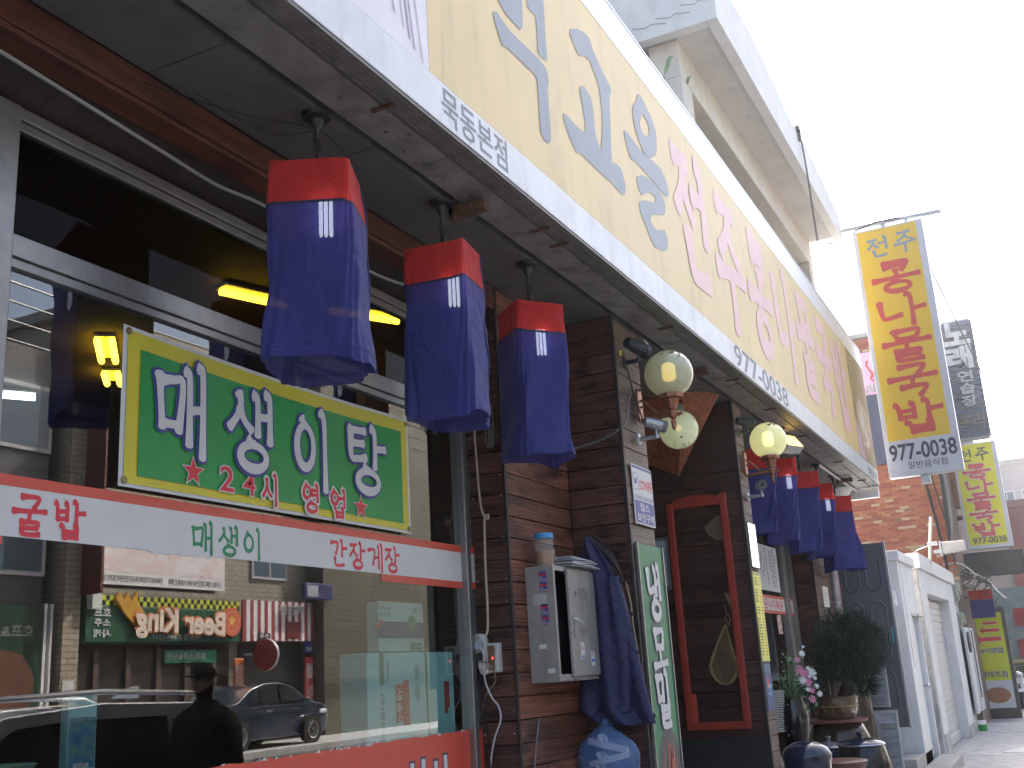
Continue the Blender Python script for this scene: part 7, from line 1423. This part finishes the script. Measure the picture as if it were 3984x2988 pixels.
t = thing('pub_sign', 'green pub sign with raised orange edged name, across the street', 'sign', (20, Y, 2.9)); b = MB(); b.box(17.42, 22.46, Y+.01, Y+.34, 2.89, 3.70); b.build('board', GS, t, bevel=.02)
b = MB(); b.box(17.42, 22.46, Y+.01, Y+.33, 3.705, 3.93); b.build('check_base', mat('check_dark', (.015, .03, .015), .5), t); b = MB(); s_ = .112
for i in range(45):
    for j in range(2):
        if (i+j) % 2: F.plate(b, -22.46+s_*i, -22.46+s_*i+s_, 3.705+s_*j, 3.705+s_*j+s_, -.018, -.012)
b.build('check_print', mat('check_yellow', (.55, .60, .05), .5), t)
for off, tt, mm, nm in ((.09, .09, mat('pub_orange', (.70, .20, .06), .5), 'letter_outline'), (.04, .12, mat('pub_cream', (.80, .68, .55), .5), 'letter')):
    vs, fs = glyphs('Beer King', off); b = MB(); rv = glyphs('Beer King', 0)[0]; k0 = min(v[0] for v in rv); k1 = max(v[0] for v in rv)
    b.add([F.p(-21.75+2.95*(x-k0)/(k1-k0)-.0, 3.08+.74*y+.10*(x-k0)/(k1-k0), tt) for x, y in vs], fs); b.build(nm, mm, t)
b = MB(); F.poly(b, [(-22.08+.36*math.cos(i*.2617), 3.40+.36*math.sin(i*.2617)) for i in range(24)], .0, .08); b.build('round_emblem', mat('emblem_orange', (.62, .13, .06), .5), t); b = MB(); F.poly(b, [(-22.08+.27*math.cos(i*.2617), 3.40+.27*math.sin(i*.2617)) for i in range(24)], .082); b.build('emblem_ring', mat('emblem_cream', (.72, .45, .3), .5), t)
b = MB(); F.poly(b, [(-22.08+.25*math.cos(i*.2617), 3.40+.25*math.sin(i*.2617)) for i in range(24)], .085); b.build('emblem_disc', MATS['emblem_orange'], t); b = MB(); star(b, F, -22.06, 3.42, .17, .09); b.build('emblem_crown', mat('emblem_gold', (.75, .5, .12), .5), t)
b = MB(); F.poly(b, [(-19.12, 3.22), (-18.9, 3.2), (-18.5, 3.5), (-18.2, 3.85), (-18.3, 4.0), (-18.45, 3.82), (-18.55, 4.02), (-18.66, 3.8), (-18.82, 4.05), (-18.85, 3.75), (-19.05, 3.6)], 0, .08); b.build('flame_shape', mat('flame_amber', (.62, .33, .04), .5, var=.2), t)
b = MB(); text(b, F, '호프', -18.12, -17.66, 3.47, 3.64, .004, .03); text(b, F, '소주', -18.12, -17.66, 3.24, 3.40, .004, .03); text(b, F, '사케', -18.12, -17.66, 3.0, 3.17, .004, .03); text(b, F, '묵동점 T.949-1339', -21.0, -19.4, 2.96, 3.09, .004, .02); b.build('small_lettering', mat('pub_white', (.6, .62, .6), .5), t)
t = thing('pub_banner', 'thin green banner over the pub entrance', 'banner', (20.8, Y, 2.4)); F = OPP(Y+.16); b = MB(); F.plate(b, -21.8, -20.0, 2.42, 2.72, 0, .01); b.build('sheet', mat('banner_jade', (.02, .22, .13), .5), t); b = MB(); text(b, F, '호프,소주&사케', -21.4, -20.1, 2.48, 2.66, .014, .02); b.build('lettering', WHITE2, t)
t = thing('massage_poster', 'wide pale pink photo poster above the pub sign', 'poster', (20, Y, 4.2)); F = OPP(Y+.12); b = MB(); F.plate(b, -22.1, -17.75, 4.20, 5.6, 0, .03); b.build('poster_board', mat('poster_white', (.74, .73, .72), .5), t); b = MB(); F.plate(b, -22.05, -20.05, 4.5, 5.58, .031, .035); F.plate(b, -19.95, -17.8, 4.5, 5.58, .031, .035); b.build('photo', print_mat('skin_print', [(.76, .75, .77), (.74, .72, .73), (.72, .56, .55), (.75, .70, .71), (.40, .30, .33)], 1.3, 4, (1, 1, 2)), t)
b = MB(); text(b, F, '스트레스 회복 뭉친근육 회복 만성피로 회복', -22.0, -20.08, 4.27, 4.42, .033, .02); text(b, F, '건식마사지 아로마 마사지 전신관리 등관리 발관리', -19.9, -17.85, 4.27, 4.42, .033, .02); b.build('lettering', INK, t)
t = thing('side_sign', 'red vertical sign on a white post beside the poster', 'sign', (17.3, Y, 4)); b = MB(); b.box(17.28, 17.36, Y+.3, Y+.9, 3.9, 8.4); b.build('board', mat('side_red', (.12, .03, .025), .5), t); b = MB(); b.box(17.45, 17.72, Y+.13, Y+.5, 3.6, 7.6); b.build('white_post', mat('white_channel', (.62, .66, .64), .5), t)
t = thing('red_fascia', 'orange red fascia with white letters behind the green banner reflection', 'sign', (20, Y, 5.7)); F = OPP(Y+.14); b = MB(); F.plate(b, -22.3, -17.8, 5.68, 6.3, 0, .05); b.build('board', mat('fascia_red', (.55, .10, .05), .5), t); b = MB(); text(b, F, '스포츠마사지', -21.6, -18.3, 5.76, 6.2, .055, .03); b.build('lettering', WHITE2, t)
t = thing('striped_awning', 'red and white striped shop fascia right of the pub', 'sign', (24.1, Y, 2.9)); F = OPP(Y+.3)
for i in range(21): b = MB(); F.plate(b, -25.65+.145*i, -25.65+.145*i+.143, 2.93, 3.99, 0 if i % 2 else -.02, .03); b.build('stripe', mat('stripe_white', (.72, .72, .72), .5) if i % 2 else mat('stripe_red', (.28, .05, .06), .5), t)
b = MB(); text(b, F, '백인분', -25.2, -24.1, 3.65, 3.9, .04, .04); b.build('lettering', WHITE2, t); b = MB(); F.plate(b, -25.0, -24.4, 3.0, 3.45, .031, .05); b.build('dark_panel', mat('dark_red', (.14, .015, .015), .5), t); b = MB(); F.plate(b, -23.7, -23.2, 2.97, 3.14, .031, .05); b.build('drink_plate', BLACK, t); b = MB(); text(b, F, '주류', -23.65, -23.25, 3.0, 3.11, .055, .02); b.build('drink_text', WHITE2, t)
t = thing('round_sign', 'round red and white sign on an arm outside the doorway', 'sign', (23.1, Y+.8, 2.5)); b = MB(); b.lathe((22.95, Y+.75, 2.55), [(.001, 0), (.36, 0), (.4, .02), (.4, .12), (.36, .14), (.001, .14)], 30, axis=(1, 0, 0)); b.build('disc', mat('disc_red', (.35, .05, .05), .4), t, smooth=True); b = MB(); b.lathe((22.99, Y+.75, 2.55), [(.405, 0), (.41, .03), (.41, .06), (.405, .08)], 30, axis=(1, 0, 0)); b.tube([(23.0, Y, 2.6), (23.0, Y+.4, 2.58)], .03, 6); b.build('ring', WHITE, t)
for (x, m_, w1_, lab) in ((22.55, mat('orange_board', (.68, .17, .05), .5), '영업24시마사', 'orange upright signboard left of the doorway across the street'), (25.5, mat('red_board', (.55, .06, .06), .5), '백인분', 'red upright signboard right of the doorway across the street')):
    t = thing('upright_sign', lab, 'sign', (x, Y+.2, .4), 'upright shop boards across the street'); F = OPP(Y+.22); b = MB(); F.plate(b, -x-.19, -x+.19, .5, 2.5, 0, .06); b.build('board', m_, t, bevel=.03); b = MB(); vtext(b, F, w1_, -x-.13, -x+.13, .6, 2.35, .064, .03); b.build('lettering', WHITE2, t)
t = thing('house_number', 'blue plate with the number 265 beside the doorway across the street', 'sign', (25.5, Y+.2, 2.6)); F = OPP(Y+.2); b = MB(); F.plate(b, -25.72, -25.38, 2.62, 2.95, 0, .02); b.build('plate', mat('plate_blue', (.04, .1, .35), .4), t); b = MB(); text(b, F, '265', -25.68, -25.42, 2.67, 2.78, .023, .03); b.build('number', WHITE2, t)
t = thing('led_sign', 'dark blue rimmed display sign above the striped fascia', 'sign', (25.3, Y+.5, 4.2)); b = MB(); b.box(24.7, 26.0, Y+.62, Y+.75, 4.05, 4.5); b.build('case', mat('led_blue', (.03, .03, .13), .4), t, bevel=.02); b = MB(); b.box(24.8, 25.3, Y+.751, Y+.76, 4.12, 4.43); b.build('panel', mat('led_pale', (.35, .37, .4), .4), t)
t = thing('pub_sign', 'dark green sign with a faint round emblem left of the stone pillar across the street', 'sign', (13, Y, .6)); b = MB(); b.box(8.5, 16.4, Y-.09, Y+.2, .5, 3.66); b.build('board', mat('pub_dark_green', (.012, .045, .026), .4), t); F = OPP(Y+.2); b = MB(); F.poly(b, [(-15.5+.75*math.cos(i*.2617), 2.0+.75*math.sin(i*.2617)) for i in range(24)], .005, .02); b.build('round_emblem', mat('emblem_dull', (.12, .045, .025), .5), t); b = MB(); text(b, F, '호프&소주', -16.2, -14.8, 3.0, 3.25, .01, .02); b.build('lettering', mat('dull_white', (.2, .22, .2), .5), t)
b = MB(); b.box(16.45, 16.52, Y+.1, Y+.2, .5, 3.7); b.box(16.62, 16.67, Y+.1, Y+.2, .5, 3.7); b.build('edge_tube', WHITE, t)
t = thing('security_plate', 'small white plate on the stone pillar across the street', 'sign', (17.05, Y+.3, 1.7)); b = MB(); b.box(16.9, 17.2, Y+.305, Y+.32, 1.75, 2.1); b.build('plate', WHITE2, t); b = MB(); text(b, OPP(Y+.32), 'SECOM', -17.18, -16.95, 1.83, 1.90, .004, .02); b.build('lettering', INK, t)
for k in range(5):
    wire('street_wire', 'thin overhead wire across the street, %s from the top' % ['first', 'second', 'third', 'fourth', 'lowest'][k], [(-20, -9-.15*k, 9.8-.35*k), (5, -9-.15*k, 9.2-.3*k), (16, -9.2-.1*k, 9.0-.3*k), (40, -9.5-.1*k, 9.6-.3*k)], .02, BLACK)

# ------------------------------------------------------------------ thin scattering volume, added to imitate the lens flare veil
hz = MB(); hz.box(-310, 310, -310, 310, -1.45, 14.5)
hm = bpy.data.materials.new('flare_haze'); hm.use_nodes = True; hn = hm.node_tree; hn.nodes.remove(hn.nodes['Principled BSDF'])
pv_ = hn.nodes.new('ShaderNodeVolumePrincipled'); pv_.inputs['Color'].default_value = (.92, .94, 1, 1); pv_.inputs['Density'].default_value = .0014; pv_.inputs['Anisotropy'].default_value = .65
hn.links.new(pv_.outputs[0], hn.nodes['Material Output'].inputs['Volume'])
hz.build('flare_haze', hm, kind='stuff')
